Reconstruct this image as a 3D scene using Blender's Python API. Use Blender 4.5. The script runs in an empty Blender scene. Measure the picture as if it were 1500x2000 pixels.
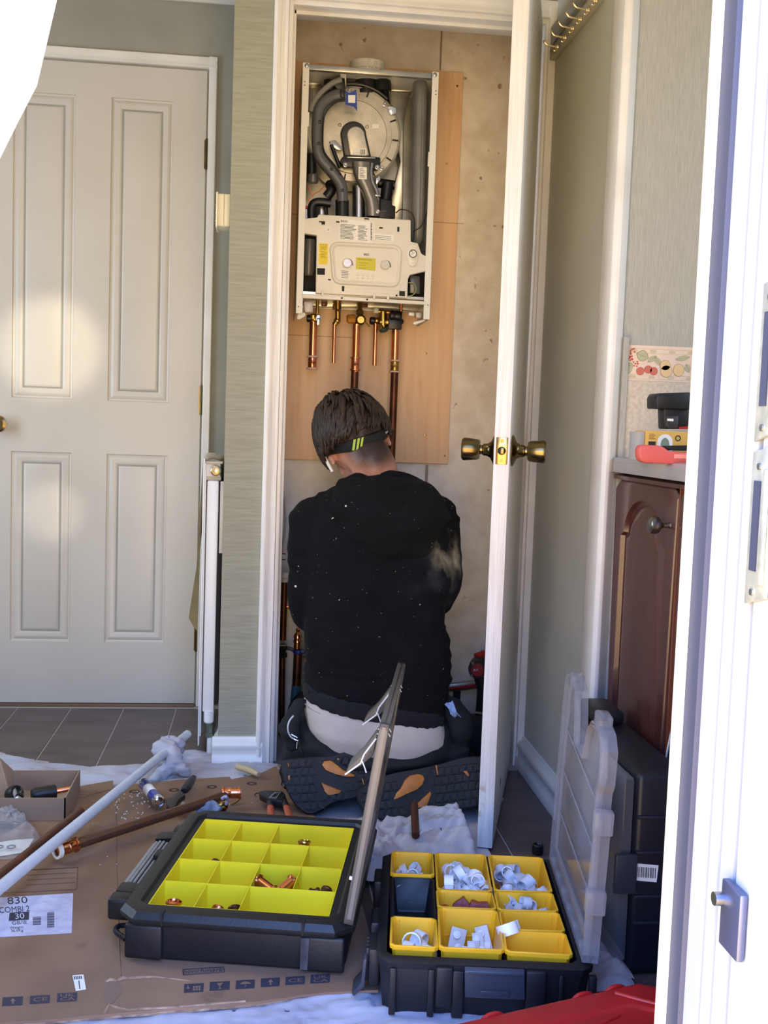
import bpy, bmesh, math, random
from mathutils import Vector, Matrix, noise, Euler
from mathutils import geometry as mgeo
random.seed(7)
SC = bpy.context.scene
COL = SC.collection
# ------------------------------------------------------------ camera
F, EYE = 2100.0, 0.90                       # focal length in pixels of a 1500 x 2000 frame, eye height
PIT, ROLL, YAW = math.atan(168/F), math.atan(.035), math.atan(240/F)
fw = Vector((math.sin(YAW)*math.cos(PIT), math.cos(YAW)*math.cos(PIT), -math.sin(PIT)))
r0 = Vector((math.cos(YAW), -math.sin(YAW), 0)); u0 = r0.cross(fw)
CR = r0*math.cos(ROLL)+u0*math.sin(ROLL); CU = -r0*math.sin(ROLL)+u0*math.cos(ROLL)
CAM = Vector((0, 0, EYE))
cd = bpy.data.cameras.new('camera'); cam = bpy.data.objects.new('camera', cd); COL.objects.link(cam)
M = Matrix((CR, CU, -fw)).transposed().to_4x4(); M.translation = CAM
cam.matrix_world = M
cd.sensor_fit = 'VERTICAL'; cd.sensor_height = 36; cd.sensor_width = 27
cd.lens = F/2000*36; cd.clip_start = .02; cd.clip_end = 200
SC.camera = cam
# ------------------------------------------------------------ light
SC.view_settings.view_transform = 'Standard'; SC.view_settings.look = 'None'
SC.view_settings.gamma = 1; SC.view_settings.use_curve_mapping = False
SC.view_settings.exposure = 0.42
SC.render.film_transparent = False
SC.cycles.max_bounces = 8; SC.cycles.diffuse_bounces = 5; SC.cycles.glossy_bounces = 4
SC.cycles.transparent_max_bounces = 24; SC.cycles.transmission_bounces = 6
SC.cycles.caustics_reflective = False; SC.cycles.caustics_refractive = False
SC.cycles.sample_clamp_indirect = 6
def lin(c):
    return tuple((x/255/12.92 if x/255 <= .04045 else ((x/255+.055)/1.055)**2.4) for x in c[:3])+(1,)
w = bpy.data.worlds.new('world'); SC.world = w; w.use_nodes = True
nt = w.node_tree; nt.nodes.clear()
tc = nt.nodes.new('ShaderNodeTexCoord'); sx = nt.nodes.new('ShaderNodeSeparateXYZ')
mr = nt.nodes.new('ShaderNodeMapRange'); mr.inputs[1].default_value = -1; mr.inputs[2].default_value = 1
cr = nt.nodes.new('ShaderNodeValToRGB'); bg = nt.nodes.new('ShaderNodeBackground'); wo = nt.nodes.new('ShaderNodeOutputWorld')
nt.links.new(tc.outputs['Generated'], sx.inputs[0]); nt.links.new(sx.outputs['Z'], mr.inputs[0])
nt.links.new(mr.outputs[0], cr.inputs[0]); nt.links.new(cr.outputs[0], bg.inputs[0]); nt.links.new(bg.outputs[0], wo.inputs[0])
e = cr.color_ramp.elements
e[0].position = 0; e[0].color = (.60, .44, .26, 1)          # sunlit paving below the step
e[1].position = 1; e[1].color = (.14, .29, .95, 1)           # blue overhead
for p, c in ((.45, (.90, .62, .30, 1)), (.505, (1.0, .70, .34, 1)), (.545, (1.0, .76, .46, 1)), (.58, (.42, .58, 1.0, 1)), (.64, (.24, .44, 1.0, 1))):
    k = e.new(p); k.color = c
bg.inputs[1].default_value = 6.9
def area(name, loc, rot, sx_, sy_, power, col, portal=False):
    l = bpy.data.lights.new(name, 'AREA'); l.shape = 'RECTANGLE'; l.size = sx_; l.size_y = sy_; l.energy = power; l.color = col
    if portal: l.cycles.is_portal = True
    o = bpy.data.objects.new(name, l); COL.objects.link(o); o.location = loc; o.rotation_euler = rot; return o
area('doorway_portal', (.02, .80, 1.0), (math.radians(90), 0, 0), .82, 2.05, 1, (1, 1, 1), True)
def spot(name, loc, tgt, deg, power, col, blend=.6):
    l = bpy.data.lights.new(name, 'SPOT'); l.energy = power; l.color = col; l.spot_size = math.radians(deg); l.spot_blend = blend; l.shadow_soft_size = .03
    o = bpy.data.objects.new(name, l); COL.objects.link(o); o.location = loc
    o.rotation_euler = (Vector(tgt)-Vector(loc)).to_track_quat('-Z', 'Y').to_euler(); return o
# added spot lamps standing in for the bright patches on the hall door
spot('patch_spot_upper', (.27, -.6, 1.25), (-.65, 3.38, 1.10), 5.0, 260, (1, .88, .66))
spot('patch_spot_lower', (.27, -.6, 1.0), (-.64, 3.38, .60), 3.0, 130, (1, .92, .78))
# added warm fill light under the ceiling, left of the doorway, no fitting there
area('warm_fill', (-.75, 2.1, 2.09), (0, 0, 0), .3, .3, 3.0, (1, .74, .42))
# kitchen window daylight from the right
# added cool fill light from the left, to brighten side wall and pillar
area('left_cool_fill', (-1.58, 2.3, 1.1), (0, math.radians(-90), 0), .9, .8, 15, (.60, .78, 1))
area('kitchen_window_daylight', (1.56, 1.5, 1.4), (0, math.radians(90), 0), .8, .9, 5, (.75, .86, 1))

# ------------------------------------------------------------ helpers
def P(px, py, y=None, x=None, z=None):
    """world point seen at a pixel of the photograph on the plane y=, x= or z="""
    d = CR*(px-750)/F+CU*(1000-py)/F+fw
    if y is not None: t = (y-CAM.y)/d.y
    elif x is not None: t = (x-CAM.x)/d.x
    else: t = (z-CAM.z)/d.z
    return CAM+d*t
def orthobasis(d):
    d = d.normalized(); a = Vector((0, 0, 1)) if abs(d.z) < .9 else Vector((1, 0, 0))
    u = d.cross(a).normalized(); return u, d.cross(u).normalized()
def smoothpts(pts, n=6, closed=False):
    pts = [Vector(p) for p in pts]; L = len(pts); out = []
    rng = range(L if closed else L-1)
    for i in rng:
        p0 = pts[(i-1) % L] if closed or i > 0 else pts[0]*2-pts[1]
        p1 = pts[i]; p2 = pts[(i+1) % L]
        p3 = pts[(i+2) % L] if closed or i+2 < L else pts[-1]*2-pts[-2]
        for k in range(n):
            t = k/n
            out.append(.5*((2*p1)+(p2-p0)*t+(2*p0-5*p1+4*p2-p3)*t*t+(3*p1-p0-3*p2+p3)*t**3))
    if not closed: out.append(pts[-1])
    return out
class MB:
    def __init__(s): s.b = bmesh.new(); s.M = None
    def _new(s, vs):
        if s.M is not None: vs = [s.M @ Vector(v) for v in vs]
        return [s.b.verts.new(v) for v in vs]
    def f(s, vs):
        try: return s.b.faces.new(vs)
        except ValueError: return None
    def box(s, x0, x1, y0, y1, z0, z1):
        v = s._new([(x, y, z) for x in (x0, x1) for y in (y0, y1) for z in (z0, z1)])
        for q in ((0, 1, 3, 2), (4, 6, 7, 5), (0, 4, 5, 1), (2, 3, 7, 6), (0, 2, 6, 4), (1, 5, 7, 3)): s.f([v[i] for i in q])
        return s
    def cbox(s, c, sz, rot=None):
        m = Matrix.Translation(Vector(c)) @ (rot.to_4x4() if rot is not None else Matrix.Identity(4)); hx, hy, hz = [a/2 for a in sz]
        v = s._new([m @ Vector((x, y, z)) for x in (-hx, hx) for y in (-hy, hy) for z in (-hz, hz)])
        for q in ((0, 1, 3, 2), (4, 6, 7, 5), (0, 4, 5, 1), (2, 3, 7, 6), (0, 2, 6, 4), (1, 5, 7, 3)): s.f([v[i] for i in q])
        return s
    def prism(s, pts, vec):
        """polygon (3D points) swept along vec"""
        vec = Vector(vec); a = s._new(pts); b = s._new([Vector(p)+vec for p in pts]); n = len(a)
        s.f(a[::-1]); s.f(b)
        for i in range(n): s.f([a[i], a[(i+1) % n], b[(i+1) % n], b[i]])
        return s
    def holed(s, outer, hole, vec):
        """ring polygon: outer and hole loops with the same count"""
        vec = Vector(vec); n = len(outer)
        a = s._new(outer); h = s._new(hole); a2 = s._new([Vector(p)+vec for p in outer]); h2 = s._new([Vector(p)+vec for p in hole])
        for i in range(n):
            j = (i+1) % n
            s.f([a[i], a[j], h[j], h[i]]); s.f([a2[j], a2[i], h2[i], h2[j]]); s.f([a[j], a[i], a2[i], a2[j]]); s.f([h[i], h[j], h2[j], h2[i]])
        return s
    def loft(s, rings, cap=True, closed=True):
        R_ = [s._new(r) for r in rings]; n = len(R_[0])
        for a, b in zip(R_, R_[1:]):
            for i in range(n if closed else n-1): s.f([a[i], a[(i+1) % n], b[(i+1) % n], b[i]])
        if cap and closed: s.f(R_[0][::-1]); s.f(R_[-1])
        return s
    def tube(s, pts, r, seg=10, cap=True, smooth=0, squash=None):
        if smooth: pts = smoothpts(pts, smooth)
        pts = [Vector(p) for p in pts]; n = len(pts); rings = []
        rr = r if callable(r) else ((lambda t: r) if not isinstance(r, (list, tuple)) else (lambda t: r[min(len(r)-1, int(t*(len(r)-1)))]+(r[min(len(r)-1, int(t*(len(r)-1))+1)]-r[min(len(r)-1, int(t*(len(r)-1)))])*((t*(len(r)-1)) % 1)))
        prev = None
        for i, p in enumerate(pts):
            d = (pts[min(i+1, n-1)]-pts[max(i-1, 0)])
            if d.length < 1e-9: d = Vector((0, 0, 1))
            d.normalize()
            if prev is None: u, v = orthobasis(d)
            else:
                u = prev-d*prev.dot(d); u.normalize(); v = d.cross(u)
            prev = u; q = rr(i/(n-1)); k = squash or 1
            rings.append([p+u*q*math.cos(a)+v*q*k*math.sin(a) for a in [2*math.pi*j/seg for j in range(seg)]])
        return s.loft(rings, cap)
    def lathe(s, prof, o, ax, seg=24, cap=True):
        """prof list of (radius, distance along axis)"""
        o = Vector(o); ax = Vector(ax).normalized(); u, v = orthobasis(ax)
        return s.loft([[o+ax*h+(u*math.cos(a)+v*math.sin(a))*max(r_, 1e-5) for a in [2*math.pi*j/seg for j in range(seg)]] for r_, h in prof], cap)
    def cyl(s, p0, p1, r, r1=None, seg=16):
        d = Vector(p1)-Vector(p0); return s.lathe([(r, 0), (r if r1 is None else r1, d.length)], p0, d, seg)
    def ball(s, c, r, seg=16, rings=10, M_=None):
        if not isinstance(r, (tuple, list)): r = (r, r, r)
        c = Vector(c); m = M_ or Matrix.Identity(3)
        return s.loft([[c+m @ Vector((r[0]*math.sin(t)*math.cos(a), r[1]*math.sin(t)*math.sin(a), r[2]*math.cos(t))) for a in [2*math.pi*j/seg for j in range(seg)]]
                       for t in [max(.02, min(math.pi-.02, math.pi*k/rings)) for k in range(rings+1)]], True)
    def rectprof(s, rect, prof, fn):
        """nested rectangles; prof = [(inset, depth)...]; fn(u, v, depth) -> point; last one filled"""
        u0_, u1_, v0, v1 = rect; L = []
        for i_, d_ in prof:
            L.append(s._new([fn(u0_+i_, v0+i_, d_), fn(u1_-i_, v0+i_, d_), fn(u1_-i_, v1-i_, d_), fn(u0_+i_, v1-i_, d_)]))
        for a, b in zip(L, L[1:]):
            for i in range(4): s.f([a[i], a[(i+1) % 4], b[(i+1) % 4], b[i]])
        s.f(L[-1]); return s
    def loopprof(s, loops, fill=True):
        L = [s._new(l) for l in loops]; n = len(L[0])
        for a, b in zip(L, L[1:]):
            for i in range(n): s.f([a[i], a[(i+1) % n], b[(i+1) % n], b[i]])
        if fill: s.f(L[-1])
        return s
    def text(s, txt, size, fn, extrude=0):
        """flat lettering; fn(u, v) -> 3D point"""
        cu = bpy.data.curves.new('t', 'FONT'); cu.body = txt; cu.size = size; cu.align_x = 'CENTER'; cu.align_y = 'CENTER'; cu.resolution_u = 3
        o = bpy.data.objects.new('t', cu); COL.objects.link(o)
        dg = bpy.context.evaluated_depsgraph_get(); me = bpy.data.meshes.new_from_object(o.evaluated_get(dg))
        vs = [s.b.verts.new(fn(v.co.x, v.co.y)) for v in me.vertices]
        for p in me.polygons: s.f([vs[i] for i in p.vertices])
        bpy.data.objects.remove(o); bpy.data.curves.remove(cu); bpy.data.meshes.remove(me); return s
    def build(s, name, m, parent=None, bevel=0, seg=2, ang=35, org=None, smooth=True, fix=True, limit=None):
        b = s.b
        if fix: bmesh.ops.recalc_face_normals(b, faces=b.faces)
        if bevel:
            es = [e for e in b.edges if len(e.link_faces) == 2 and e.calc_face_angle(0) > math.radians(30)]
            if es: bmesh.ops.bevel(b, geom=es, offset=bevel, segments=seg, affect='EDGES', profile=.5, clamp_overlap=True)
        me = bpy.data.meshes.new(name)
        if org is None:
            if parent is not None:
                org = Vector((0, 0, 0)); q = parent
                while q is not None: org = org+q.location; q = q.parent
            else:
                vs = [v.co for v in b.verts]
                org = Vector(((min(v.x for v in vs)+max(v.x for v in vs))/2, (min(v.y for v in vs)+max(v.y for v in vs))/2, min(v.z for v in vs)))
        org = Vector(org); bmesh.ops.translate(b, verts=b.verts, vec=-org)
        b.to_mesh(me); b.free()
        me.materials.append(m)
        if smooth:
            me.shade_smooth()
            me.set_sharp_from_angle(angle=math.radians(ang))
        o = bpy.data.objects.new(name, me); COL.objects.link(o)
        if parent is None: o.location = org
        else: o.parent = parent
        return o
def tag(o, label=None, cat=None, group=None, kind=None):
    if label: o['label'] = label
    if cat: o['category'] = cat
    if group: o['group'] = group
    if kind: o['kind'] = kind
    return o
def thing(name, loc, label, cat, group=None):
    o = bpy.data.objects.new(name, None); COL.objects.link(o); o.location = loc; o.empty_display_size = .05
    return tag(o, label, cat, group)
def copytree(o, parent=None):
    c = o.copy(); COL.objects.link(c)
    if parent is not None: c.parent = parent
    for ch in [q for q in list(COL.objects) if q.parent is o]: copytree(ch, c)
    return c
# ------------------------------------------------------------ materials
def mat(name, c, rough=.5, metal=0, c2=None, nscale=20, namt=1, bump=0, bscale=None, stretch=(1, 1, 1), spec=.5, coat=0, detail=4, bdist=.002, lo=.35, hi=.65, ior=None, rnoise=0):
    m = bpy.data.materials.new(name); m.use_nodes = True; t = m.node_tree; N = t.nodes; b = N['Principled BSDF']
    b.inputs['Base Color'].default_value = lin(c); b.inputs['Roughness'].default_value = rough; b.inputs['Metallic'].default_value = metal
    b.inputs['Specular IOR Level'].default_value = spec; b.inputs['Coat Weight'].default_value = coat
    if c2 is not None or bump:
        g = N.new('ShaderNodeNewGeometry'); mp = N.new('ShaderNodeMapping'); mp.inputs['Scale'].default_value = stretch; t.links.new(g.outputs['Position'], mp.inputs['Vector'])
    if c2 is not None:
        n = N.new('ShaderNodeTexNoise'); n.inputs['Scale'].default_value = nscale; n.inputs['Detail'].default_value = detail
        t.links.new(mp.outputs[0], n.inputs['Vector']); r = N.new('ShaderNodeValToRGB')
        r.color_ramp.elements[0].position = lo; r.color_ramp.elements[1].position = hi
        r.color_ramp.elements[0].color = lin(c); r.color_ramp.elements[1].color = lin(c2)
        t.links.new(n.outputs['Fac'], r.inputs[0]); t.links.new(r.outputs[0], b.inputs['Base Color'])
    if bump:
        n2 = N.new('ShaderNodeTexNoise'); n2.inputs['Scale'].default_value = bscale or nscale; n2.inputs['Detail'].default_value = detail
        t.links.new(mp.outputs[0], n2.inputs['Vector']); bp = N.new('ShaderNodeBump'); bp.inputs['Strength'].default_value = bump; bp.inputs['Distance'].default_value = bdist
        t.links.new(n2.outputs['Fac'], bp.inputs['Height']); t.links.new(bp.outputs[0], b.inputs['Normal'])
    return m
def add_specks(m, c, scale, lo, hi, stretch=(1, 1, 1), detail=2, mask=None):
    """extra noise layer: blotches of colour c where noise passes lo..hi; mask=(centre, radius) keeps them near a point"""
    t = m.node_tree; N = t.nodes; b = N['Principled BSDF']; inp = b.inputs['Base Color']
    mx = N.new('ShaderNodeMix'); mx.data_type = 'RGBA'
    if inp.links: t.links.new(inp.links[0].from_socket, mx.inputs['A'])
    else: mx.inputs['A'].default_value = inp.default_value
    mx.inputs['B'].default_value = lin(c)
    g = N.new('ShaderNodeNewGeometry'); mp = N.new('ShaderNodeMapping'); mp.inputs['Scale'].default_value = stretch; n = N.new('ShaderNodeTexNoise')
    n.inputs['Scale'].default_value = scale; n.inputs['Detail'].default_value = detail
    t.links.new(g.outputs['Position'], mp.inputs['Vector']); t.links.new(mp.outputs[0], n.inputs['Vector'])
    r = N.new('ShaderNodeMapRange'); r.inputs[1].default_value = lo; r.inputs[2].default_value = hi
    t.links.new(n.outputs['Fac'], r.inputs[0]); out = r.outputs[0]
    if mask:
        d = N.new('ShaderNodeVectorMath'); d.operation = 'DISTANCE'; d.inputs[1].default_value = mask[0]; t.links.new(g.outputs['Position'], d.inputs[0])
        r2 = N.new('ShaderNodeMapRange'); r2.inputs[1].default_value = mask[1]; r2.inputs[2].default_value = mask[1]*.4
        t.links.new(d.outputs['Value'], r2.inputs[0]); mu = N.new('ShaderNodeMath'); mu.operation = 'MULTIPLY'
        t.links.new(out, mu.inputs[0]); t.links.new(r2.outputs[0], mu.inputs[1]); out = mu.outputs[0]
    t.links.new(out, mx.inputs['Factor']); t.links.new(mx.outputs['Result'], inp); return m
def clear_mat(name, c, alpha=.3, rough=.12, spec=1):
    """thin clear plastic: mostly see-through, with a grey body and sheen"""
    m = bpy.data.materials.new(name); m.use_nodes = True; t = m.node_tree; N = t.nodes; b = N['Principled BSDF']
    b.inputs['Base Color'].default_value = lin(c); b.inputs['Roughness'].default_value = rough; b.inputs['Specular IOR Level'].default_value = spec
    tr = N.new('ShaderNodeBsdfTransparent'); mx = N.new('ShaderNodeMixShader'); lw = N.new('ShaderNodeLayerWeight'); lw.inputs[0].default_value = .35
    r = N.new('ShaderNodeMapRange'); r.inputs[3].default_value = alpha; r.inputs[4].default_value = min(1, alpha+.55)
    t.links.new(lw.outputs['Facing'], r.inputs[0]); t.links.new(r.outputs[0], mx.inputs[0]); t.links.new(tr.outputs[0], mx.inputs[1]); t.links.new(b.outputs[0], mx.inputs[2])
    t.links.new(mx.outputs[0], N['Material Output'].inputs['Surface']); return m
def wood_mat(name, c, c2, axis='z', rough=.5, scale=6, coat=0):
    st = {'z': (9, 9, .6), 'y': (9, .6, 9), 'x': (.6, 9, 9)}[axis]
    return mat(name, c, rough, c2=c2, nscale=scale, stretch=st, detail=6, bump=.15, coat=coat, lo=.3, hi=.7)
m_sage = mat('sage_wallpaper', (160, 158, 140), .75, c2=(148, 146, 128), nscale=30, stretch=(.35, .35, 6), bump=.5, bscale=60, bdist=.0015)
m_sage2 = mat('sage_wall_plain', (192, 193, 178), .75, c2=(184, 185, 170), nscale=4, bump=.15, bscale=120)
m_sagev = mat('sage_ribbed_wallpaper', (176, 174, 164), .75, c2=(160, 159, 150), nscale=60, stretch=(8, 8, .5), bump=.4, bscale=60)
m_grey = mat('grey_hall_wall', (160, 158, 146), .8, c2=(150, 148, 136), nscale=6, bump=.1, bscale=100)
m_white = mat('white_gloss_paint', (236, 232, 224), .32, c2=(226, 221, 212), nscale=10, bump=.08, bscale=90)
m_door = mat('white_door_paint', (206, 199, 188), .38, c2=(200, 192, 180), nscale=3, bump=.06, bscale=70)
m_brush = mat('brushed_white_paint', (240, 236, 230), .4, c2=(222, 218, 212), nscale=14, stretch=(14, 14, .5), bump=.5, bscale=30, bdist=.002)
add_specks(m_brush, (196, 176, 140), 30, .60, .72, mask=((.5, 2.19, .10), .09))
m_ceil = mat('ceiling_paint', (232, 230, 224), .8)
m_floor = mat('floor_grout', (168, 158, 152), .6)
m_tile = mat('vinyl_tile', (72, 60, 57), .38, c2=(92, 78, 75), nscale=7, stretch=(1, 2, 1), bump=.08, bscale=40, detail=5)
m_mottle = mat('mottled_board', (222, 206, 182), .6, c2=(238, 226, 206), nscale=22, detail=10, bump=.08, bscale=40)
add_specks(m_mottle, (150, 132, 108), 30, .70, .76)

m_ply = wood_mat('plywood_face', (232, 184, 136), (242, 204, 162), 'z', .5, 5)
add_specks(m_ply, (214, 160, 110), 5, .60, .80, (6, 6, .7), detail=6)
m_upvc = mat('white_upvc', (176, 184, 194), .28, bump=.02, bscale=40)
m_gasket = mat('grey_gasket', (58, 64, 86), .5)
m_cream = mat('cream_trim', (232, 228, 206), .4)
m_brass = mat('polished_brass', (200, 168, 96), .18, 1, c2=(170, 140, 80), nscale=30)
m_antique = mat('dull_brass_knob', (128, 110, 72), .22, 1, c2=(104, 88, 56), nscale=20)
m_steel = mat('steel', (170, 170, 172), .3, 1)
m_chrome = mat('chrome', (215, 215, 218), .12, 1)
m_dark = mat('dark_void', (22, 20, 20), .7)
m_black = mat('black_plastic', (12, 13, 16), .45, c2=(18, 19, 22), nscale=40, bump=.1, bscale=200)
m_ink = mat('black_ink', (36, 34, 40), .6)
m_red = mat('red_plastic', (176, 24, 26), .42, c2=(160, 20, 24), nscale=20, bump=.05, bscale=150)
# ============================================================ SETTING
YC, YB, YD, XS = 2.78, 3.15, 3.38, .715      # cupboard front, cupboard back, hall door wall, right hand side wall
def struct(mb, name, m, parent=None, **k):
    o = mb.build(name, m, parent, **k)
    if parent is None: o['kind'] = 'structure'
    return o
fl = struct(MB().box(-1.7, 1.7, .85, 3.6, -.08, -.0015), 'floor', m_floor, smooth=False, org=(0, 0, 0))
tmesh = None; tx, ty = .1595, .1508
for i in range(-9, 9):
    for j in range(0, 14):
        x0 = -.408+i*tx; y1 = 3.187-j*ty+.151
        if x0+tx > XS+.1 and y1 > 2.25 or y1 > 2.78 and i > 1: continue
        if tmesh is None:
            o = MB().box(.0018, tx-.0018, -ty+.0012, -.0012, -.003, 0).build('tile', m_tile, fl, org=(0, 0, 0), bevel=.0006, seg=1); tmesh = o.data
        else:
            o = bpy.data.objects.new('tile', tmesh); COL.objects.link(o); o.parent = fl
        o.location = (x0, min(y1, YD+.03), 0)
struct(MB().box(-1.7, -.05, YD, YD+.06, 0, 2.3), 'wall_back', m_grey, smooth=False)
struct(MB().box(-1.7, -1.64, .9, YD, 0, 2.3), 'wall_left', m_grey, smooth=False)
struct(MB().box(-1.7, 1.7, .85, 3.5, 2.20, 2.26), 'ceiling', m_ceil, smooth=False)
# pillar beside the cupboard, cupboard front above the opening
struct(MB().box(-.098, .0, YC, YD, 0, 2.2).box(-.001, .03, YC+.02, YB+.05, 0, 2.2), 'wall_pillar', m_sage, smooth=False)
struct(MB().box(0, .72, YC+.01, YC+.06, 1.99, 2.2), 'wall_cupboard_front', m_sage, smooth=False)
cb = struct(MB().box(-.0, .60, YB, YB+.05, 0, 2.2), 'wall_cupboard_back', m_mottle, smooth=False)
MB().box(.60, .72, YB, YB+.05, 0, 2.2).build('panel', m_mottle, cb, smooth=False)
a = P(862, 80, y=YB-.003).x; b = P(832, 960, y=YB-.003).x
MB().box(a-.0022, a+.0022, YB-.0035, YB, 1.925, 2.2).box(b-.004, b+.004, YB-.004, YB, 0, .79).build('joint_strip', mat('joint_line', (150, 134, 112), .7), cb)  # darker strip along the seam of the back wall panels
struct(MB().box(.03, .72, YC+.06, YB, 2.12, 2.16), 'ceiling_cupboard', m_mottle, smooth=False)
# right hand side wall and the partition that faces the kitchen
struct(MB().box(XS, XS+.05, 2.24, YB+.05, 0, 2.3), 'wall_right', m_sage2, smooth=False)
struct(MB().box(XS+.005, 1.7, 2.19, 2.24, 0, 2.3), 'wall_kitchen', m_sagev, smooth=False)
struct(MB().box(1.64, 1.7, .9, 2.19, 0, 2.3), 'wall_far_right', m_grey, smooth=False)
# outer wall with the doorway the camera looks through
struct(MB().box(-1.7, -.42, .86, .98, -.1, 2.3).box(.46, 1.7, .86, .985, -.1, 2.3).box(-.42, .46, .86, .98, 2.05, 2.3), 'wall_front', m_sage2, smooth=False)
# white corner trims (vertical)
t = MB().prism([(XS-.012, 2.155, 0), (XS-.018, 2.165, 0), (XS-.018, 2.235, 0), (XS-.01, 2.24, 0), (XS+.002, 2.24, 0), (XS+.002, 2.19, 0), (XS+.018, 2.188, 0), (XS+.018, 2.178, 0), (XS-.004, 2.155, 0)], (0, 0, 2.2))
struct(t, 'trim_1', m_white, bevel=.002)
# narrow sage upright between the trim and the worktop
struct(MB().box(XS+.018, XS+.03, 2.17, 2.19, 0, 1.10), 'trim_2', m_sagev)
# coving above the hall door wall
struct(MB().prism([(-1.64, YD, 2.142), (-1.64, YD-.012, 2.142), (-1.64, YD-.05, 2.185), (-1.64, YD-.05, 2.2), (-1.64, YD, 2.2)], (1.54, 0, 0)), 'trim_3', m_white, bevel=.002)
# baseboards
def skirt(name, p0, p1, n, h=.075, t_=.014, m=m_white):
    """skirting with an ogee top along p0-p1, n = direction it stands proud"""
    p0, p1, n = Vector(p0), Vector(p1), Vector(n)
    prof = [(0, 0), (t_*1.25, 0), (t_*1.25, h*.30), (t_, h*.36), (t_, h*.60), (t_*1.15, h*.66), (t_*1.0, h*.82), (t_*.45, h*.92), (t_*.35, h), (0, h)]
    return struct(MB().prism([p0+n*a+Vector((0, 0, z)) for a, z in prof], p1-p0), name, m, ang=50)
skirt('baseboard_pillar', (-.112, YC, 0), (.018, YC, 0), (0, -1, 0), .078, .016)
skirt('baseboard_pillar_side', (-.098, YC, 0), (-.098, YD, 0), (-1, 0, 0), .078, .012)
skirt('baseboard_right', (XS, 2.235, 0), (XS, 2.86, 0), (-1, 0, 0), .085, .016)
skirt('baseboard_back', (-1.64, YD, 0), (-.93, YD, 0), (0, -1, 0))
# ---- cupboard door frame: casing left (moulded), jamb, head
t = MB().prism([(.0, YC, 0), (.0, YC-.012, 0), (.003, YC-.017, 0), (.012, YC-.018, 0), (.020, YC-.012, 0), (.026, YC-.010, 0), (.030, YC-.013, 0), (.036, YC-.013, 0), (.0375, YC-.008, 0), (.0375, YC, 0)], (0, 0, 1.985))
struct(t, 'trim_4', m_brush, ang=60)
t = MB().box(.0375, .0475, YC-.004, YC+.10, 0, 1.945).box(.0475, .056, YC+.034, YC+.046, 0, 1.937)
jm = struct(t, 'trim_5', m_white, bevel=.001)
t = MB().box(.03, .70, YC-.002, YC+.10, 1.937, 1.95).box(.05, .69, YC+.034, YC+.046, 1.928, 1.937)
struct(t, 'trim_6', m_white, bevel=.001)
t = MB().prism([(0, YC, 1.950), (0, YC-.013, 1.950), (0, YC-.013, 1.957), (0, YC-.010, 1.962), (0, YC-.012, 1.972), (0, YC-.018, 1.982), (0, YC-.017, 1.99), (0, YC, 1.993)], (.715, 0, 0))
struct(t, 'trim_7', m_white, ang=60)
t = MB().box(.690, .7, YC-.004, YC+.10, 0, 1.945).box(.697, XS, YC-.016, YC, 0, 1.99)
struct(t, 'trim_8', m_white, bevel=.001)
# ---- hall door (four raised panels) and its casing
D0, D1, DT = -.862, -.196, 1.945; yf = YD-.006
dr = MB()
vs = [(D0, -.76), (-.58, -.476), (-.293, D1)]
for a, b in vs: dr.box(a, b, yf, YD+.02, .008, DT)
for x0, x1 in ((-.76, -.58), (-.476, -.293)):
    for z0, z1 in ((.008, .200), (.785, .947), (1.850, DT)): dr.box(x0, x1, yf, YD+.02, z0, z1)
door = struct(dr, 'door_1', m_door)
fn = lambda u, v, d: Vector((u, yf+d, v))
prof = [(0, 0), (.002, .0045), (.007, .006), (.010, .0035), (.016, .0015), (.024, .0025), (.030, .0055), (.033, .007), (.036, .0065), (.040, .004), (.044, .003)]
for x0, x1 in ((-.76, -.58), (-.476, -.293)):
    for z0, z1 in ((.200, .785), (.947, 1.850)):
        MB().rectprof((x0, x1, z0, z1), prof, fn).build('door_panel', m_door, door, ang=20)
hg = []
for z in (1.70, .96, .22):
    MB().cyl((D1+.003, yf-.004, z-.045), (D1+.003, yf-.004, z+.045), .0045, seg=10).box(D1-.004, D1+.010, yf-.0015, yf+.002, z-.042, z+.042).build('hinge', m_antique, door)
MB().lathe([(.026, 0), (.026, .003), (.012, .008), (.010, .025), (.014, .03), (.025, .040), (.027, .052), (.022, .062), (.001, .065)], (-.800, yf, .866), (0, -1, 0)).build('door_knob', m_antique, door)
c = struct(MB().prism([(D1+.006, YD, 0), (D1+.006, YD-.012, 0), (D1+.010, YD-.015, 0), (D1+.022, YD-.012, 0), (D1+.027, YD-.014, 0), (D1+.030, YD-.012, 0), (D1+.030, YD, 0)], (0, 0, 1.986)), 'trim_9', m_white, ang=60)
struct(MB().prism([(D0-.03, YD, 1.953), (D0-.03, YD-.012, 1.953), (D0-.03, YD-.015, 1.957), (D0-.03, YD-.010, 1.968), (D0-.03, YD-.015, 1.978), (D0-.03, YD-.013, 1.984), (D0-.03, YD, 1.986)], (D1-D0+.06, 0, 0)), 'trim_10', m_white, ang=60)
struct(MB().box(D0-.03, D0-.006, YD-.013, YD, 0, 1.986), 'trim_11', m_white)
struct(MB().box(D0, D1, YD-.02, YD+.03, 0, .006), 'trim_12', mat('threshold_metal', (150, 120, 96), .35, .7))
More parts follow.
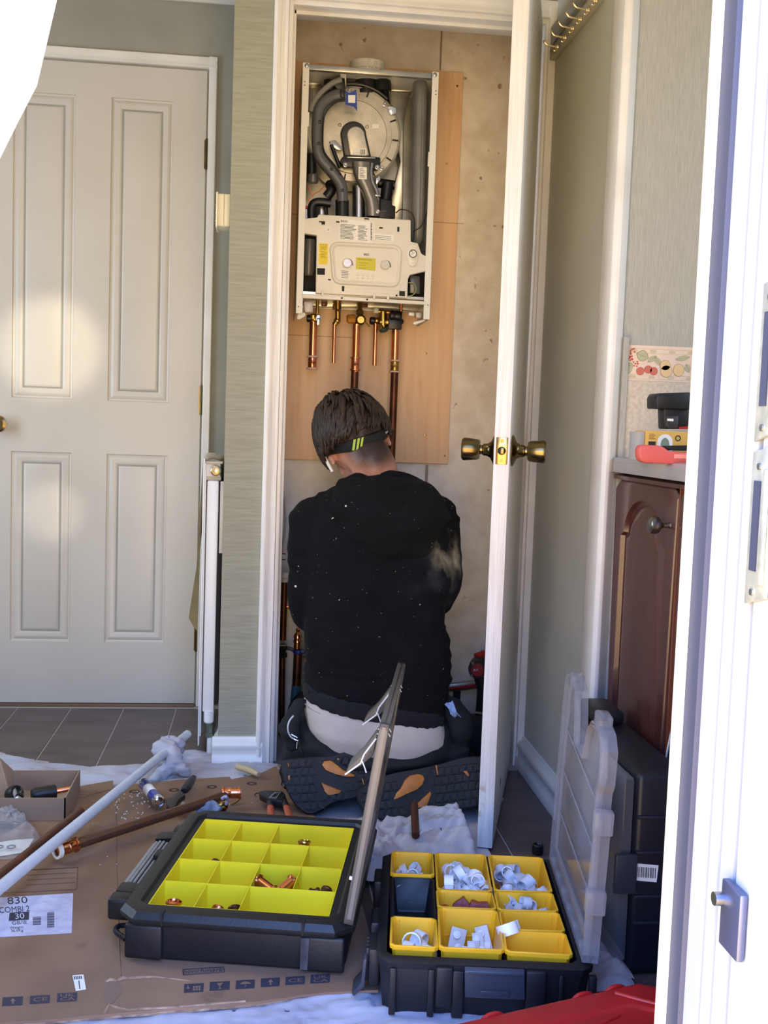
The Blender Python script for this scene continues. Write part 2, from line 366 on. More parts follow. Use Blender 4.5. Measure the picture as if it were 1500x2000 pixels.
# ---- cupboard door, standing open: hinged at the right jamb
hx, hy = .664, YC-.006
ex, ey = .4925, 2.195
dv = Vector((ex-hx, ey-hy, 0)); L = dv.length; dv.normalize(); nv = Vector((dv.y, -dv.x, 0))   # nv = towards the room's left
if nv.x > 0: nv = -nv
th = .033
cd2 = MB(); h0, e0 = Vector((hx, hy, 0)), Vector((hx, hy, 0))+dv*L
off = nv*th/2
base = [h0+off, e0+off, e0-off, h0-off]
cd2.prism([p+Vector((0, 0, .008)) for p in base], (0, 0, 1.925))
door2 = struct(cd2, 'door_2', m_brush, bevel=.0015)
R3 = Matrix((-nv, dv, Vector((0, 0, 1)))).transposed()   # columns: side, along leaf (towards edge), up
zc = .857; kc = e0-dv*.060
for sgn in (1, -1):
    ax = nv*sgn; o_ = kc+ax*th/2+Vector((0, 0, zc))
    k = MB().lathe([(.033, 0), (.0335, .003), (.029, .006), (.018, .011), (.0135, .018), (.0125, .027), (.010, .029), (.010, .033), (.015, .035)], o_, ax).build('door_rose', m_antique, door2)
    MB().lathe([(.012, .033), (.0195, .0345), (.022, .040), (.0235, .055), (.0245, .066), (.024, .070), (.0215, .0725), (.001, .073)], o_, ax, 28).build('door_knob', m_antique, k)
pl = MB().cbox(e0+dv*.0008+Vector((0, 0, zc)), (.0245, .0022, .056), R3).build('latch_plate', m_brass, door2, bevel=.0005)
MB().cyl(e0+dv*.0015+Vector((0, 0, zc)), e0+dv*.003+Vector((0, 0, zc)), .0088, seg=20).build('latch_hole', m_dark, pl)
MB().cbox(e0+dv*.003+Vector((0, 0, zc))-nv*.001, (.009, .004, .0135), R3).build('latch_bolt', m_antique, pl, bevel=.001)
for dz in (.0205, -.0205):
    MB().cyl(e0+dv*.001+Vector((0, 0, zc+dz)), e0+dv*.0028+Vector((0, 0, zc+dz)), .0042, seg=14).build('screw', m_antique, pl)
# ---- outer doorway frame (white plastic), right jamb with keeps
zr = (-.08, 2.06)
def jamb(pts, name, m, parent=None, **k):
    return MB().prism([(x, y, zr[0]) for x, y in pts], (0, 0, zr[1]-zr[0])).build(name, m, parent, **k)
fr = jamb([(.4165, .955), (.4165, .925), (.424, .925), (.424, .918), (.4165, .918), (.4165, .900), (.425, .900), (.425, .894), (.4165, .894), (.4165, .870), (.430, .870), (.430, .862), (.4165, .862), (.4165, .80), (.50, .80), (.50, .955)], 'door_3', m_upvc, ang=30)
fr['kind'] = 'structure'
jamb([(.4165, .955), (.412, .957), (.412, .990), (.50, .990), (.50, .955)], 'gasket', m_gasket, fr)
jamb([(.4055, .985), (.4045, .988), (.4045, .996), (.407, 1.0), (.50, 1.0), (.50, .985)], 'inner_bead', m_cream, fr)
m_keep = mat('zinc_keep', (200, 204, 190), .4, .5, c2=(170, 178, 168), nscale=60)
def keep(py0, py1, x=.4155):
    z1 = P(1450, py0, y=.845).z; z0 = P(1430, py1, y=.845).z
    k = MB().prism([(x, .872, z0), (x, .872, z1-.006), (x, .835, z1), (x, .835, z0+.01)], (-.003, 0, 0)).build('keep_plate', m_keep, fr, bevel=.0006)
    MB().box(x-.006, x-.003, .838, .846, z0+.02, z1-.02).build('keep_lip', m_keep, k, bevel=.001)
    MB().box(x-.0045, x-.003, .853, .864, z0+.03, z1-.03).build('keep_slot', m_gasket, k)
    for z in (z0+.012, z1-.018): MB().cyl((x-.003, .858, z), (x-.0045, .858, z), .003, seg=10).build('screw', m_steel, k)
keep(528, 862); keep(868, 1188)
z0 = P(1390, 1865, y=.85).z; z1 = P(1390, 1735, y=.85).z
k = MB().box(.408, .4155, .835, .872, z0, z1).build('keep_plate', mat('blue_grey_metal', (110, 118, 150), .4, .8), fr, bevel=.002)
MB().cyl((.400, .868, (z0+z1)/2+.012), (.414, .868, (z0+z1)/2+.012), .006, seg=12).build('roller', m_steel, k)
MB().lathe([(.004, 0), (.0035, .002), (.001, .0028)], (.4165, .845, P(1465, 140, y=.845).z), (-1, 0, 0)).build('screw', m_steel, fr)
fl2 = MB().box(-.46, -.38, .80, .98, *zr).box(-.46, .5, .80, .98, 2.0, 2.06).build('door_4', m_upvc); fl2['kind'] = 'structure'
# ---- patterned splashback and border on the kitchen wall
m_splash = mat('speckled_splashback', (214, 200, 180), .45, c2=(196, 180, 158), nscale=120, detail=2)
bl = P(1213, 674, y=2.187); z_b0, z_b1 = 1.012, 1.085
sp = MB().box(.736, 1.64, 2.183, 2.19, .853, z_b0).build('splashback', m_splash, org=(1, 2.187, .853)); tag(sp, 'speckled beige splashback panel above the grey worktop', 'splashback')
# ============================================================ CUPBOARD: board, boiler, pipes
YP_ = 3.138
bd = MB().box(.031, .5435, YP_, YB-.0045, .7945, 1.918).build('plywood_board', m_ply, bevel=.001)
tag(bd, 'bare plywood board screwed to the cupboard wall behind the boiler', 'board')
for px, py in ((917, 168), (872, 320), (846, 548), (832, 690), (831, 850), (868, 890)):
    q = P(px if px < 900 else 893, py, y=YP_); MB().lathe([(.0035, 0), (.0030, .0012), (.0008, .0014)], (q.x, YP_+.0002, q.z), (0, -1, 0), 10).build('screw', m_brass, bd)
m_plydark = mat('pencil_mark', (140, 100, 64), .7)
for a, b in (((560, 418), (905, 437)), ((556, 655), (700, 660))):
    p, q = P(*a, y=YP_), P(*b, y=YP_); MB().box(p.x, q.x, YP_-.0004, YP_, q.z-.0006, q.z+.0006).build('pencil_line', m_plydark, bd)

m_enam = mat('white_enamel', (226, 222, 208), .35)
m_alu = mat('galvanised_sheet', (186, 184, 176), .32, .85, c2=(160, 158, 150), nscale=18, bump=.05)
m_cast = mat('cast_aluminium', (206, 200, 186), .42, .55, c2=(186, 180, 166), nscale=30, bump=.15, bscale=160)
m_hose = mat('graphite_plastic', (74, 74, 74), .33, c2=(84, 84, 84), nscale=6, coat=.2)
m_rub = mat('black_rubber', (16, 16, 17), .4)
m_vess = mat('grey_steel_vessel', (140, 140, 140), .32, c2=(110, 110, 110), nscale=5)
m_panel = mat('control_cover_plastic', (226, 220, 204), .4, bump=.03, bscale=200)
m_lab = mat('paper_label', (238, 236, 228), .6)
m_yel = mat('yellow_label', (232, 208, 40), .55)
m_blue = mat('blue_label', (30, 62, 150), .5)
m_cop = mat('new_copper', (226, 150, 108), .22, 1, c2=(214, 132, 88), nscale=25)
m_copold = mat('aged_copper', (112, 66, 44), .42, .85, c2=(76, 50, 38), nscale=22, detail=6)
m_brs = mat('raw_brass', (196, 156, 84), .28, 1, c2=(170, 128, 62), nscale=40)
def B(cx, cy, y): return P(560+cx/4.412, 90+cy/4.412, y=y)
def Cc(cx, cy, y): return P(560+cx/4.412, 400+cy/4.412, y=y)
def slab(mb, pts, y, t, f=B): return mb.prism([f(a, b, y) for a, b in pts], (0, t, 0))
YF = 2.90
boiler = thing('boiler', (.257, 3.02, 1.185), 'wall-hung combi boiler with its front cover off, above the kneeling man', 'boiler')
X0, X1, Z0, Z1 = .0775, .4365, 1.19, 1.838
# casing
cs = MB().box(X0-.0005, X0+.0010, YF, YP_-.0015, Z0, Z1).box(X1-.001, X1+.0005, YF, YP_-.0015, Z0, Z1).box(X0, X1, YF+.02, YP_-.0015, Z1-.0012, Z1)
cs.box(X0, X0+.017, YF-.001, YF+.0004, Z0, Z1).box(X1-.017, X1, YF-.001, YF+.0004, Z0, Z1)
cs.build('casing', m_enam, boiler, bevel=.0005, seg=1)
MB().box(X0+.0012, X1-.0012, YP_-.008, YP_-.003, Z0+.04, Z1-.002).build('back_plate', m_alu, boiler)
MB().box(X0+.016, X1-.016, YF+.004, YF+.02, Z1-.016, Z1-.002).build('top_rail', m_alu, boiler, bevel=.001)
for x, z in ((X0+.0085, Z1-.008), (X1-.0085, Z1-.008)):
    MB().lathe([(.0058, 0), (.0058, .0018), (.0045, .0028), (.0012, .003)], (x+.002*(1 if x < .2 else -1), YF-.001, z), (0, -1, 0), 14).build('corner_screw', m_steel, boiler)
for x, zs in ((X0+.006, (1.789, 1.780, 1.208)), (X1-.006, (1.789, 1.780, 1.228))):
    for z in zs: MB().cyl((x, YF-.001, z), (x, YF-.0016, z), .0016, seg=8).build('casing_hole', m_dark, boiler)
slab(MB(), [(163, 568), (196, 568), (192, 690), (163, 690)], YF, .008).build('side_clip', m_enam, boiler, bevel=.001)
slab(MB(), [(1222, 910), (1250, 910), (1246, 1037), (1216, 1037)], YF, .008).build('side_clip', m_enam, boiler, bevel=.001)
# flue turret
fo = Vector((P(718, 122, y=3.03).x, 3.03, Z1-.002)); ft = P(718, 108, y=3.0).z
MB().lathe([(.046, 0), (.046, .030), (.049, .031), (.049, .052), (.044, .053), (.044, .006)], fo, (0, 0, 1), 32, cap=False).build('flue_socket', m_enam, boiler)
for a in (-1.35, -1.0, -.65):
    MB().cbox(fo+Vector((.049*math.sin(a+1.3), -.0495*math.cos(a+1.3), .035)), (.005, .004, .030), Matrix.Rotation((a+1.3), 3, 'Z') @ Matrix.Rotation(.3, 3, 'Y')).build('flue_rib', m_enam, boiler, bevel=.001)
# sheet metal inside
slab(MB(), [(175, 190), (290, 190), (290, 330), (175, 330)], 3.06, .05).build('side_panel', m_alu, boiler, bevel=.001)
slab(MB(), [(175, 335), (300, 335), (320, 700), (175, 700)], 3.07, .04).build('side_panel', m_alu, boiler, bevel=.001)
slab(MB(), [(865, 240), (1275, 250), (1270, 330), (1060, 395), (865, 385)], 3.07, .04).build('upper_panel', m_alu, boiler, bevel=.001)
slab(MB(), [(870, 390), (1060, 400), (1010, 640), (1000, 1500), (900, 1500), (905, 1300), (980, 1000)], 3.06, .05).build('inner_panel', m_alu, boiler, bevel=.001)
# black flue duct in the top
d = MB(); p = B(385, 240, 3.03); p.z = Z1-.003; q = B(375, 420, 3.03)
d.cyl(p, q, .020, seg=24)
p = B(690, 240, 3.02); p.z = Z1-.003; q = B(690, 430, 3.02); d.cyl(p, q, .0385, seg=28)
d.build('flue_duct', m_rub, boiler)
d = MB(); p = B(820, 245, 3.0); p.z = Z1-.003; q = B(820, 330, 3.0); d.lathe([(.024, 0), (.0255, .004), (.0255, .024), (.022, .028)], p, q-p, 24)
d.tube([B(800, 300, 2.99), B(840, 380, 3.0), B(850, 480, 3.03), B(845, 560, 3.05)], .011, 12, smooth=5); d.build('flue_adaptor', m_rub, boiler)
slab(MB(), [(460, 205), (515, 205), (512, 350), (500, 350), (495, 280), (462, 275)], 2.965, .012).build('white_bracket', m_enam, boiler, bevel=.001)
slab(MB(), [(400, 280), (500, 275), (510, 370), (440, 380), (400, 330)], 2.95, .03).build('sensor_block', m_rub, boiler, bevel=.002)
# heat exchanger
hc = B(575, 765, 2.99); hr = (B(982, 765, 2.99)-hc).length
hx_ = MB().lathe([(hr*.97, .12), (hr*.97, .012), (hr, .010), (hr, -.002), (hr*.975, -.006), (hr*.955, -.002), (hr*.955, .004)], hc, (0, 1, 0), 64, cap=False)
hx_.build('exchanger_drum', mat('bright_rim', (226, 222, 212), .25, .6), boiler)
MB().lathe([(hr*.955, .004), (hr*.95, -.001), (hr*.81, -.002), (hr*.80, -.008), (hr*.70, -.009), (hr*.69, -.006), (hr*.05, -.007), (.0001, -.007)], hc, (0, 1, 0), 64, cap=False).build('burner_door', m_cast, boiler)
for a in (-72, -22, 4, 31, 60, 100):
    ar = math.radians(a); rr_ = hr*.885; c_ = hc+Vector((rr_*math.cos(ar), -.003, -rr_*math.sin(ar)))
    MB().cbox(c_, (hr*.12, .004, .0035), Matrix.Rotation(ar, 3, 'Y')).build('fin_slot', m_dark, boiler)
def boss(cx, cy, y, r, m=m_steel, nm='bolt', h=.008):
    c_ = B(cx, cy, y); k = MB().lathe([(r*1.5, 0), (r*1.5, h*.3), (r, h*.35), (r, h*.8), (r*.8, h), (r*.5, h), (r*.45, h*.6), (.0001, h*.6)], c_, (0, -1, 0), 18); return k.build(nm, m, boiler)
for a, b in ((845, 503), (820, 1050), (540, 385)): boss(a, b, 2.985, .0042)
for a, b in ((457, 680), (692, 697)): MB().lathe([(.0048, 0), (.0046, .003), (.003, .0045), (.0001, .005)], B(a, b, 2.9835), (0, -1, 0), 16).build('stud', m_cast, boiler)
slab(MB(), [(865, 520), (905, 510), (950, 530), (945, 580), (905, 590), (880, 570)], 2.975, .012).build('clamp', m_chrome, boiler, bevel=.002)
slab(MB(), [(760, 1140), (800, 1115), (810, 1150), (775, 1195)], 2.97, .012).build('clamp', m_chrome, boiler, bevel=.002)
MB().text('THERMAGROUP', .0075, lambda u, v: B(580, 580, 2.9828)+Vector((u, 0, v))).build('embossed_text', m_alu, boiler)
# arched gas inlet
def arch(x0, x1, xb0, xb1, yt, yb, n=14):
    cx_, rr = (x0+x1)/2, (x1-x0)/2
    return [(xb0, yb)]+[(cx_-rr*math.cos(math.pi*k/n), yt+rr-rr*math.sin(math.pi*k/n)) for k in range(n+1)]+[(xb1, yb)]
MB().tube([hc+Vector((hr*1.03*math.cos(math.radians(a)), -.004, hr*1.03*math.sin(math.radians(a)))) for a in range(48, 128, 6)], .006, 10).build('black_seal', m_rub, boiler)
slab(MB(), [(515, 205), (865, 225), (865, 430), (780, 400), (690, 345), (600, 325), (515, 330)], 3.0, .03).build('flue_hood', m_rub, boiler, bevel=.004)
slab(MB(), arch(465, 685, 495, 728, 645, 950), 2.966, .020).build('burner_hood', mat('dark_hood', (44, 42, 38), .35), boiler, bevel=.004, seg=3)
slab(MB(), arch(518, 672, 545, 712, 690, 945), 2.960, .012).build('burner_hood_face', m_cast, boiler, bevel=.003, seg=3)
slab(MB(), [(570, 878), (685, 885), (688, 945), (570, 940)], 2.9592, .001).build('white_sticker', m_lab, boiler)
for k in range(5): slab(MB(), [(635+k*9, 890), (639+k*9, 890), (639+k*9, 935), (635+k*9, 935)], 2.9588, .0006).build('printed_bar', m_ink, boiler)
slab(MB(), [(735, 672), (795, 672), (795, 712), (735, 712)], 2.982, .001).build('white_sticker', m_lab, boiler)
# manifold, fan and mixing funnel
slab(MB(), [(470, 965), (500, 935), (760, 950), (808, 958), (808, 1020), (790, 1060), (500, 1040), (455, 1000)], 2.945, .03).build('manifold', m_rub, boiler, bevel=.003)
slab(MB(), [(520, 950), (765, 955), (765, 970), (520, 962)], 2.942, .004).build('manifold_bar', m_steel, boiler, bevel=.001)
rings = []
for (xa, xb, yy) in ((560, 722, 1005), (572, 722, 1100), (600, 728, 1170), (645, 752, 1250), (672, 788, 1330), (684, 800, 1400), (684, 800, 1470)):
    p, q = B(xa, yy, 2.945), B(xb, yy+6, 2.945); w_ = q-p; c_ = (p+q)/2; n_ = 12
    rings.append([c_+w_*.5*math.copysign(abs(math.cos(t))**.45, math.cos(t))+Vector((0, -.018*math.copysign(abs(math.sin(t))**.5, math.sin(t)), 0)) for t in [2*math.pi*j/n_ for j in range(n_)]])
MB().loft(rings).build('mixing_funnel', mat('grey_cast_funnel', (128, 122, 112), .3, .7), boiler, ang=50)
q = lambda y: y-.0205
slab(MB(), [(620, 1042), (690, 1045), (690, 1148), (618, 1145)], 2.9255, .001).build('white_sticker', m_lab, boiler)
for k in range(6): slab(MB(), [(628, 1056+k*14), (660+k % 3*8, 1056+k*14), (660+k % 3*8, 1060+k*14), (628, 1060+k*14)], 2.925, .0006).build('printed_line', m_ink, boiler)
MB().tube([B(735, 1010, 2.94), B(728, 1090, 2.94), B(740, 1170, 2.94), B(775, 1250, 2.94), B(785, 1330, 2.94), B(785, 1450, 2.94)], .0045, 10, smooth=4).build('funnel_pipe', m_steel, boiler)
boss(780, 1045, 2.94, .004); boss(785, 1425, 2.93, .0035); boss(505, 1025, 2.944, .004)
slab(MB(), [(745, 1270), (810, 1280), (812, 1300), (745, 1290)], 2.93, .02).build('pin', m_steel, boiler, bevel=.002)
slab(MB(), [(800, 1310), (905, 1330), (905, 1370), (940, 1375), (935, 1490), (700, 1490), (700, 1420), (800, 1410)], 2.95, .06).build('fan_housing', m_rub, boiler, bevel=.004)
slab(MB(), [(690, 1415), (860, 1420), (860, 1426), (690, 1421)], 2.948, .003).build('fan_seam', m_hose, boiler)
MB().tube([B(870, 1180, 3.0), B(860, 1260, 3.0), B(850, 1330, 3.0)], .016, 14, smooth=3).build('rubber_bend', m_rub, boiler)
MB().cyl(B(790, 1180, 3.02), B(930, 1200, 3.02), .013, seg=16).build('rubber_bend', m_rub, boiler)
# crank lever
MB().tube([B(385, 850, 2.955), B(425, 960, 2.955), B(460, 1050, 2.955)], .0052, 12).build('igniter_lead', m_rub, boiler)
slab(MB(), [(362, 820), (420, 808), (485, 880), (470, 900), (430, 890), (385, 860)], 2.952, .008).build('igniter_bracket', m_steel, boiler, bevel=.002)
# big air hose
def hose_ring(pts, w_, dep, y, m, nm, n=16, smooth=5, par=None):
    cl = smoothpts([B(a, b, y) for a, b in pts], smooth); rg = []
    for i, p in enumerate(cl):
        t = (cl[min(i+1, len(cl)-1)]-cl[max(i-1, 0)]).normalized(); s_ = Vector((0, 1, 0)).cross(t).normalized()
        rg.append([p+s_*w_*math.copysign(abs(math.cos(a))**.55, math.cos(a))+Vector((0, dep, 0))*math.copysign(abs(math.sin(a))**.55, math.sin(a)) for a in [2*math.pi*j/n for j in range(n)]])
    return MB().loft(rg).build(nm, m, par or boiler, ang=50)
hp = [(505, 425), (430, 430), (350, 470), (290, 540), (268, 640), (265, 850), (290, 960), (370, 1060), (440, 1150), (475, 1230), (480, 1345)]
hose = hose_ring(hp, .0152, .017, 2.935, m_hose, 'air_hose')
hose_ring([(500, 470), (440, 480), (390, 510), (345, 560), (318, 640), (312, 850), (335, 930), (400, 1010), (470, 1110)], .0018, .004, 2.917, m_rub, 'hose_seam')
for a, b in ((285, 650), (275, 835), (385, 1060), (480, 1240)): slab(MB(), [(a-12, b-12), (a+12, b-12), (a+12, b+12), (a-12, b+12)], 2.914, .006).build('hose_clip', m_rub, boiler, bevel=.001)
MB().cyl(B(478, 1330, 2.94), B(478, 1470, 2.94), .0185, seg=22).build('hose_cuff', m_rub, boiler)
hose_ring([(205, 570), (235, 490), (300, 400), (390, 325), (470, 290)], .0075, .008, 2.95, mat('pale_grey_hose', (128, 126, 120), .35), 'thin_hose')
slab(MB(), [(460, 372), (505, 380), (505, 440), (480, 442), (460, 430)], 2.912, .02).build('hose_collar', m_rub, boiler, bevel=.002)
slab(MB(), [(505, 385), (545, 400), (600, 375), (608, 560), (575, 520), (505, 505)], 2.921, .0012).build('blue_sticker', m_blue, boiler)
slab(MB(), [(530, 422), (592, 422), (590, 490), (530, 488)], 2.9205, .0006).build('white_sticker', m_lab, boiler)
# expansion vessel
rg = []
for k, (yy, wd) in enumerate(((258, .012), (270, .024), (300, .034), (350, .0385), (600, .0400), (900, .0400), (1200, .0395), (1450, .0385), (1600, .036), (1680, .030), (1730, .018), (1745, .006))):
    cx_ = 1150-(yy-260)*.022; c_ = B(cx_, yy, 3.0); rg.append([c_+Vector((wd*.5*1.02*math.copysign(abs(math.cos(t))**.8, math.cos(t)), .034*min(1, wd/.038)*math.sin(t), 0)) for t in [2*math.pi*j/28 for j in range(28)]])
MB().loft(rg).build('expansion_vessel', m_vess, boiler, ang=50)
for dx in (12, 34): hose_ring([(1145+dx, 300), (1140+dx, 700), (1130+dx, 1300), (1125+dx, 1500)], .0009, .0022, 2.9665, m_alu, 'vessel_seam')
# lower left pipes and leads
MB().tube([B(345, 1300, 2.95), B(385, 1240, 2.95), B(370, 1190, 2.97)], .013, 14, smooth=4).build('rubber_elbow', m_rub, boiler)
MB().tube([B(215, 1500, 2.95), B(215, 1390, 2.95), B(260, 1345, 2.95), B(380, 1355, 2.95)], .0115, 14, smooth=4).build('rubber_elbow', m_rub, boiler)
MB().cyl(B(300, 1480, 2.99), B(300, 1350, 2.99), .018, seg=20).build('steel_pipe', m_steel, boiler)
MB().cyl(B(620, 1490, 2.97), B(620, 1210, 2.97), .017, seg=20).build('steel_pipe', m_steel, boiler)
MB().cyl(B(215, 1170, 2.98), B(215, 930, 2.98), .013, seg=16).build('pump_head', m_rub, boiler)
MB().lathe([(.0125, 0), (.0145, .004), (.0145, .02), (.011, .024)], B(225, 1180, 2.96), (0, 0, 1), 16).build('pump_cap', m_hose, boiler)
m_or = mat('orange_lead', (214, 110, 50), .5); m_rd = mat('red_connector', (178, 44, 40), .5)
MB().tube([B(185, 1350, 2.93), B(215, 1290, 2.93), B(280, 1250, 2.94), B(330, 1200, 2.95)], .0013, 6, smooth=4).tube([B(190, 1200, 2.93), B(205, 1260, 2.93), B(230, 1300, 2.94)], .0013, 6, smooth=4).build('wiring', m_or, boiler)
slab(MB(), [(155, 1370), (180, 1375), (180, 1400), (155, 1400)], 2.93, .01).build('connector', m_rd, boiler, bevel=.002)
MB().box(X0+.002, X1-.002, YF+.012, YP_-.01, 1.243, 1.250).build('chassis_base', m_alu, boiler)
# ---- control cover
cvr = [(145, 120), (262, 108), (275, 82), (1070, 130), (1070, 318), (1130, 330), (1160, 420), (1215, 450), (1207, 570), (1062, 604), (1046, 640), (1040, 803), (250, 762), (258, 262), (145, 246)]
YV = 2.900
cv = slab(MB(), cvr, YV, .022, Cc).build('control_cover', m_panel, boiler, bevel=.0025, seg=3)
def rrect(x0, y0, x1, y1, r, taper=0, n=5, skew=0):
    out = []
    for (cx_, cy_, a0) in ((x1-r, y0+r, -90), (x1-r-taper, y1-r, 0), (x0+r+taper, y1-r, 90), (x0+r, y0+r, 180)):
        for k in range(n+1):
            a = math.radians(a0+90*k/n); x = cx_+r*math.cos(a); y = cy_+r*math.sin(a); out.append((x, y+(x-685)*skew))
    return out
sk = .055
lp = []
for ins, dy in ((0, 0), (4, -.004), (14, -.006), (24, -.006), (34, -.002), (44, .000), (50, -.0005)):
    lp.append([Cc(a, b, YV+dy) for a, b in rrect(368+ins, 330+ins, 997-ins, 700-ins, 78-ins, 18, 6, sk)])
MB().loopprof(lp).build('control_bezel', m_panel, boiler, ang=60)
def dial(cx, cy, r):
    c_ = Cc(cx, cy, YV-.001); k = MB().lathe([(r, 0), (r, .005), (r*.93, .008), (r*.85, .0085), (r*.8, .0078), (.0001, .0078)], c_, (0, -1, 0), 32).build('dial_knob', mat('clear_dial', (214, 208, 196), .12, coat=.6), boiler)
    MB().cbox(c_+Vector((r*.3, -.009, r*.4)), (.0012, .001, r*.9), Matrix.Rotation(.5, 3, 'Y')).build('pointer', m_enam, k)
    a = MB()
    for j in range(9):
        a0, a1 = math.radians(20-j*11+60), math.radians(20-(j+.9)*11+60); ri, ro = r*1.08, r*(1.10+.03*j)
        a.prism([c_+Vector((q*math.cos(t), .0004, q*math.sin(t))) for q, t in ((ri, a0), (ro, a0), (ro, a1), (ri, a1))], (0, -.0006, 0))
    a.build('dial_scale', m_hose, k)
dial(520, 505, .0125); dial(847, 520, .0125)
slab(MB(), [(598, 452), (767, 463), (764, 567), (595, 552)], YV-.0022, .0012, Cc).build('display_sticker', mat('olive_yellow_label', (206, 196, 44), .5), boiler)
tx_ = lambda cx, cy, y: (lambda u, v: Cc(cx, cy, y)+Vector((u, 0, v-u*.03)))
MB().text('COMMISSIONING MODE', .0034, tx_(672, 472, YV-.0025)).text('Press and hold to start', .0028, tx_(660, 500, YV-.0025)).text('Turn dial to set', .0028, tx_(650, 520, YV-.0025)).text('See instructions', .0028, tx_(650, 545, YV-.0025)).build('sticker_print', m_ink, boiler)
MB().text('800', .0095, tx_(686, 430, YV-.0012)).text('BAXI', .0085, tx_(495, 142, YV-.0018)).build('maker_lettering', m_ink, boiler)
slab(MB(), [(455, 118), (745, 150), (738, 325), (448, 300)], YV-.0006, .0006, Cc).build('rating_label', m_lab, boiler)
g = MB(); random.seed(3)
for r_ in range(11):
    for seg_ in ((460, 600), (615, 700)):
        x0 = seg_[0]; x1 = seg_[1]-random.random()*40; yy = 165+r_*12+(x0-460)*.08
        slab(g, [(x0, yy), (x1, yy+(x1-x0)*.08), (x1, yy+4+(x1-x0)*.08), (x0, yy+4)], YV-.0009, .0003, Cc)
for k in range(14):
    yy = 155+k*11; slab(g, [(722, yy), (736, yy+1), (736, yy+6+k % 3), (722, yy+5+k % 3)], YV-.0009, .0003, Cc)
g.build('rating_print', m_ink, boiler)
slab(MB(), [(752, 245), (925, 262), (920, 318), (750, 302)], YV-.0006, .0006, Cc).build('paper_strip', m_lab, boiler)
g = MB()
for r_ in range(3): slab(g, [(760, 262+r_*14), (900, 276+r_*14), (900, 279+r_*14), (760, 265+r_*14)], YV-.0009, .0003, Cc)
g.build('strip_print', m_ink, boiler)
slab(MB(), [(280, 333), (356, 336), (352, 513), (276, 510)], YV-.0008, .0008, Cc).build('warning_sticker', m_yel, boiler)
g = MB().text('IMPORTANT', .0036, tx_(317, 345, YV-.001)).text('BUTTONS', .0034, tx_(315, 385, YV-.001))
for k, yy in enumerate((360, 372, 400, 415, 427, 440, 452)): slab(g, [(290+k % 2*6, yy), (345-k % 3*8, yy+1), (345-k % 3*8, yy+4), (290+k % 2*6, yy+3)], YV-.001, .0003, Cc)
g.build('sticker_print', mat('brown_ink', (120, 96, 30), .6), boiler)
slab(MB(), [(336, 185), (380, 188), (378, 232), (334, 230)], YV-.0006, .0006, Cc).build('small_sticker', m_lab, boiler)
MB().text('33', .007, tx_(357, 214, YV-.0009)).build('sticker_print', m_ink, boiler)
slab(MB(), [(465, 555), (540, 562), (535, 640), (458, 632)], YV-.0022, .0006, Cc).build('small_sticker', m_lab, boiler)
g = MB()
for k in range(5): slab(g, [(470, 566+k*14), (530, 572+k*14), (530, 576+k*14), (470, 570+k*14)], YV-.0026, .0003, Cc)
g.build('sticker_print', m_ink, boiler)
for k in range(4):
    c_ = Cc(613+k*43, 597+k*2.5, YV-.001); MB().lathe([(.0042, 0), (.0042, .0012), (.0036, .0018), (.0001, .0018)], c_, (0, -1, 0), 18).build('push_button', m_panel, boiler)
MB().text('OK', .004, tx_(655, 634, YV-.0012)).text('v', .006, tx_(743, 636, YV-.0012)).text('+', .006, tx_(699, 634, YV-.0012)).text('<', .006, tx_(612, 632, YV-.0012)).build('button_symbols', m_ink, boiler)
# slots in the cover
for q_ in ([(278, 140), (330, 142), (330, 170), (300, 170), (300, 152), (278, 150)], [(262, 546), (330, 548), (328, 604), (262, 602)], [(425, 140), (455, 142), (455, 154), (425, 152)], [(797, 192), (828, 194), (828, 206), (797, 204)], [(668, 114), (710, 117), (710, 128), (668, 125)],
           [(953, 190), (972, 191), (970, 232), (952, 231)], [(970, 742), (1020, 745), (1018, 788), (970, 784)], [(356, 638), (380, 640), (380, 652), (356, 650)], [(475, 700), (497, 702), (495, 746), (475, 744)]):
    slab(MB(), q_, YV-.0008, .002, Cc).build('cover_slot', m_dark, boiler)
g = MB()
for yy in (610, 640, 668, 700, 730): slab(g, [(255, yy), (400 if yy < 690 else 1035, yy+(8 if yy < 690 else 44)), (400 if yy < 690 else 1035, yy+(10 if yy < 690 else 46)), (255, yy+2)], YV-.0006, .002, Cc)
for xx in (312, 380, 665, 870, 975): slab(g, [(xx, 690 if xx > 400 else 620), (xx+2, 690 if xx > 400 else 620), (xx+2, 780), (xx, 780)], YV-.0006, .002, Cc)
g.build('cover_rib', m_cast, boiler)
# pressure gauge
c_ = Cc(1085, 425, YV)
slab(MB(), [(1050, 345), (1082, 335), (1120, 348), (1145, 430), (1118, 520), (1085, 535), (1055, 522), (1028, 430)], YV-.005, .006, Cc).build('gauge_boss', m_panel, boiler, bevel=.002)
MB().lathe([(.0108, .004), (.0108, .009), (.0095, .0095), (.009, .0075), (.0001, .0075)], c_, (0, -1, 0), 28).build('gauge_rim', m_hose, boiler)
gg = MB().cyl(c_+Vector((0, -.0076, 0)), c_+Vector((0, -.0082, 0)), .0086, seg=28).build('gauge_face', m_lab, boiler)
MB().cbox(c_+Vector((-.001, -.0086, 0)), (.0008, .0006, .012), Matrix.Rotation(.9, 3, 'Y')).build('gauge_needle', m_dark, gg)
MB().cbox(c_+Vector((-.003, -.0085, .005)), (.005, .0004, .0018), Matrix.Rotation(.6, 3, 'Y')).build('gauge_arc', mat('green_band', (40, 110, 80), .5), gg)
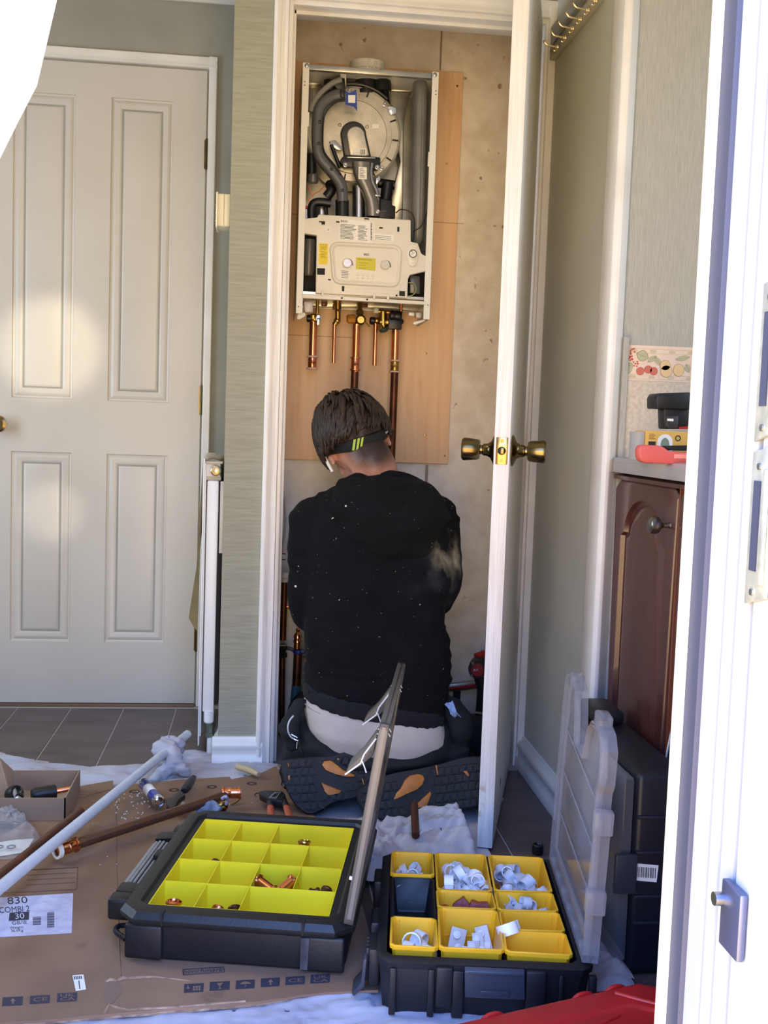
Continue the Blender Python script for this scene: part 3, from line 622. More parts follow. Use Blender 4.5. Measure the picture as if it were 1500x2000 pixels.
# bays left and right of the cover
slab(MB(), [(135, 250), (262, 250), (255, 800), (130, 790)], 2.99, .01, Cc).build('bay_back', m_dark, boiler)
p, q = Cc(200, 300, 2.95), Cc(185, 700, 2.95); MB().lathe([(.0145, 0), (.0155, .006), (.0155, .085), (.011, .096), (.0001, .099)], p, q-p, 24).build('pump_body', mat('charcoal_cylinder', (92, 88, 84), .3), boiler)
slab(MB(), [(1050, 560), (1210, 560), (1205, 830), (1045, 810)], 2.99, .01, Cc).build('bay_back', m_dark, boiler)
slab(MB(), [(1062, 600), (1150, 615), (1150, 770), (1060, 760)], 2.93, .03, Cc).build('circuit_box', m_hose, boiler, bevel=.003)
MB().tube([Cc(1050, 670, 2.92), Cc(1095, 680, 2.92), Cc(1115, 730, 2.92), Cc(1090, 775, 2.92), Cc(1045, 790, 2.92)], .0014, 8, smooth=5).build('earth_wire', mat('green_yellow_wire', (150, 160, 84), .5), boiler)
MB().tube([Cc(940, 70, 2.93), Cc(985, 40, 2.93), Cc(1060, 60, 2.93), Cc(1100, 130, 2.93), Cc(1095, 300, 2.93)], .0016, 8, smooth=5).build('black_cable', m_rub, boiler)
MB().tube([Cc(1165, 405, 2.93), Cc(1195, 400, 2.93), Cc(1210, 430, 2.93)], .0016, 8, smooth=5).tube([Cc(1090, 230, 2.94), Cc(1160, 180, 2.94), Cc(1210, 60, 2.95), Cc(1215, -30, 2.96)], .0014, 8, smooth=5).build('black_cable', m_rub, boiler)
# bottom rail and underside
slab(MB(), [(132, 764), (1200, 832), (1200, 862), (132, 803)], 2.897, .012, Cc).build('bottom_rail', m_enam, boiler, bevel=.002)
for x in (475, 693, 947): 
    yy = {475: 804, 693: 816, 947: 782}[x]; MB().cyl(Cc(x, yy, 2.897), Cc(x, yy, 2.897)-Vector((0, .0015, 0)), .0025, seg=12).build('rail_hole', m_dark, boiler)
for a in ((300, 740), (745, 765), (865, 775)): slab(MB(), [(a[0], a[1]), (a[0]+20, a[1]+1), (a[0]+18, a[1]+45), (a[0]-2, a[1]+44)], 2.893, .008, Cc).build('rail_clip', m_panel, boiler, bevel=.001)
slab(MB(), [(140, 820), (1200, 868), (1198, 925), (1000, 905), (600, 880), (300, 880), (140, 860)], 3.10, .02, Cc).build('pipe_bracket', m_alu, boiler, bevel=.002)
for a in ((300, 830, 350, 870), (610, 850, 700, 880), (400, 850, 470, 900)): slab(MB(), [(a[0], a[1]), (a[2], a[1]+4), (a[2], a[3]), (a[0], a[3])], 3.08, .02, Cc).build('bracket_lug', m_copold, boiler, bevel=.002)
for (x, y) in ((190, 880), (1140, 950)):
    slab(MB(), [(x-42, y-50), (x+38, y-46), (x+38, y+44), (x-36, y+48)] if x < 500 else [(x-28, y-25), (x+24, y-23), (x+22, y+24), (x-26, y+22)], 2.925, .03, Cc).build('clear_latch', clear_mat('milky_clip', (220, 214, 200), .55, .3), boiler, bevel=.003)
for s_, q_ in enumerate(([(92, 935), (160, 925), (165, 960), (110, 990), (85, 985)], [(1090, 1010), (1190, 985), (1200, 1000), (1110, 1035), (1088, 1030)])):
    slab(MB(), q_, 2.915, .015, Cc).build('foot_clip', m_panel, boiler, bevel=.003)
slab(MB(), [(1052, 925), (1100, 930), (1098, 960), (1050, 955)], 2.92, .01, Cc).build('foot_clip', m_panel, boiler, bevel=.002)

# ---- pipes below the boiler
YPI = 3.05
def pipe(px0, py0, px1, py1, r, label, name='copper_pipe', mm=None, y=YPI, extra=None, grp=None):
    p, q = P(px0, py0, y=y), P(px1, py1, y=y)
    t = thing(name, (q.x, q.y, q.z), label, 'pipe', grp)
    MB().cyl(p, q, r, seg=20).build('tube', mm or m_cop, t)
    return t, p, q
def coupling(t, p, q, r, mm, ring=None):
    d = (q-p); L_ = d.length
    MB().lathe([(r*1.02, 0), (r*1.35, .001), (r*1.4, .003), (r*1.35, .006), (r*1.12, .007), (r*1.12, L_/2-.001), (r*1.18, L_/2), (r*1.12, L_/2+.001), (r*1.12, L_-.007), (r*1.35, L_-.006), (r*1.4, L_-.003), (r*1.35, L_-.001), (r*1.02, L_)], p, d, 24).build('coupling', mm, t)
    if ring:
        for h in (.003, L_-.003): o = p+d.normalized()*h; MB().lathe([(r*1.42, -.0025), (r*1.5, -.0015), (r*1.5, .0015), (r*1.42, .0025)], o, d, 24).build('coupling_ring', ring, t)
def cp(x, y): return 560+x/4.412, 400+y/4.412
m_ring = mat('beige_ring', (206, 178, 160), .5)
t, p, q = pipe(*cp(230, 1010), *cp(222, 1330), .0108, 'short new copper pipe with an open coupling, leftmost under the boiler')
coupling(t, P(*cp(222, 1300), y=YPI), P(*cp(219, 1420), y=YPI), .0108, m_cop, m_ring)
pipe(*cp(412, 1010), *cp(403, 1362), .0055, 'thin new copper pipe with a cut end, second from the left under the boiler')
t, p, q = pipe(*cp(602, 1030), *cp(590, 1440), .0108, 'new copper pipe running from the central brass valve down behind the head')
t2 = MB().cyl(P(*cp(588, 1420), y=YPI), P(686, 905, y=YPI), .0108, seg=20).build('lower_tube', m_copold, t)
coupling(t, P(*cp(592, 1310), y=YPI), P(*cp(588, 1432), y=YPI), .0108, m_cop)
pipe(*cp(766, 1020), *cp(756, 1384), .0062, 'thin new copper pipe with a cut end, second from the right under the boiler')
t, p, q = pipe(*cp(940, 1040), *cp(930, 1350), .0108, 'long copper pipe on the right, passing down behind the neck of the kneeling man')
MB().cyl(P(*cp(930, 1440), y=YPI), P(762, 960, y=YPI), .0108, seg=20).build('lower_tube', m_copold, t)
coupling(t, P(*cp(933, 1335), y=YPI), P(*cp(928, 1448), y=YPI), .0108, m_brs, m_ring)
# ---- valves: parts of the boiler
def Vv(x, y, d=YPI): return Cc(x, y, d)
g = MB().cyl(Vv(265, 825), Vv(262, 940), .0042, seg=12).lathe([(.006, 0), (.0095, .004), (.0095, .02), (.0125, .026), (.0125, .034), (.008, .038)], Vv(225, 1060), (0, 0, 1), 16).ball(Vv(240, 985), .0125)
v = g.build('isolating_valve', m_brs, boiler)
MB().cyl(Vv(270, 975, 3.045), Vv(270, 975, 3.022), .0095, seg=18).cbox(Vv(272, 1005, 3.022), (.0085, .006, .020)).build('chrome_lever', m_chrome, v, bevel=.001)
MB().lathe([(.009, 0), (.0105, .002), (.0105, .012), (.008, .014)], Vv(215, 980), (-1, 0, 0), 14).build('black_cap', m_rub, v)
v = MB().cyl(Vv(440, 820), Vv(440, 985), .0075, seg=16).lathe([(.0095, 0), (.0095, .006)], Vv(440, 920), (0, 0, 1), 6).ball(Vv(435, 1000), (.0095, .0095, .0095)).cyl(Vv(435, 1000), Vv(412, 1035), .0078, seg=14).build('brass_elbow', m_brs, boiler)
g = MB().lathe([(.0085, 0), (.0115, .002), (.0115, .012), (.0085, .014), (.007, .018), (.007, .035)], Vv(628, 950), (0, 0, 1), 6).ball(Vv(632, 1000), .014).cyl(Vv(632, 1000), Vv(602, 1045), .011, seg=14).lathe([(.0145, 0), (.0145, .014), (.011, .017), (.0095, .014), (.0001, .014)], Vv(635, 995), (0, -1, 0), 24)
v = g.build('gas_cock', m_brs, boiler)
MB().lathe([(.011, 0), (.0125, .003), (.0125, .020), (.009, .024)], Vv(590, 985, 3.04), (-1, 0, -.05), 8).build('orange_cap', mat('orange_cap_brass', (210, 140, 50), .35, .5), v)
MB().cyl(Vv(670, 1010, 3.03), Vv(715, 1050, 3.03), .0025, seg=8).build('lever_pin', m_brs, v)
g = MB().lathe([(.0095, 0), (.0105, .003), (.0105, .014), (.013, .018), (.013, .024)], Vv(800, 1010), (1, 0, 0), 14).ball(Vv(775, 1000), .0105).cyl(Vv(830, 920), Vv(830, 1060), .0115, seg=16).cyl(Vv(790, 920), Vv(890, 930), .007, seg=14).lathe([(.0125, 0), (.0135, .003), (.0135, .012), (.010, .016)], Vv(815, 1040), (.3, 0, -1), 6)
v = g.build('filling_valve', m_brs, boiler)
MB().lathe([(.009, 0), (.011, .002), (.011, .012), (.008, .015)], Vv(760, 1000), (-1, 0, 0), 14).build('black_cap', m_rub, v)
MB().lathe([(.0105, 0), (.012, .002), (.012, .006), (.009, .008)], Vv(835, 1072, 3.04), (.3, -.2, -1), 12).build('green_handle', mat('dark_green_handle', (40, 72, 60), .4), v)
MB().lathe([(.008, 0), (.0095, .003), (.0095, .010), (.007, .014)], Vv(770, 935), (0, 0, 1), 10).build('white_nut', m_enam, v)
g = MB().lathe([(.014, 0), (.016, .003), (.016, .012), (.0145, .014), (.016, .016), (.016, .030), (.013, .034)], Vv(885, 955, 3.035), (1, 0, -.05), 20).ball(Vv(950, 1005, 3.04), (.020, .014, .012)).box(Vv(905, 0).x, Vv(1020, 0).x, 3.025, 3.055, Vv(0, 1035).z, Vv(0, 940).z)
v = g.build('relief_valve', m_rub, boiler, bevel=.003)
MB().cyl(Vv(985, 860), Vv(985, 940), .0045, seg=12).build('copper_stub', m_cop, v)
MB().lathe([(.0118, -.004), (.0128, 0), (.0118, .006)], Vv(940, 1050), (0, 0, -1), 20).build('compression_nut', m_cop, v)

# ---- old pipes low on the left of the cupboard
def O(x, y, d=3.04): return P(540+x/5, 1060+y/5, y=d)
t = thing('old_copper_pipe', (O(50, 2000).x, 3.04, .0), 'dark old copper pipe capped in white, at the left edge of the cupboard', 'pipe')
MB().cyl(O(80, 380), O(62, 950), .0092, seg=16).cyl(O(60, 1000), Vector((O(45, 1990).x, 3.04, .004)), .0085, seg=16).build('tube', m_copold, t)
g = MB().lathe([(.0115, 0), (.0135, .002), (.0135, .010), (.012, .011), (.0145, .013), (.0145, .018), (.012, .020), (.012, .026)], O(84, 385), (0, 0, 1), 20).build('white_cap', m_enam, t)
g = MB().lathe([(.012, 0), (.0155, .003), (.0155, .012), (.011, .014), (.011, .022), (.0155, .024), (.0155, .034), (.012, .038)], O(58, 1120), (0, 0, 1), 6).build('valve_body', mat('tarnished_steel', (70, 68, 68), .35, .8), t)
MB().cbox(O(60, 1003, 3.02), (.022, .006, .003)).build('valve_screw', m_chrome, t)
MB().cyl(O(85, 625), O(205, 628), .0048, seg=12).lathe([(.0062, 0), (.0075, .002), (.0062, .004)], O(150, 627), (1, 0, 0), 14).build('side_stub', m_cop, t)
t = thing('heating_pipe', (O(165, 1600).x, 3.02, .0), 'old pipe with brass fittings and a blue clamp, left of the kneeling man', 'pipe')
MB().lathe([(.003, 0), (.007, .006), (.0045, .012), (.009, .018), (.0115, .022), (.0115, .030), (.0095, .032), (.012, .036), (.012, .042), (.010, .044), (.010, .060)], O(212, 830, 3.02), (-.02, 0, -1), 18).build('brass_fitting', m_cop, t)
MB().cyl(O(212, 1060, 3.02), O(195, 1400, 3.02), .0125, seg=18).build('tube', m_copold, t)
MB().cyl(O(195, 1390, 3.02), O(180, 1560, 3.02), .0135, seg=18).cyl(O(180, 1560, 3.02), Vector((O(165, 1700).x, 3.02, .004)), .0125, seg=18).build('painted_tube', mat('blue_green_paint', (36, 72, 96), .6, c2=(44, 84, 66), nscale=40), t)
MB().lathe([(.0140, 0), (.0155, .002), (.0155, .011), (.0140, .013)], O(214, 1085, 3.02), (0, 0, 1), 18).cbox(O(265, 1065, 3.0), (.016, .010, .010)).build('blue_clamp', mat('blue_plastic', (30, 40, 110), .45), t, bevel=.001)
MB().cyl(O(110, 1026), O(175, 1050), .006, seg=10).build('clamp_bar', m_hose, t)
bpn = MB().box(P(552, 1300, y=3.13).x, P(576, 1300, y=3.13).x, 3.125, YB, P(560, 1375, y=3.13).z, P(560, 1200, y=3.13).z)
MB().text('C', .030, lambda u, v: P(552, 1088, y=YB-.0008)+Vector((u, 0, v))).build('pencil_letter', m_ink, cb)
MB().text('H', .022, lambda u, v: P(599, 1306, y=YB-.0008)+Vector((u, 0, v))).build('pencil_letter', m_ink, cb)
# pale wire beside the frame
w_ = MB().tube([P(549, 930, y=3.12), P(556, 985, y=3.12), P(557, 1030, y=3.12), P(548, 1090, y=3.12)], .0028, 8, smooth=5).build('loose_wire', mat('pale_cable', (190, 180, 165), .5)); tag(w_, 'pale loose cable against the wall at the left of the cupboard', 'cable')
# ---- spirit level and impact driver on the right of the cupboard
p0, p1 = P(868, 1345, y=3.09), P(975, 1334, y=3.09)
t = thing('spirit_level', ((p0.x+p1.x)/2, 3.09, 0), 'grey and red spirit level leaning behind the kneeling man', 'spirit level')
d = p1-p0; n = Vector((-d.z, 0, d.x)).normalized()
MB().prism([p0+n*.010, p1+n*.012, p1-n*.012, p0-n*.010], (0, .022, 0)).build('bar', m_steel, t, bevel=.001)
MB().prism([p0+n*.003, p1+n*.006, p1-n*.006, p0-n*.005], (0, -.002, 0)).build('red_stripe', m_red, t, bevel=.0005)
MB().box(p0.x+.03, p0.x+.05, 3.095, 3.11, 0, p0.z-.008).box(p1.x-.03, p1.x-.01, 3.095, 3.11, 0, p1.z-.008).build('end_support', m_dark, t)
yt = 2.93
def T(x, y, d=yt): return P(860+x/7.143, 1220+y/7.143, y=d)
t = thing('impact_driver', (T(600, 1400).x, yt, 0), 'black and red impact driver standing between the man and the open door', 'power tool')
c_ = T(515, 630)
MB().lathe([(.0001, -.004), (.0235, -.004), (.0255, 0), (.0275, .012), (.029, .05), (.026, .075), (.016, .095), (.010, .12), (.0001, .122)], c_, (.35, 1, .02), 24).build('motor_housing', m_black, t)
MB().lathe([(.0185, 0), (.0185, .005), (.016, .007), (.0001, .007)], c_+Vector((.001, -.003, 0)), (-.35, -1, -.02), 24).build('end_cap', mat('dark_red_plastic', (134, 22, 30), .4), t)
for a in (.6, 2.2, 3.9, 5.5): MB().cyl(c_+Vector((.0225*math.cos(a), .004, .0225*math.sin(a))), c_+Vector((.0225*math.cos(a), -.007, .0225*math.sin(a))), .0035, seg=10).build('screw', m_steel, t)
MB().text('FUEL', .0095, lambda u, v: c_+Vector((u-.0035, -.0115+u*.35, v+.002))).build('lettering', m_lab, t)
MB().tube([c_+Vector((.010, .02, -.015)), T(590, 900, 2.95), T(575, 1200, 2.96), T(580, 1320, 2.96)], [.019, .0165, .017, .02], 16, smooth=4).build('grip', m_black, t)
MB().tube([c_+Vector((.004, .045, .026)), c_+Vector((.02, .05, .03)), c_+Vector((.03, .07, .03))], .012, 12).build('red_shell', m_red, t)
zb = T(550, 1400).z
MB().box(T(430, 0).x, T(640, 0).x+.02, 2.92, 3.01, max(.001, zb-.03), zb+.018).build('battery', mat('dark_red_battery', (70, 18, 26), .45), t, bevel=.005)
MB().box(T(430, 0).x+.004, T(640, 0).x+.016, 2.925, 3.005, 0, max(.002, zb-.029)).build('battery_foot', m_black, t, bevel=.004)
# dark tool bag low behind the door
t = MB(); bq = T(560, 1700, 2.88)
t.box(.53, .655, 2.84, 2.91, 0, .105)
tb = t.build('tool_bag', mat('dark_nylon', (26, 28, 34), .8, bump=.3, bscale=300), bevel=.02, seg=3); tag(tb, 'dark nylon tool bag low in the cupboard behind the open door', 'bag')
k = MB().tube([(.54, 2.835, .10), (.57, 2.83, .125), (.61, 2.83, .128), (.645, 2.835, .10)], .003, 8, smooth=5).build('handle', mat('grey_cord', (120, 110, 100), .6), tb)
# ============================================================ PERSON kneeling, back to the camera
def remesh(mb, voxel, it=3, disp=None, seedless=True):
    """fuse overlapping closed pieces into one continuous surface"""
    me = bpy.data.meshes.new('r'); bmesh.ops.recalc_face_normals(mb.b, faces=mb.b.faces); mb.b.to_mesh(me); mb.b.free()
    o = bpy.data.objects.new('r', me); COL.objects.link(o); md = o.modifiers.new('r', 'REMESH'); md.mode = 'VOXEL'; md.voxel_size = voxel; md.use_smooth_shade = True
    dg = bpy.context.evaluated_depsgraph_get(); m2 = bpy.data.meshes.new_from_object(o.evaluated_get(dg))
    bpy.data.objects.remove(o); bpy.data.meshes.remove(me)
    out = MB(); out.b.from_mesh(m2); bpy.data.meshes.remove(m2)
    for _ in range(it): bmesh.ops.smooth_vert(out.b, verts=out.b.verts, factor=.5, use_axis_x=True, use_axis_y=True, use_axis_z=True)
    if disp:
        out.b.normal_update()
        mv = [(v, v.normal*disp(v.co)) for v in out.b.verts]
        for v, d in mv: v.co += d
    return out
def bb(o): 
    vs = [v.co+o.location for v in o.data.vertices]; return [round(min(v[i] for v in vs), 3) for i in range(3)], [round(max(v[i] for v in vs), 3) for i in range(3)]
m_skin = mat('skin', (200, 148, 124), .5, c2=(186, 130, 106), nscale=25, bump=.05, bscale=300, spec=.4)
m_hair = mat('dark_brown_hair', (32, 23, 16), .5, c2=(54, 39, 27), nscale=60, spec=.35)
m_hood = mat('black_fleece', (8, 8, 10), .92, c2=(13, 13, 16), nscale=16, bump=.35, bscale=420, spec=.2, bdist=.001)
for sc_, lo_, c_ in ((80, .785, (196, 190, 176)), (150, .775, (150, 146, 134))): add_specks(m_hood, c_, sc_, lo_, lo_+.02, detail=1)
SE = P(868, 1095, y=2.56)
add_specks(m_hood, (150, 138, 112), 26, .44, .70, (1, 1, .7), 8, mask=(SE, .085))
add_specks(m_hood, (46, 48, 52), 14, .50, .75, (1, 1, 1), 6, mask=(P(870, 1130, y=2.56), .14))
m_navy = mat('dark_navy_workwear', (11, 12, 16), .88, c2=(19, 20, 25), nscale=12, bump=.3, bscale=300, bdist=.001)
m_base = mat('pale_grey_jersey', (196, 186, 178), .85, c2=(182, 172, 164), nscale=8, bump=.2, bscale=260)
person = thing('person', (.29, 2.62, 0), 'man in black hoodie and headband kneeling with his back turned in the boiler cupboard', 'person')
# ---- head frame
HC = P(690, 853, y=2.70)
HR = Matrix.Rotation(math.radians(-20), 3, 'Y') @ Matrix.Rotation(math.radians(16), 3, 'Z') @ Matrix.Rotation(math.radians(-26), 3, 'X')
def HL(x, y, z): return HC+HR @ Vector((x, y, z))
g = MB()
g.ball(HC, (.074, .092, .098), 28, 18, HR)                                   # skull
g.ball(HL(0, .045, -.055), (.056, .055, .062), 20, 12, HR)                  # face and jaw
g.ball(HL(0, .098, -.045), (.012, .018, .022), 10, 8, HR)                   # nose
g.ball(HL(0, .075, -.105), (.022, .020, .016), 12, 8, HR)                   # chin
for sx_ in (-1, 1):
    g.ball(HL(sx_*.030, .088, -.012), (.018, .010, .008), 10, 8, HR)        # brow
    g.ball(HL(sx_*.078, .004, -.022), (.007, .017, .030), 14, 10, HR @ Matrix.Rotation(-.2, 3, 'X') @ Matrix.Rotation(sx_*.35, 3, 'Z'))  # ear
    g.ball(HL(sx_*.079, .000, -.048), (.006, .009, .010), 10, 8, HR)
g.ball(HL(0, .088, -.078), (.020, .010, .007), 12, 8, HR)                   # lips
NB = P(738, 960, y=2.665)
g.tube([HL(0, -.018, -.05), HL(0, -.03, -.09), (HL(0, -.03, -.09)+NB)/2+Vector((.003, -.006, .004)), NB, NB+Vector((0, .0, -.05))], [.056, .055, .056, .066, .085], 20, smooth=3)
# trunk under the clothes, arms and hands
g.tube([NB+Vector((0, 0, -.03)), (.285, 2.61, .55), (.29, 2.59, .35), (.29, 2.57, .16)], [.075, .10, .10, .10], 18, smooth=3)
def hand(base, fdir, up, side):
    """palm with four fingers and a thumb, curled; fdir: finger direction, up: back of the hand, side: towards the thumb"""
    fdir, up, side = [Vector(v).normalized() for v in (fdir, up, side)]
    R_ = Matrix((side, fdir, up)).transposed()
    g.ball(base+fdir*.045, (.040, .050, .016), 16, 10, R_)
    for k, (o_, ln) in enumerate(((.027, .072), (.009, .080), (-.009, .074), (-.026, .058))):
        a = base+fdir*.080+side*o_; pts = [a-fdir*.03]; an = .15
        pts.append(a)
        for s_ in (.42, .33, .25):
            a = a+(fdir*math.cos(an)-up*math.sin(an))*ln*s_; an += .62; pts.append(a)
        g.tube(pts, [.0095, .0095, .0088, .008, .0068], 10, smooth=2)
    a = base+fdir*.02+side*.03; g.tube([a-side*.01, a+side*.022+fdir*.015-up*.006, a+side*.030+fdir*.042-up*.018, a+side*.024+fdir*.064-up*.028], [.013, .0115, .0098, .008], 10, smooth=2)
SHL, SHR = P(612, 1012, y=2.63), P(858, 1010, y=2.63)
ELL, ELR = P(606, 1190, y=2.63), P(852, 1165, y=2.62)
WRL, WRR = Vector((.175, 2.87, .50)), Vector((.365, 2.87, .48))
for S_, E_, W_, sd in ((SHL, ELL, WRL, 1), (SHR, ELR, WRR, -1)):
    g.tube([S_, (S_+E_)/2, E_, (E_+W_)/2, W_], [.046, .042, .034, .034, .022], 14, smooth=3)
    fd = (W_-E_).normalized(); fd = (fd+Vector((sd*.15, .1, 0))).normalized()
    hand(W_-fd*.005, fd, Vector((-sd*.2, -.1, 1)), Vector((sd, 0, .15)))
body = remesh(g, .0045, 2)
body = body.build('body', m_skin, person, ang=180)
mk = body.data.materials[0]
add_specks(m_skin, (40, 29, 22), 700, .02, .52, detail=2, mask=(HL(.004, -.080, -.080), .082))
add_specks(m_skin, (44, 32, 25), 8, .05, .30, detail=3, mask=(HL(.004, -.075, -.055), .080))
# ---- hair
random.seed(11)
def cap(scale, zmin_fn, m, name, seg=48, rings=26, puff=0):
    h = MB(); L_ = []
    for k in range(rings+1):
        L_.append([])
        for j in range(seg):
            a = 2*math.pi*j/seg; zt = zmin_fn(a); t = math.acos(max(-1, min(1, zt)))*k/rings
            r_ = scale*(1+puff*noise.noise(Vector((math.cos(a)*3, math.sin(a)*3, t*2.6))))
            L_[-1].append(HL(.074*r_*math.sin(t)*math.cos(a)+.0001*math.cos(a), .092*r_*math.sin(t)*math.sin(a), .098*r_*math.cos(t)))
    h.loft(L_, False); return h.build(name, m, person, ang=180)
hair = cap(1.16, lambda a: (-.42+.30*abs(math.cos(a))**3) if math.sin(a) < 0 else -.12+.55*math.sin(a), m_hair, 'hair', puff=.10)
hs = MB()
crown = Vector((.01, -.02, 1)).normalized()
for k in range(620):
    a = random.random()*2*math.pi; t = math.acos(1-random.random()*1.2)
    n_ = Vector((math.sin(t)*math.cos(a), math.sin(t)*math.sin(a), math.cos(t)))
    if n_.y > .55 and n_.z < .5: continue
    if n_.y > -.2 and abs(n_.x) > .8 and n_.z < -.02: continue
    fl_ = (n_-crown*n_.dot(crown)); fl_ = fl_.normalized() if fl_.length > .05 else Vector((0, -1, 0))
    gw = HR.transposed() @ Vector((-.25, -.15, -1))                 # gravity and comb direction in head space
    tng = (fl_*1.0+gw*.8); tng = (tng-n_*tng.dot(n_)).normalized()
    ln = (.050+.025*random.random())*max(.25, min(1, (n_.z+.42)/.6)); s0 = Vector((n_.x*.074*1.09, n_.y*.092*1.09, n_.z*.098*1.09)); pts = []
    lift = .009+.005*random.random(); cur = Vector((random.uniform(-1, 1), random.uniform(-1, 1), random.uniform(-1, 1)))*.007
    for q_ in range(6):
        u = q_/5; p_ = s0+tng*ln*u+n_*lift*math.sin(u*2.9)+cur*u*u
        e_ = Vector((p_.x/.074, p_.y/.092, p_.z/.098)); el = e_.length
        tgt_ = 1.15+.10*math.sin(u*3.0)
        p_ = p_*(tgt_/el) if el < tgt_ else p_*((1.29)/el if el > 1.29 else 1)
        pts.append(HL(*p_))
    r_ = .0050+.0030*random.random()
    hs.tube(pts, [r_*.7, r_, r_, r_*.8, r_*.5, .0004], 5, squash=.55)
hs.build('hair_tufts', m_hair, person, ang=180)['kind'] = 'stuff'
# ---- headband, following the skull just below the loose hair
def band_pt(a, v, s_=1.075):
    """a = angle round the head, v = -1..1 across the band"""
    z = -.062+.095*(math.sin(a)+1)/2+v*.0125
    k = math.sqrt(max(.02, 1-(z/.098)**2)); return HL(.074*k*s_*math.cos(a), .092*k*s_*math.sin(a), z*1.0)
hb = MB(); n_ = 56; rows = []
for v in (-1, -.5, 0, .5, 1): rows.append([band_pt(2*math.pi*j/n_, v, 1.16 if abs(v) < 1 else 1.13) for j in range(n_)])
hb.loft(rows, False); rows = [[band_pt(2*math.pi*j/n_, v, 1.10) for j in range(n_)] for v in (-1, 1)]
hb.loft(rows, False)
band = hb.build('headband', mat('black_elastic', (18, 18, 21), .8, bump=.2, bscale=400), person, ang=180)
m_lime = mat('lime_print', (176, 204, 80), .6)
aa = -math.pi/2-.62
for k in range(3):
    a0 = aa+k*.125; w_ = .075
    MB().prism([band_pt(a0-.10, -.9, 1.188), band_pt(a0-.10+w_, -.9, 1.188), band_pt(a0+.12+w_, .9, 1.188), band_pt(a0+.12, .9, 1.188)], (HR @ Vector((0, -.0006, 0)))).build('stripe', m_lime, band)
for k in range(6):
    a0 = -.80+k*.045; MB().prism([band_pt(a0, -.1, 1.188), band_pt(a0+.018, -.1, 1.188), band_pt(a0+.03, .55, 1.188), band_pt(a0+.012, .55, 1.188)], (.0004, -.0004, 0)).build('small_print', m_lab, band)
ep = MB().tube([HL(-.0815, .010, -.026), HL(-.086, .016, -.034), HL(-.084, .022, -.062)], [.0055, .0048, .0036], 12, smooth=3).build('earphone', m_enam, person)
# ---- hoodie
def ring(pxl, pxr, py, yc, hy, tilt=0, n=40, pw=.75):
    a, b = P(pxl, py, y=yc), P(pxr, py, y=yc); c_ = (a+b)/2; w_ = (b-a).length/2; out = []
    for j in range(n):
        t = 2*math.pi*j/n; cx_, sy_ = math.cos(t), math.sin(t)
        out.append(c_+Vector((w_*math.copysign(abs(cx_)**pw, cx_), hy*math.copysign(abs(sy_)**pw, sy_), -tilt*cx_)))
    return out
RG = [(700, 772, 930, 2.675, .050), (672, 815, 938, 2.665, .066), (640, 850, 955, 2.655, .085), (615, 872, 985, 2.64, .102), (600, 882, 1030, 2.625, .116), (598, 880, 1090, 2.61, .122),
      (598, 874, 1150, 2.595, .124), (596, 868, 1215, 2.585, .122), (596, 874, 1270, 2.575, .124), (596, 878, 1320, 2.565, .128)]
g = MB(); rr_ = [ring(*r_) for r_ in RG]+[ring(592, 866, 1366, 2.558, .130, .034)]
g.loft(rr_)
for S_, E_, W_ in ((SHL, ELL, WRL), (SHR, ELR, WRR)):
    g.tube([S_+Vector((0, 0, .006)), (S_*.6+E_*.4), E_+Vector((0, -.01, .01)), E_*.75+W_*.25+Vector((0, 0, -.01)), W_], [.056, .057, .053, .052, .038], 18, smooth=4)
g.ball(SHL+Vector((.004, 0, .004)), (.052, .054, .046), 16, 12); g.ball(SHR+Vector((-.004, 0, .006)), (.052, .054, .046), 16, 12)
g.ball(P(628, 968, y=2.64), (.012, .02, .012), 10, 8)
def folds(p):
    a = noise.noise(Vector((p.x*6, p.y*6, p.z*14)))*.009
    b = noise.noise(Vector((p.x*5+3, p.y*5, p.z*34)))
    low = max(0, min(1, (.46-p.z)/.2)); s_ = max(0, min(1, (abs(p.x-.28)-.12)/.06))
    return a+(1-abs(b)*2.2)*.0055*(low*.9+s_*.35)+noise.noise(p*40)*.0015
hoodie = remesh(g, .006, 2, folds).build('hoodie', m_hood, person, ang=180)
g = MB()   # hem band and cuffs
a_, b_ = ring(590, 868, 1352, 2.557, .136, .034), ring(591, 866, 1384, 2.553, .134, .034)
g.loft([a_, b_]); g2 = remesh(g, .005, 2, lambda p: .0022*math.sin(p.x*260)*.3+noise.noise(p*18)*.003)
g2.build('hem_band', mat('ribbed_hem', (13, 12, 17), .9, bump=.6, bscale=90, stretch=(8, 8, .6)), hoodie, ang=180)
# hood lying on the back
g = MB(); hr_ = []
for (pl, pr, py, yc, hy) in ((690, 792, 930, 2.615, .030), (660, 840, 946, 2.590, .050), (645, 868, 972, 2.560, .060), (650, 878, 1005, 2.540, .058), (672, 868, 1040, 2.528, .048), (700, 840, 1072, 2.520, .038), (730, 805, 1096, 2.520, .022)):
    hr_.append(ring(pl, pr, py, yc, hy, 0, 32, .9))
g.loft(hr_)
def hf(p): 
    return (1-abs(noise.noise(Vector((p.x*9+p.z*7, p.y*6, p.z*15)))*2.4))*.007+noise.noise(p*30)*.002
remesh(g, .006, 3, hf).build('hood', m_hood, person, ang=180)
# collar
cl = MB(); cp_ = [P(672+4, 940, y=2.64), P(705, 928, y=2.605), P(745, 925, y=2.595), P(790, 930, y=2.61), P(822, 944, y=2.65)]
cl.tube(cp_, .0095, 12, smooth=6).build('collar', m_hood, person, ang=180)
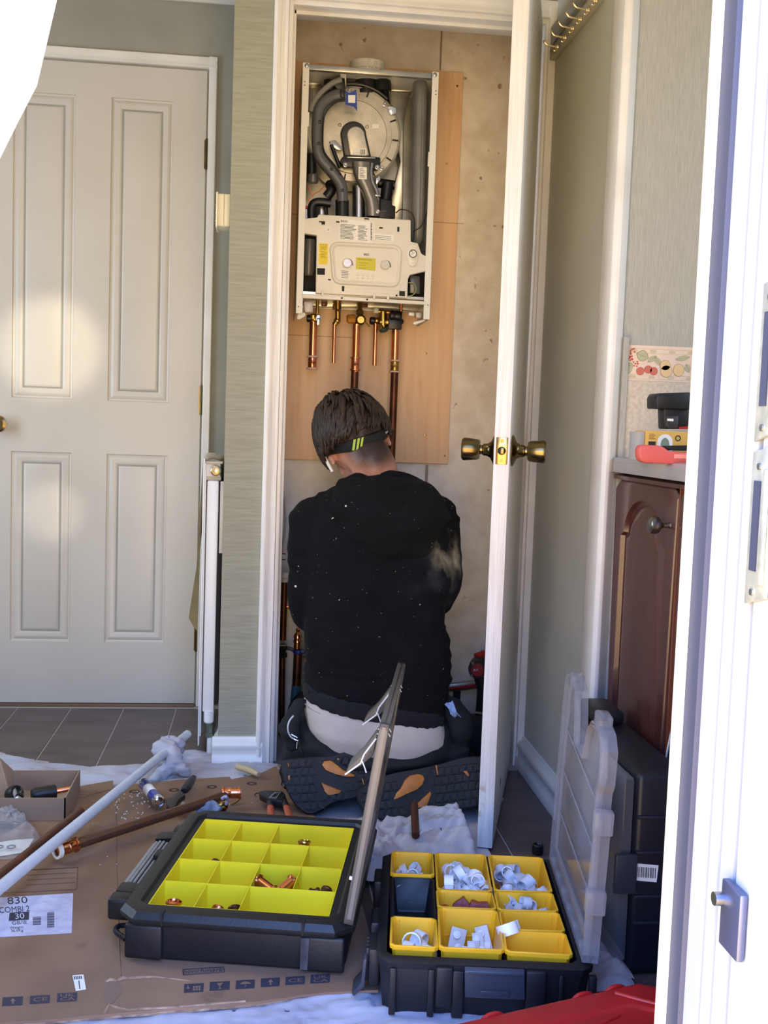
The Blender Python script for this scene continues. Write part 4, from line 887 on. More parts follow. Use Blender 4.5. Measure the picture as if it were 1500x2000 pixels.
# ---- pale base layer between hoodie and trousers
g = MB(); rr_ = [ring(600, 860, 1330, 2.563, .118, .03), ring(596, 862, 1365, 2.556, .124, .03), ring(592, 868, 1395, 2.550, .134, .026), ring(596, 872, 1425, 2.548, .140, .02), ring(612, 868, 1452, 2.552, .136, .01), ring(640, 850, 1475, 2.56, .12, 0)]
g.loft(rr_)
base = remesh(g, .006, 3, lambda p: noise.noise(Vector((p.x*14, p.y*14, p.z*6)))*.003).build('base_layer', m_base, person, ang=180)
sm = MB(); pts = [p+(p-Vector((.29, 2.555, p.z)))*.02+Vector((0, -.002, -.0235)) for p in ring(595, 866, 1372, 2.555, .129, .031, 60)]
sm.tube(pts[30:]+[pts[0]], .0016, 6).build('waist_seam', mat('seam_grey', (150, 142, 136), .9), base)
# ---- trousers: pelvis, thighs folded forward, shins back under the seat
g = MB(); rg = []
n_ = 44
def tring(pxl, pxr, py, yc, hy, dip=0, up=0):
    r_ = ring(pxl, pxr, py, yc, hy, 0, n_, .8)
    return [p+Vector((0, 0, -dip*max(0, -math.sin(2*math.pi*j/n_))**1.3+up*max(0, math.sin(2*math.pi*j/n_)))) for j, p in enumerate(r_)]
g.loft([tring(606, 866, 1490, 2.56, .115), tring(592, 880, 1465, 2.55, .148), tring(584, 882, 1438, 2.55, .151, .022), tring(583, 878, 1414, 2.552, .147, .056, .01), tring(586, 874, 1398, 2.552, .140, .072, .02)])
for sx_, hp_, kn, an in ((-1, (.215, 2.58, .13), (.150, 2.96, .085), (.115, 2.60, .050)), (1, (.375, 2.58, .13), (.440, 2.96, .085), (.500, 2.60, .050))):
    g.tube([hp_, (Vector(hp_)+Vector(kn))/2+Vector((0, 0, .015)), kn], [.088, .080, .068], 18, smooth=4)
    g.tube([kn, (Vector(kn)+Vector(an))/2-Vector((0, 0, .008)), an, Vector(an)+Vector((-sx_*-.01, -.06, .02))], [.066, .058, .046, .045], 18, smooth=4)
# bunched cloth beside the boots
g.tube([P(740, 1500, y=2.49), P(830, 1490, y=2.47), P(905, 1470, y=2.50)], [.02, .026, .03], 12, smooth=3)
def tf(p): return (1-abs(noise.noise(Vector((p.x*10, p.y*9, p.z*26)))*2.2))*.006+noise.noise(p*36)*.0015
tr = remesh(g, .006, 2, tf).build('trousers', m_navy, person, ang=180)
# holster pockets hanging at the hips
for k, (pts, rs) in enumerate((((P(590, 1370, y=2.53), P(574, 1395, y=2.51), P(564, 1430, y=2.50), P(572, 1462, y=2.50)), [.014, .024, .026, .014]),
                               ((P(862, 1362, y=2.55), P(888, 1385, y=2.52), P(902, 1425, y=2.50), P(895, 1468, y=2.50)), [.016, .030, .034, .018]))):
    g = MB(); g.tube(pts, rs, 14, smooth=4, squash=.6)
    hp_ = remesh(g, .0045, 2, tf).build('holster_pocket', m_navy, person, ang=180)
    if k == 0:
        q = lambda a, b, d: P(560+a/3.947, 1300+b/3.947, y=d)
        MB().tube([q(52, 385, 2.482), q(20, 430, 2.476), q(8, 490, 2.472), q(28, 545, 2.472), q(62, 568, 2.472), q(88, 580, 2.470)], .0019, 8, smooth=5).tube([q(35, 530, 2.470), q(82, 556, 2.468)], .0016, 8).tube([q(80, 590, 2.472), q(76, 640, 2.474)], .0012, 8).build('reflective_piping', mat('reflective_piping', (225, 230, 238), .2, .4), hp_)
    else:
        tb_ = MB(); a0 = P(872, 1372, y=2.485); rows = []
        for i in range(9):
            c_ = P(876+i*2.6, 1372+i*5, y=2.492-.012*math.sin(i*.5)); rows.append([c_+Vector((w_*.010, -.005*math.sin(w_*4+i*1.7), w_*.004*math.cos(i))) for w_ in (-1, -.5, 0, .5, 1)])
        tb_.loft(rows, False, closed=False); o_ = tb_.build('tissue', mat('pale_blue_tissue', (150, 176, 220), .8, bump=.6, bscale=120), hp_, fix=False)
# ---- boots: soles turned towards the camera, heels out
m_sole = mat('black_rubber_sole', (9, 9, 10), .65, c2=(20, 18, 16), nscale=30, bump=.3, bscale=90)
m_upper = mat('black_boot_leather', (14, 15, 17), .55, c2=(22, 23, 26), nscale=18, bump=.2, bscale=160)
m_orange = mat('orange_rubber', (196, 122, 36), .5, c2=(168, 100, 34), nscale=30)
def inside(x, y, poly):
    c_ = False; j = len(poly)-1
    for i in range(len(poly)):
        if (poly[i][1] > y) != (poly[j][1] > y) and x < (poly[j][0]-poly[i][0])*(y-poly[i][1])/(poly[j][1]-poly[i][1])+poly[i][0]: c_ = not c_
        j = i
    return c_
def boot(out, y0, k_, inserts, axis, name, gaps):
    S_ = lambda x, y, d=0: P(x, y, y=y0+k_*(1590-y)+d)
    cx_ = sum(p[0] for p in out)/len(out); cy_ = sum(p[1] for p in out)/len(out)
    sm_ = [(v.x, v.y) for v in smoothpts([(a, b, 0) for a, b in out], 4, True)]
    bt = MB(); L_ = []
    for s_, d_ in ((.97, 0), (1.0, .006), (1.0, .020), (.95, .026)): L_.append([S_(cx_+(a-cx_)*s_, cy_+(b-cy_)*s_, d_) for a, b in sm_])
    bt.loft(L_); sole = None
    up = MB(); L2 = []
    for s_, sy_, d_, dz in ((.93, .93, .022, 0), (.93, .92, .050, -2), (.86, .80, .085, -4), (.70, .62, .115, -2)): L2.append([S_(cx_+(a-cx_)*s_, cy_+dz+(b-cy_)*sy_, d_) for a, b in sm_])
    up.loft(L2)
    b_ = remesh(up, .0055, 2, lambda p: noise.noise(p*30)*.002).build('boot', m_upper, person, ang=180)
    sole = bt.build('sole', m_sole, b_, ang=40)
    tg = MB(); ax = Vector(axis).normalized(); pp = Vector((-ax.y, ax.x)); random.seed(5)
    for i in range(-9, 10):
        for j in range(-4, 5):
            c_ = Vector((cx_, cy_))+ax*(i*14+(j % 2)*5)+pp*j*17
            if not all(inside(c_.x+dx, c_.y+dy, sm_) for dx, dy in ((-8, 0), (8, 0), (0, -8), (0, 8))): continue
            if any(inside(c_.x, c_.y, g_) for g_ in gaps): continue
            w1, w2 = 4.6+random.random(), 6.6; sk_ = random.choice((-2, 2, 3))
            tg.prism([S_(*(c_+ax*a+pp*b)) for a, b in ((-w1+sk_, -w2), (w1+sk_, -w2), (w1-sk_, w2), (-w1-sk_, w2))], (0, -.0045, 0))
    if tg.b.verts: tg.build('tread', m_sole, b_)['kind'] = 'stuff'
    for q_ in inserts: MB().prism([S_(a, b, .001) for a, b in q_], (0, -.006, 0)).build('orange_insert', m_orange, b_, bevel=.0012)
    return b_
def C5(pts): return [(560+a/3.947, 1300+b/3.947) for a, b in pts]
tear = C5([(272, 760), (290, 735), (340, 730), (380, 755), (430, 800), (500, 830), (524, 840), (515, 852), (450, 850), (370, 830), (300, 800)])
tri = C5([(266, 898), (300, 915), (420, 962), (400, 980), (350, 990), (318, 992), (292, 965), (285, 940)])
lo_ = [(548, 1492), (562, 1483), (600, 1479), (650, 1475), (680, 1466), (712, 1461), (734, 1472), (741, 1498), (735, 1528), (715, 1549), (682, 1561), (652, 1567), (622, 1585), (600, 1590), (576, 1572), (556, 1535)]
L1 = boot(lo_, 2.365, .0005, [tear, tri, C5([(575, 865), (585, 862), (602, 920), (592, 918)]), C5([(5, 745), (15, 748), (22, 775), (12, 772)]), C5([(8, 850), (26, 832), (24, 880), (12, 872)]), C5([(385, 705), (402, 708), (404, 726), (388, 722)])], (1, -.05), 'boot', [[(620, 1475), (700, 1500), (700, 1525), (620, 1560), (610, 1500)]])
tear2 = C5([(820, 1022), (840, 985), (880, 940), (910, 880), (950, 845), (1010, 832), (1050, 845), (1058, 870), (1045, 910), (1000, 950), (920, 985), (860, 1015), (830, 1028)])
tri2 = C5([(975, 1095), (1000, 1065), (1060, 1010), (1105, 968), (1112, 985), (1095, 1030), (1080, 1070), (1050, 1085)])
ro_ = [(702, 1540), (730, 1522), (770, 1510), (815, 1502), (860, 1492), (900, 1480), (938, 1478), (965, 1492), (978, 1520), (970, 1552), (940, 1572), (900, 1580), (860, 1586), (820, 1596), (780, 1602), (735, 1600), (706, 1580), (696, 1558)]
L2_ = boot(ro_, 2.335, .0005, [tear2, tri2, C5([(1145, 765), (1156, 762), (1168, 838), (1156, 838)]), C5([(1355, 808), (1385, 806), (1404, 835), (1395, 850)])], (1, -.12), 'boot', [[(765, 1570), (800, 1500), (840, 1500), (850, 1560), (820, 1590)]])
# ============================================================ FLOOR: sheets, cardboard, tool cases
m_sheet = mat('dust_sheet_cotton', (190, 188, 196), .9, c2=(168, 166, 178), nscale=9, bump=.4, bscale=380, bdist=.001)
add_specks(m_sheet, (70, 70, 96), 60, .72, .76)
add_specks(m_sheet, (150, 136, 120), 7, .60, .80, detail=6)
def cloth(poly, name, label, h=.012, fold=26, ang=0, step=.0065, crump=.3, base=.002, seed=0, soft=.03, hump=None, cap_=None):
    """crumpled sheet lying on the floor inside a world-space outline"""
    xs = [p[0] for p in poly]; ys = [p[1] for p in poly]; x0, x1, y0, y1 = min(xs), max(xs), min(ys), max(ys)
    nx, ny = int((x1-x0)/step)+2, int((y1-y0)/step)+2; g = MB(); V = {}
    ca, sa = math.cos(ang), math.sin(ang); E_ = [(Vector(poly[i]+(0,)), Vector(poly[(i+1) % len(poly)]+(0,))) for i in range(len(poly))]
    def edge(x, y):
        p = Vector((x, y, 0)); b = 9
        for a, c in E_:
            d = c-a; t = max(0, min(1, (p-a).dot(d)/d.length_squared)); b = min(b, (a+d*t-p).length)
        return b
    for i in range(nx):
        for j in range(ny):
            x, y = x0+i*step, y0+j*step
            wx = x+.012*noise.noise(Vector((x*14, y*14, seed))); wy = y+.012*noise.noise(Vector((x*14, y*14, seed+9)))
            if not inside(wx, wy, poly): continue
            ed = edge(wx, wy); k = min(1, ed/soft)
            u, v = x*ca+y*sa, -x*sa+y*ca; wv = .05*noise.noise(Vector((x*5, y*5, seed+3)))
            f1 = 1-abs(noise.noise(Vector((u*fold*.25, (v+wv)*fold, seed))))*2.4
            f2 = 1-abs(noise.noise(Vector((x*34+wv*90, y*34, seed+5))))*2.4
            z = base+h*max(0, (.45+.55*f1)*(1-crump)+crump*(.45+.55*f2))*(.35+.65*k)*(.55+.6*noise.noise(Vector((x*4, y*4, seed+7))) +.3)
            if hump: z += hump[2]*max(0, 1-((x-hump[0])**2+(y-hump[1])**2)/hump[3]**2)
            if cap_: z = min(z, cap_(x, y))
            V[i, j] = g.b.verts.new((x, y, max(base, z)))
    for (i, j) in list(V):
        if (i+1, j) in V and (i, j+1) in V and (i+1, j+1) in V: g.f([V[i, j], V[i+1, j], V[i+1, j+1], V[i, j+1]])
    bmesh.ops.smooth_vert(g.b, verts=g.b.verts, factor=.4, use_axis_x=False, use_axis_y=False, use_axis_z=True)
    for v in list(g.b.verts):
        if not v.link_faces: g.b.verts.remove(v)
    o = g.build(name, m_sheet, ang=180); return tag(o, label, 'dust sheet')
def G(pts, z=0): return [(P(a, b, z=z).x, P(a, b, z=z).y) for a, b in pts]
cloth(G([(-40, 1474), (20, 1480), (70, 1492), (150, 1500), (230, 1502), (300, 1496), (330, 1478), (372, 1470), (430, 1478), (500, 1492), (560, 1500), (600, 1530), (480, 1570), (200, 1600), (-60, 1600)]), 'dust_sheet', 'white cotton dust sheet rumpled across the tiles behind the flattened carton', .022, 38, .05, seed=1, cap_=lambda x, y: .009 if y < 2.64 else 9)
cloth(G([(560, 1520), (640, 1500), (960, 1520), (985, 1560), (945, 1650), (975, 1690), (990, 1722), (900, 1735), (760, 1735), (700, 1735), (640, 1640), (590, 1600)]), 'dust_sheet', 'white dust sheet bunched in folds under the boots beside the open door', .050, 40, .9, seed=4, crump=.5, hump=(.44, 2.22, .026, .15), step=.006, cap_=lambda x, y: .006 if y > 2.34 else (.009 if x < .21 else (.005 if x > .465 else 9)))
cloth(G([(-80, 2080), (-60, 2010), (140, 1990), (300, 1972), (420, 1962), (520, 1948), (600, 1940), (720, 1925), (780, 1900), (900, 1900), (1000, 1940), (1060, 1990), (1060, 2100), (400, 2120)]), 'dust_sheet', 'white dust sheet in the foreground below the flattened carton', .013, 44, .25, seed=8, crump=.5, cap_=lambda x, y: .005 if (x > .19 and y > 1.575) else (.009 if y > 1.63 else 9))
cloth(G([(1120, 1800), (1180, 1850), (1215, 1885), (1238, 1915), (1225, 1945), (1130, 1960), (1090, 1930)]), 'dust_sheet', 'corner of white dust sheet at the right side of the bin organiser', .03, 20, .7, seed=12, soft=.02)
# ---- flattened carton
m_card = mat('brown_cardboard', (146, 114, 88), .8, c2=(128, 98, 76), nscale=5, bump=.1, bscale=200, detail=6)
add_specks(m_card, (108, 84, 66), 14, .60, .75, detail=6)
m_core = mat('torn_corrugation', (176, 150, 122), .9, c2=(130, 104, 82), nscale=60, bump=.8, bscale=120)
ZC = .017
def ragged(pts, amp=.003, n=6):
    out = []; L_ = len(pts)
    for i in range(L_):
        a, b = Vector(pts[i]), Vector(pts[(i+1) % L_])
        k = max(1, int((b-a).length/.02))
        for q_ in range(k):
            p = a+(b-a)*q_/k; out.append(p+Vector((noise.noise(Vector((p.x*30, p.y*30, 1)))*amp, noise.noise(Vector((p.x*30, p.y*30, 5)))*amp, 0)))
    return out
cpx = [(-120, 1700), (60, 1600), (150, 1545), (262, 1531), (350, 1523), (448, 1517), (452, 1522), (509, 1510), (546, 1493), (552, 1520), (548, 1533), (565, 1546), (584, 1561), (601, 1580), (622, 1602), (680, 1670), (705, 1760), (733, 1860), (738, 1934), (640, 1938), (480, 1958), (320, 1971), (205, 1981), (48, 1995), (-130, 2002)]
card = MB().prism(ragged([P(a, b, z=ZC) for a, b in cpx]), (0, 0, -.004)).build('flattened_carton', m_card, smooth=False)
tag(card, 'large flattened brown boiler carton spread on the floor with a printed white label', 'cardboard')
MB().prism(ragged([P(a, b, z=ZC-.004) for a, b in [(-120, 1990), (48, 1999), (205, 1986), (320, 1976), (480, 1963), (600, 1946), (600, 1900), (-120, 1900)]], .004), (0, 0, -.004)).build('lower_ply', m_core, card, smooth=False)
MB().prism([P(a, b, z=ZC+.0016) for a, b in [(100, 1555), (157, 1535), (221, 1524), (221, 1540), (150, 1560)]], (0, 0, -.003)).build('carton_flap', m_card, card, smooth=False)
cr_ = MB(); pts = [P(a, b, z=ZC+.0002) for a, b in ((226, 1560), (227, 1640), (228, 1720), (231, 1800), (233, 1860), (236, 1905))]
cr_.tube(pts, .0011, 6).build('crease', m_card, card)
cr_ = MB().tube([P(a, b, z=ZC+.0006) for a, b in ((207, 1918), (215, 1914), (228, 1916), (240, 1911), (262, 1910), (300, 1908), (340, 1912), (372, 1916))], [.0022, .0034, .0026, .004, .002, .0012, .001], 6).tube([P(a, b, z=ZC) for a, b in ((205, 1978), (212, 1963), (225, 1967), (250, 1972), (320, 1969), (480, 1956))], .0022, 6).build('torn_ridge', m_core, card)
m_torn = mat('scuffed_card', (128, 104, 88), .85)
MB().prism([P(a, b, z=ZC+.0004) for a, b in ((208, 1920), (226, 1917), (238, 1924), (236, 1940), (222, 1958), (208, 1962), (203, 1945))], (0, 0, -.0006)).build('scuff', m_torn, card)
def flat(pts, z, t=.0004): return MB().prism([P(a, b, z=z) for a, b in pts], (0, 0, -t))
for a, b in ((262, 1546), (340, 1543), (414, 1537), (492, 1530.5)):
    c_ = P(a, b, z=ZC); r_ = .0125
    MB().holed([c_+Vector((r_*math.cos(t), r_*math.sin(t), .0004)) for t in [math.pi*k/10 for k in range(20)]], [c_+Vector((r_*.5*math.cos(t), r_*.5*math.sin(t), .0004)) for t in [math.pi*k/10 for k in range(20)]], (0, 0, -.0003)).build('punched_ring', mat('dark_card', (72, 56, 44), .9), card)
m_print = mat('navy_print', (52, 50, 64), .7)
lab = flat([(-70, 1757), (0, 1753), (143, 1744.5), (140, 1822), (0, 1830), (-75, 1834)], ZC+.0006).build('carton_label', mat('white_label_paper', (206, 206, 224), .55, c2=(188, 188, 214), nscale=60), card)
def PF(px0, py0, sx_, sy_, z, sh=0, sk=-.062): return lambda u, v: P(px0+u*sx_+v*sh, py0-v*sy_+u*sx_*sk, z=z)
ZL = ZC+.0009
MB().text('830', 1, PF(34, 1759, 27, 19, ZL, -2)).build('label_lettering', m_print, lab)
MB().text('COMBI 2', 1, PF(28, 1776.5, 15.5, 16, ZL, -2)).build('label_lettering', m_print, lab)
flat([(19, 1782.5), (57, 1780.5), (56.5, 1796), (17, 1798.5)], ZL).build('label_block', m_print, lab)
MB().text('30', 1, PF(38, 1789.5, 20, 15, ZL+.0004, -2)).build('label_lettering', mat('label_white_print', (210, 210, 226), .6), lab)
MB().text('GB/IE', 1, PF(38, 1802, 13, 10, ZL, -1)).text('Weight:', 1, PF(33, 1811.5, 8.5, 7, ZL, -1)).text('36.6Kg', 1, PF(33, 1817.5, 8.5, 7, ZL, -1)).build('label_lettering', m_print, lab)
for k, (a, b, c_, d_, n) in enumerate(((64, 1791, 80, 1807, 9), (92, 1782, 106, 1812, 18))):
    g = MB()
    for i in range(n):
        y0 = b+(d_-b)*i/n; w_ = (d_-b)/n*(.35+.3*((i*7) % 3)/2); g.prism([P(x, y, z=ZL) for x, y in ((a, y0), (c_, y0-.9), (c_, y0+w_-.9), (a, y0+w_))], (0, 0, -.0002))
    q_ = g.build('barcode', m_print, lab); q_['kind'] = 'stuff'
g = MB()
for i in range(4): g.prism([P(x, y, z=ZC+.0005) for x, y in ((52, 1699.5+i*9.5), (146, 1694.6+i*9.5), (146, 1695.2+i*9.5), (52, 1700.1+i*9.5))], (0, 0, -.0002))
for q_ in (((-60, 1704), (152, 1693.5), (152, 1694.7), (-60, 1705.2)), ((151, 1694), (153, 1694), (150.5, 1737), (149, 1737)), ((-60, 1747), (150, 1736.3), (150, 1737.2), (-60, 1748))): g.prism([P(a, b, z=ZC+.0005) for a, b in q_], (0, 0, -.0002))
q_ = g.build('printed_form', mat('brown_print', (96, 72, 60), .8), card); q_['kind'] = 'stuff'
sk_ = flat([(141.5, 1905), (163, 1903), (168, 1932), (148, 1935)], ZC+.0007).build('small_label', m_lab, card)
g = MB()
for i in range(5): g.prism([P(a, b, z=ZC+.001) for a, b in ((144+i*3.4, 1907-i*.3), (146+i*3.4, 1907-i*.3), (146.5+i*3.4, 1913-i*.3), (144.5+i*3.4, 1913-i*.3))], (0, 0, -.0002))
g.prism([P(a, b, z=ZC+.001) for a, b in ((153, 1915), (155, 1915), (157, 1931), (155, 1931))], (0, 0, -.0002)); g.build('label_lettering', m_print, sk_)['kind'] = 'stuff'
def icon(x0, y0, x1, y1, kind):
    """dark printed square with a light symbol; the print slopes up to the right"""
    s_ = -(y1-y0)*.0; dy = -2.2
    q_ = [(x0, y0-dy*0), (x1, y0+dy), (x1-1, y1+dy), (x0-1, y1)]
    o_ = flat(q_, ZC+.0004, .0003).build('printed_symbol', m_print, card); cx_, cy_, w_, h_ = (x0+x1)/2, (y0+y1)/2+dy/2, x1-x0, y1-y0
    f_ = lambda u, v: P(cx_+u*w_, cy_-v*h_+u*dy, z=ZC+.0007); g = MB()
    def poly(pts): g.prism([f_(a, b) for a, b in pts], (0, 0, -.0002))
    if kind == 'up': poly([(-.04, -.3), (.04, -.3), (.04, .02), (.14, .02), (0, .36), (-.14, .02), (-.04, .02)])
    elif kind == 'glass': poly([(-.16, .34), (.16, .34), (.02, -.02), (.02, -.26), (.10, -.34), (-.10, -.34), (-.02, -.26), (-.02, -.02)])
    elif kind == 'umbrella': poly([(-.3, .02), (-.2, .24), (0, .34), (.2, .24), (.3, .02), (.02, .06), (.02, -.3), (-.02, -.3), (-.02, .06)])
    elif kind == 'CE': g.text('CE', .62, f_)
    elif kind == 'UKCA': g.text('UK', .5, lambda u, v: f_(u*1.1, v*1.0+.20)).text('CA', .5, lambda u, v: f_(u*1.1, v*1.0-.22))
    elif kind == 'stack':
        for i in range(3):
            for j in range(2): poly([(-.05+i*.14, -.30+j*.28), (.05+i*.14, -.30+j*.28), (.05+i*.14, -.08+j*.28), (-.05+i*.14, -.08+j*.28)])
        poly([(-.34, .34), (-.28, .34), (-.28, .05), (-.2, .05), (-.31, -.1), (-.42, .05), (-.34, .05)])
    g.build('symbol', mat('bare_card', (132, 104, 84), .8), o_)
for a in ((5, 1948, 45, 1965, 'up'), (59, 1945, 98, 1961, 'CE'), (112, 1940, 151, 1957, 'UKCA'), (360, 1922, 398, 1939, 'stack'), (410, 1918, 449, 1935, 'glass'), (461, 1915, 498, 1932, 'umbrella'), (510, 1911, 547, 1928, 'up'), (558, 1908, 596, 1924, 'CE'), (607, 1904, 645, 1921, 'UKCA')): icon(*a)
g = flat([(356, 1893), (438, 1888), (439, 1899), (357, 1905)], ZC+.0004, .0002).build('printed_plate', m_print, card)
k = flat([(358, 1894.4), (436.5, 1889.6), (437.5, 1898), (359, 1903)], ZC+.0006, .0002).build('plate_face', mat('bare_card2', (134, 106, 86), .8), g)
MB().text('benchmark', 1, PF(397, 1896, 17.5, 13, ZC+.0009, 4)).build('lettering', m_print, g)
deb = MB(); random.seed(9)
for k in range(60):
    a, b = random.uniform(225, 300), random.uniform(1545, 1600)
    c_ = P(a, b, z=ZC+.001); deb.cbox(c_, (.0012+random.random()*.0015,)*3, Matrix.Rotation(random.random()*3, 3, 'Z'))
for k in range(26):
    a, b = random.uniform(160, 520), random.uniform(1560, 1740); c_ = P(a, b, z=ZC+.001); deb.cbox(c_, (.0012, .0018, .0012), Matrix.Rotation(random.random()*3, 3, 'Z'))
d_ = deb.build('plaster_crumbs', m_lab); tag(d_, 'white plaster crumbs scattered on the carton beside the blue canister', 'debris', kind='stuff')
# ---- small open cardboard box at the left
t = thing('cardboard_box', (-.52, 2.44, ZC), 'small open cardboard box holding tool handles, left of the white pipe', 'box')
m_card2 = mat('pale_cardboard', (160, 136, 112), .85, c2=(146, 122, 100), nscale=6, bump=.08, bscale=180)
bx0, bx1, by0, by1, bz0, bz1 = -.80, -.408, 2.345, 2.535, ZC+.0005, .068
for nm, a in (('box_side', (bx0, bx1, by0, by0+.003, bz0, bz1)), ('box_side', (bx0, bx1, by1-.003, by1, bz0, bz1)), ('box_side', (bx1-.003, bx1, by0, by1, bz0, bz1)), ('box_side', (bx0, bx0+.003, by0, by1, bz0, bz1)), ('box_base', (bx0+.003, bx1-.003, by0+.003, by1-.003, bz0, bz0+.003))):
    MB().box(*a).build(nm, m_card2, t, smooth=False)
MB().prism([Vector(P(-30, 1500, y=2.50)), P(0, 1480, y=2.50), P(25, 1503, y=2.535), P(22, 1560, y=2.46), P(-30, 1640, y=2.40)], (-.003, .002, 0)).build('box_flap', m_card2, t, smooth=False)
t = thing('screwdriver', (P(60, 1552, z=.045).x, P(60, 1552, z=.045).y, .034), 'tool with a black handle and copper shaft lying in the small cardboard box', 'tool')
a, b, c_ = P(62, 1553, z=.052), P(108, 1546, z=.052), P(140, 1540, z=.056)
MB().tube([a, a+(b-a)*.15, b], [.012, .0155, .0165], 14).build('handle', m_black, t, bevel=.0)
MB().cyl(b, c_, .006, seg=12).build('shaft', m_cop, t)
t = thing('pipe_slice', (P(30, 1555, z=.045).x, P(30, 1555, z=.045).y, .032), 'round black and silver pipe cutter lying in the small cardboard box', 'tool')
c_ = P(28, 1552, z=.048)
MB().lathe([(.010, -.012), (.019, -.010), (.021, 0), (.019, .010), (.010, .012)], c_, (1, -.7, .5), 20).build('cutter_body', m_black, t)
MB().lathe([(.012, .011), (.015, .012), (.015, .014), (.009, .015)], c_, (1, -.7, .5), 20).cyl(c_, P(42, 1562, z=.045), .004, seg=8).build('silver_ring', m_chrome, t)
# ---- plastic bag
random.seed(4); g = MB(); bag_poly = G([(-60, 1600), (-10, 1578), (20, 1582), (48, 1600), (62, 1622), (80, 1640), (70, 1668), (20, 1680), (-50, 1670)], ZC)
m_bag = clear_mat('clear_polythene', (205, 205, 212), .15, .16)
cx_, cy_ = sum(p[0] for p in bag_poly)/len(bag_poly), sum(p[1] for p in bag_poly)/len(bag_poly); rows = []
for k in range(15):
    s_ = 1-k/14; z = ZC+.0015+.034*(1-s_*s_)
    rows.append([Vector((cx_+(p.x-cx_)*s_, cy_+(p.y-cy_)*s_, z))+Vector((noise.noise(p*30+Vector((k, 0, 0)))*.006, noise.noise(p*30+Vector((0, k, 0)))*.006, abs(noise.noise(Vector((p.x*26, p.y*26, k*.5))))*.018*min(1, k/3))) for p in [Vector(q_+(0,)) for q_ in [(v.x, v.y) for v in smoothpts([(a, b, 0) for a, b in bag_poly], 4, True)]]])
g.loft(rows, False); bag = g.build('polythene_bag', m_bag, ang=180, fix=False); tag(bag, 'crumpled clear polythene bag of white parts in front of the small cardboard box', 'bag')
lf = flat([(-20, 1648), (30, 1640), (66, 1638), (50, 1664), (0, 1672)], ZC+.003).build('printed_leaflet', m_lab, bag)
for a, b in ((-2, 1655), (22, 1655)):
    c_ = P(a, b, z=ZC+.0075); MB().holed([c_+Vector((.009*math.cos(t), .009*math.sin(t), 0)) for t in [math.pi*k/10 for k in range(20)]], [c_+Vector((.0065*math.cos(t), .0065*math.sin(t), 0)) for t in [math.pi*k/10 for k in range(20)]], (0, 0, .002)).build('rubber_ring', mat('grey_green_rubber', (90, 104, 104), .5), bag)
# ---- pipes lying on the carton
m_wp = mat('white_plastic_pipe', (206, 212, 220), .32, c2=(196, 202, 212), nscale=40)
a, b = P(-60, 1783, z=.085), P(366, 1434, z=.06)
g = MB(); d = (b-a).normalized(); g.lathe([(.0095, .0), (.011, 0), (.011, (b-a).length), (.0092, (b-a).length), (.0092, (b-a).length-.03)], a, d, 20, cap=False)
o = g.build('plastic_pipe', m_wp); tag(o, 'long white plastic pipe lying across the carton with a rag tied at its end', 'pipe')
a, b = P(-60, 1758, z=.045), P(158, 1584, z=.05)
o = MB().cyl(a, b, .009, seg=16).build('copper_pipe', mat('reddish_copper', (122, 78, 62), .45, .6, c2=(96, 62, 50), nscale=30)); tag(o, 'dull reddish copper pipe lying right behind the white plastic pipe', 'pipe')
t = thing('copper_pipe', (P(290, 1610, z=ZC).x, P(290, 1610, z=ZC).y, ZC), 'aged copper pipe with shiny couplings lying behind the left yellow organiser', 'pipe')
a, b = P(140, 1652, z=.045), P(442, 1553, z=.052)
MB().cyl(a, b, .0108, seg=18).build('tube', mat('streaky_old_copper', (132, 84, 56), .4, .75, c2=(98, 84, 76), nscale=28, stretch=(3, 8, 8), detail=6), t)
p0, p1 = P(113, 1661, z=.045), P(150, 1649, z=.045); coupling(t, p0, p1, .0112, m_cop)
dd = (p1-p0).normalized(); MB().lathe([(.0112, -.004), (.0165, -.004), (.0168, 0), (.0165, .004), (.0125, .005)], p0, dd, 24, cap=False).build('white_ring', m_enam, t)
q0, q1 = P(432, 1549, z=.056), P(470, 1548, z=.056); coupling(t, q0, q1, .0105, m_cop)
MB().cyl(q0+(q1-q0)*.5, q1, .0125, seg=20).build('socket', m_cop, t)
MB().tube([P(434, 1560, z=.062), P(441, 1556, z=.068), P(444, 1563, z=.055), P(440, 1572, z=.045)], .004, 8, smooth=3).build('solder_rag', m_sheet, t)
t = thing('brass_elbow', (P(436, 1575, z=ZC).x, P(436, 1575, z=ZC).y, ZC), 'small shiny brass elbow behind the rim of the left organiser', 'pipe fitting')
c_ = P(437, 1575, z=.040); MB().lathe([(.0095, 0), (.0125, .002), (.013, .006), (.0115, .009), (.010, .02)], c_+Vector((0, -.008, 0)), (-.45, .8, .1), 20, cap=False).build('socket', m_brs, t)
MB().tube([c_+Vector((-.004, .006, 0)), c_+Vector((-.02, .02, 0)), c_+Vector((-.035, .022, 0))], .010, 14, smooth=3).build('elbow', m_brs, t)
o = MB().tube([P(452, 1572, z=ZC+.003), P(462, 1566, z=ZC+.006), P(470, 1558, z=ZC+.012)], [.0016, .002, .0028], 8).build('brass_pin', m_brs); tag(o, 'tiny brass pin on the carton right of the brass elbow', 'pin')
# crumpled rag scrap
g = MB().tube([P(384, 1583, z=.035), P(398, 1577, z=.040), P(415, 1577, z=.038), P(428, 1584, z=.033)], [.010, .014, .013, .009], 14, smooth=4)
o = remesh(g, .003, 1, lambda p: (1-abs(noise.noise(p*60))*2)*.004).build('cloth_scrap', mat('pale_blue_cloth', (140, 158, 178), .9, c2=(112, 130, 152), nscale=60, bump=.5, bscale=200), ang=180); tag(o, 'crumpled pale blue cloth scrap behind the left organiser', 'cloth')
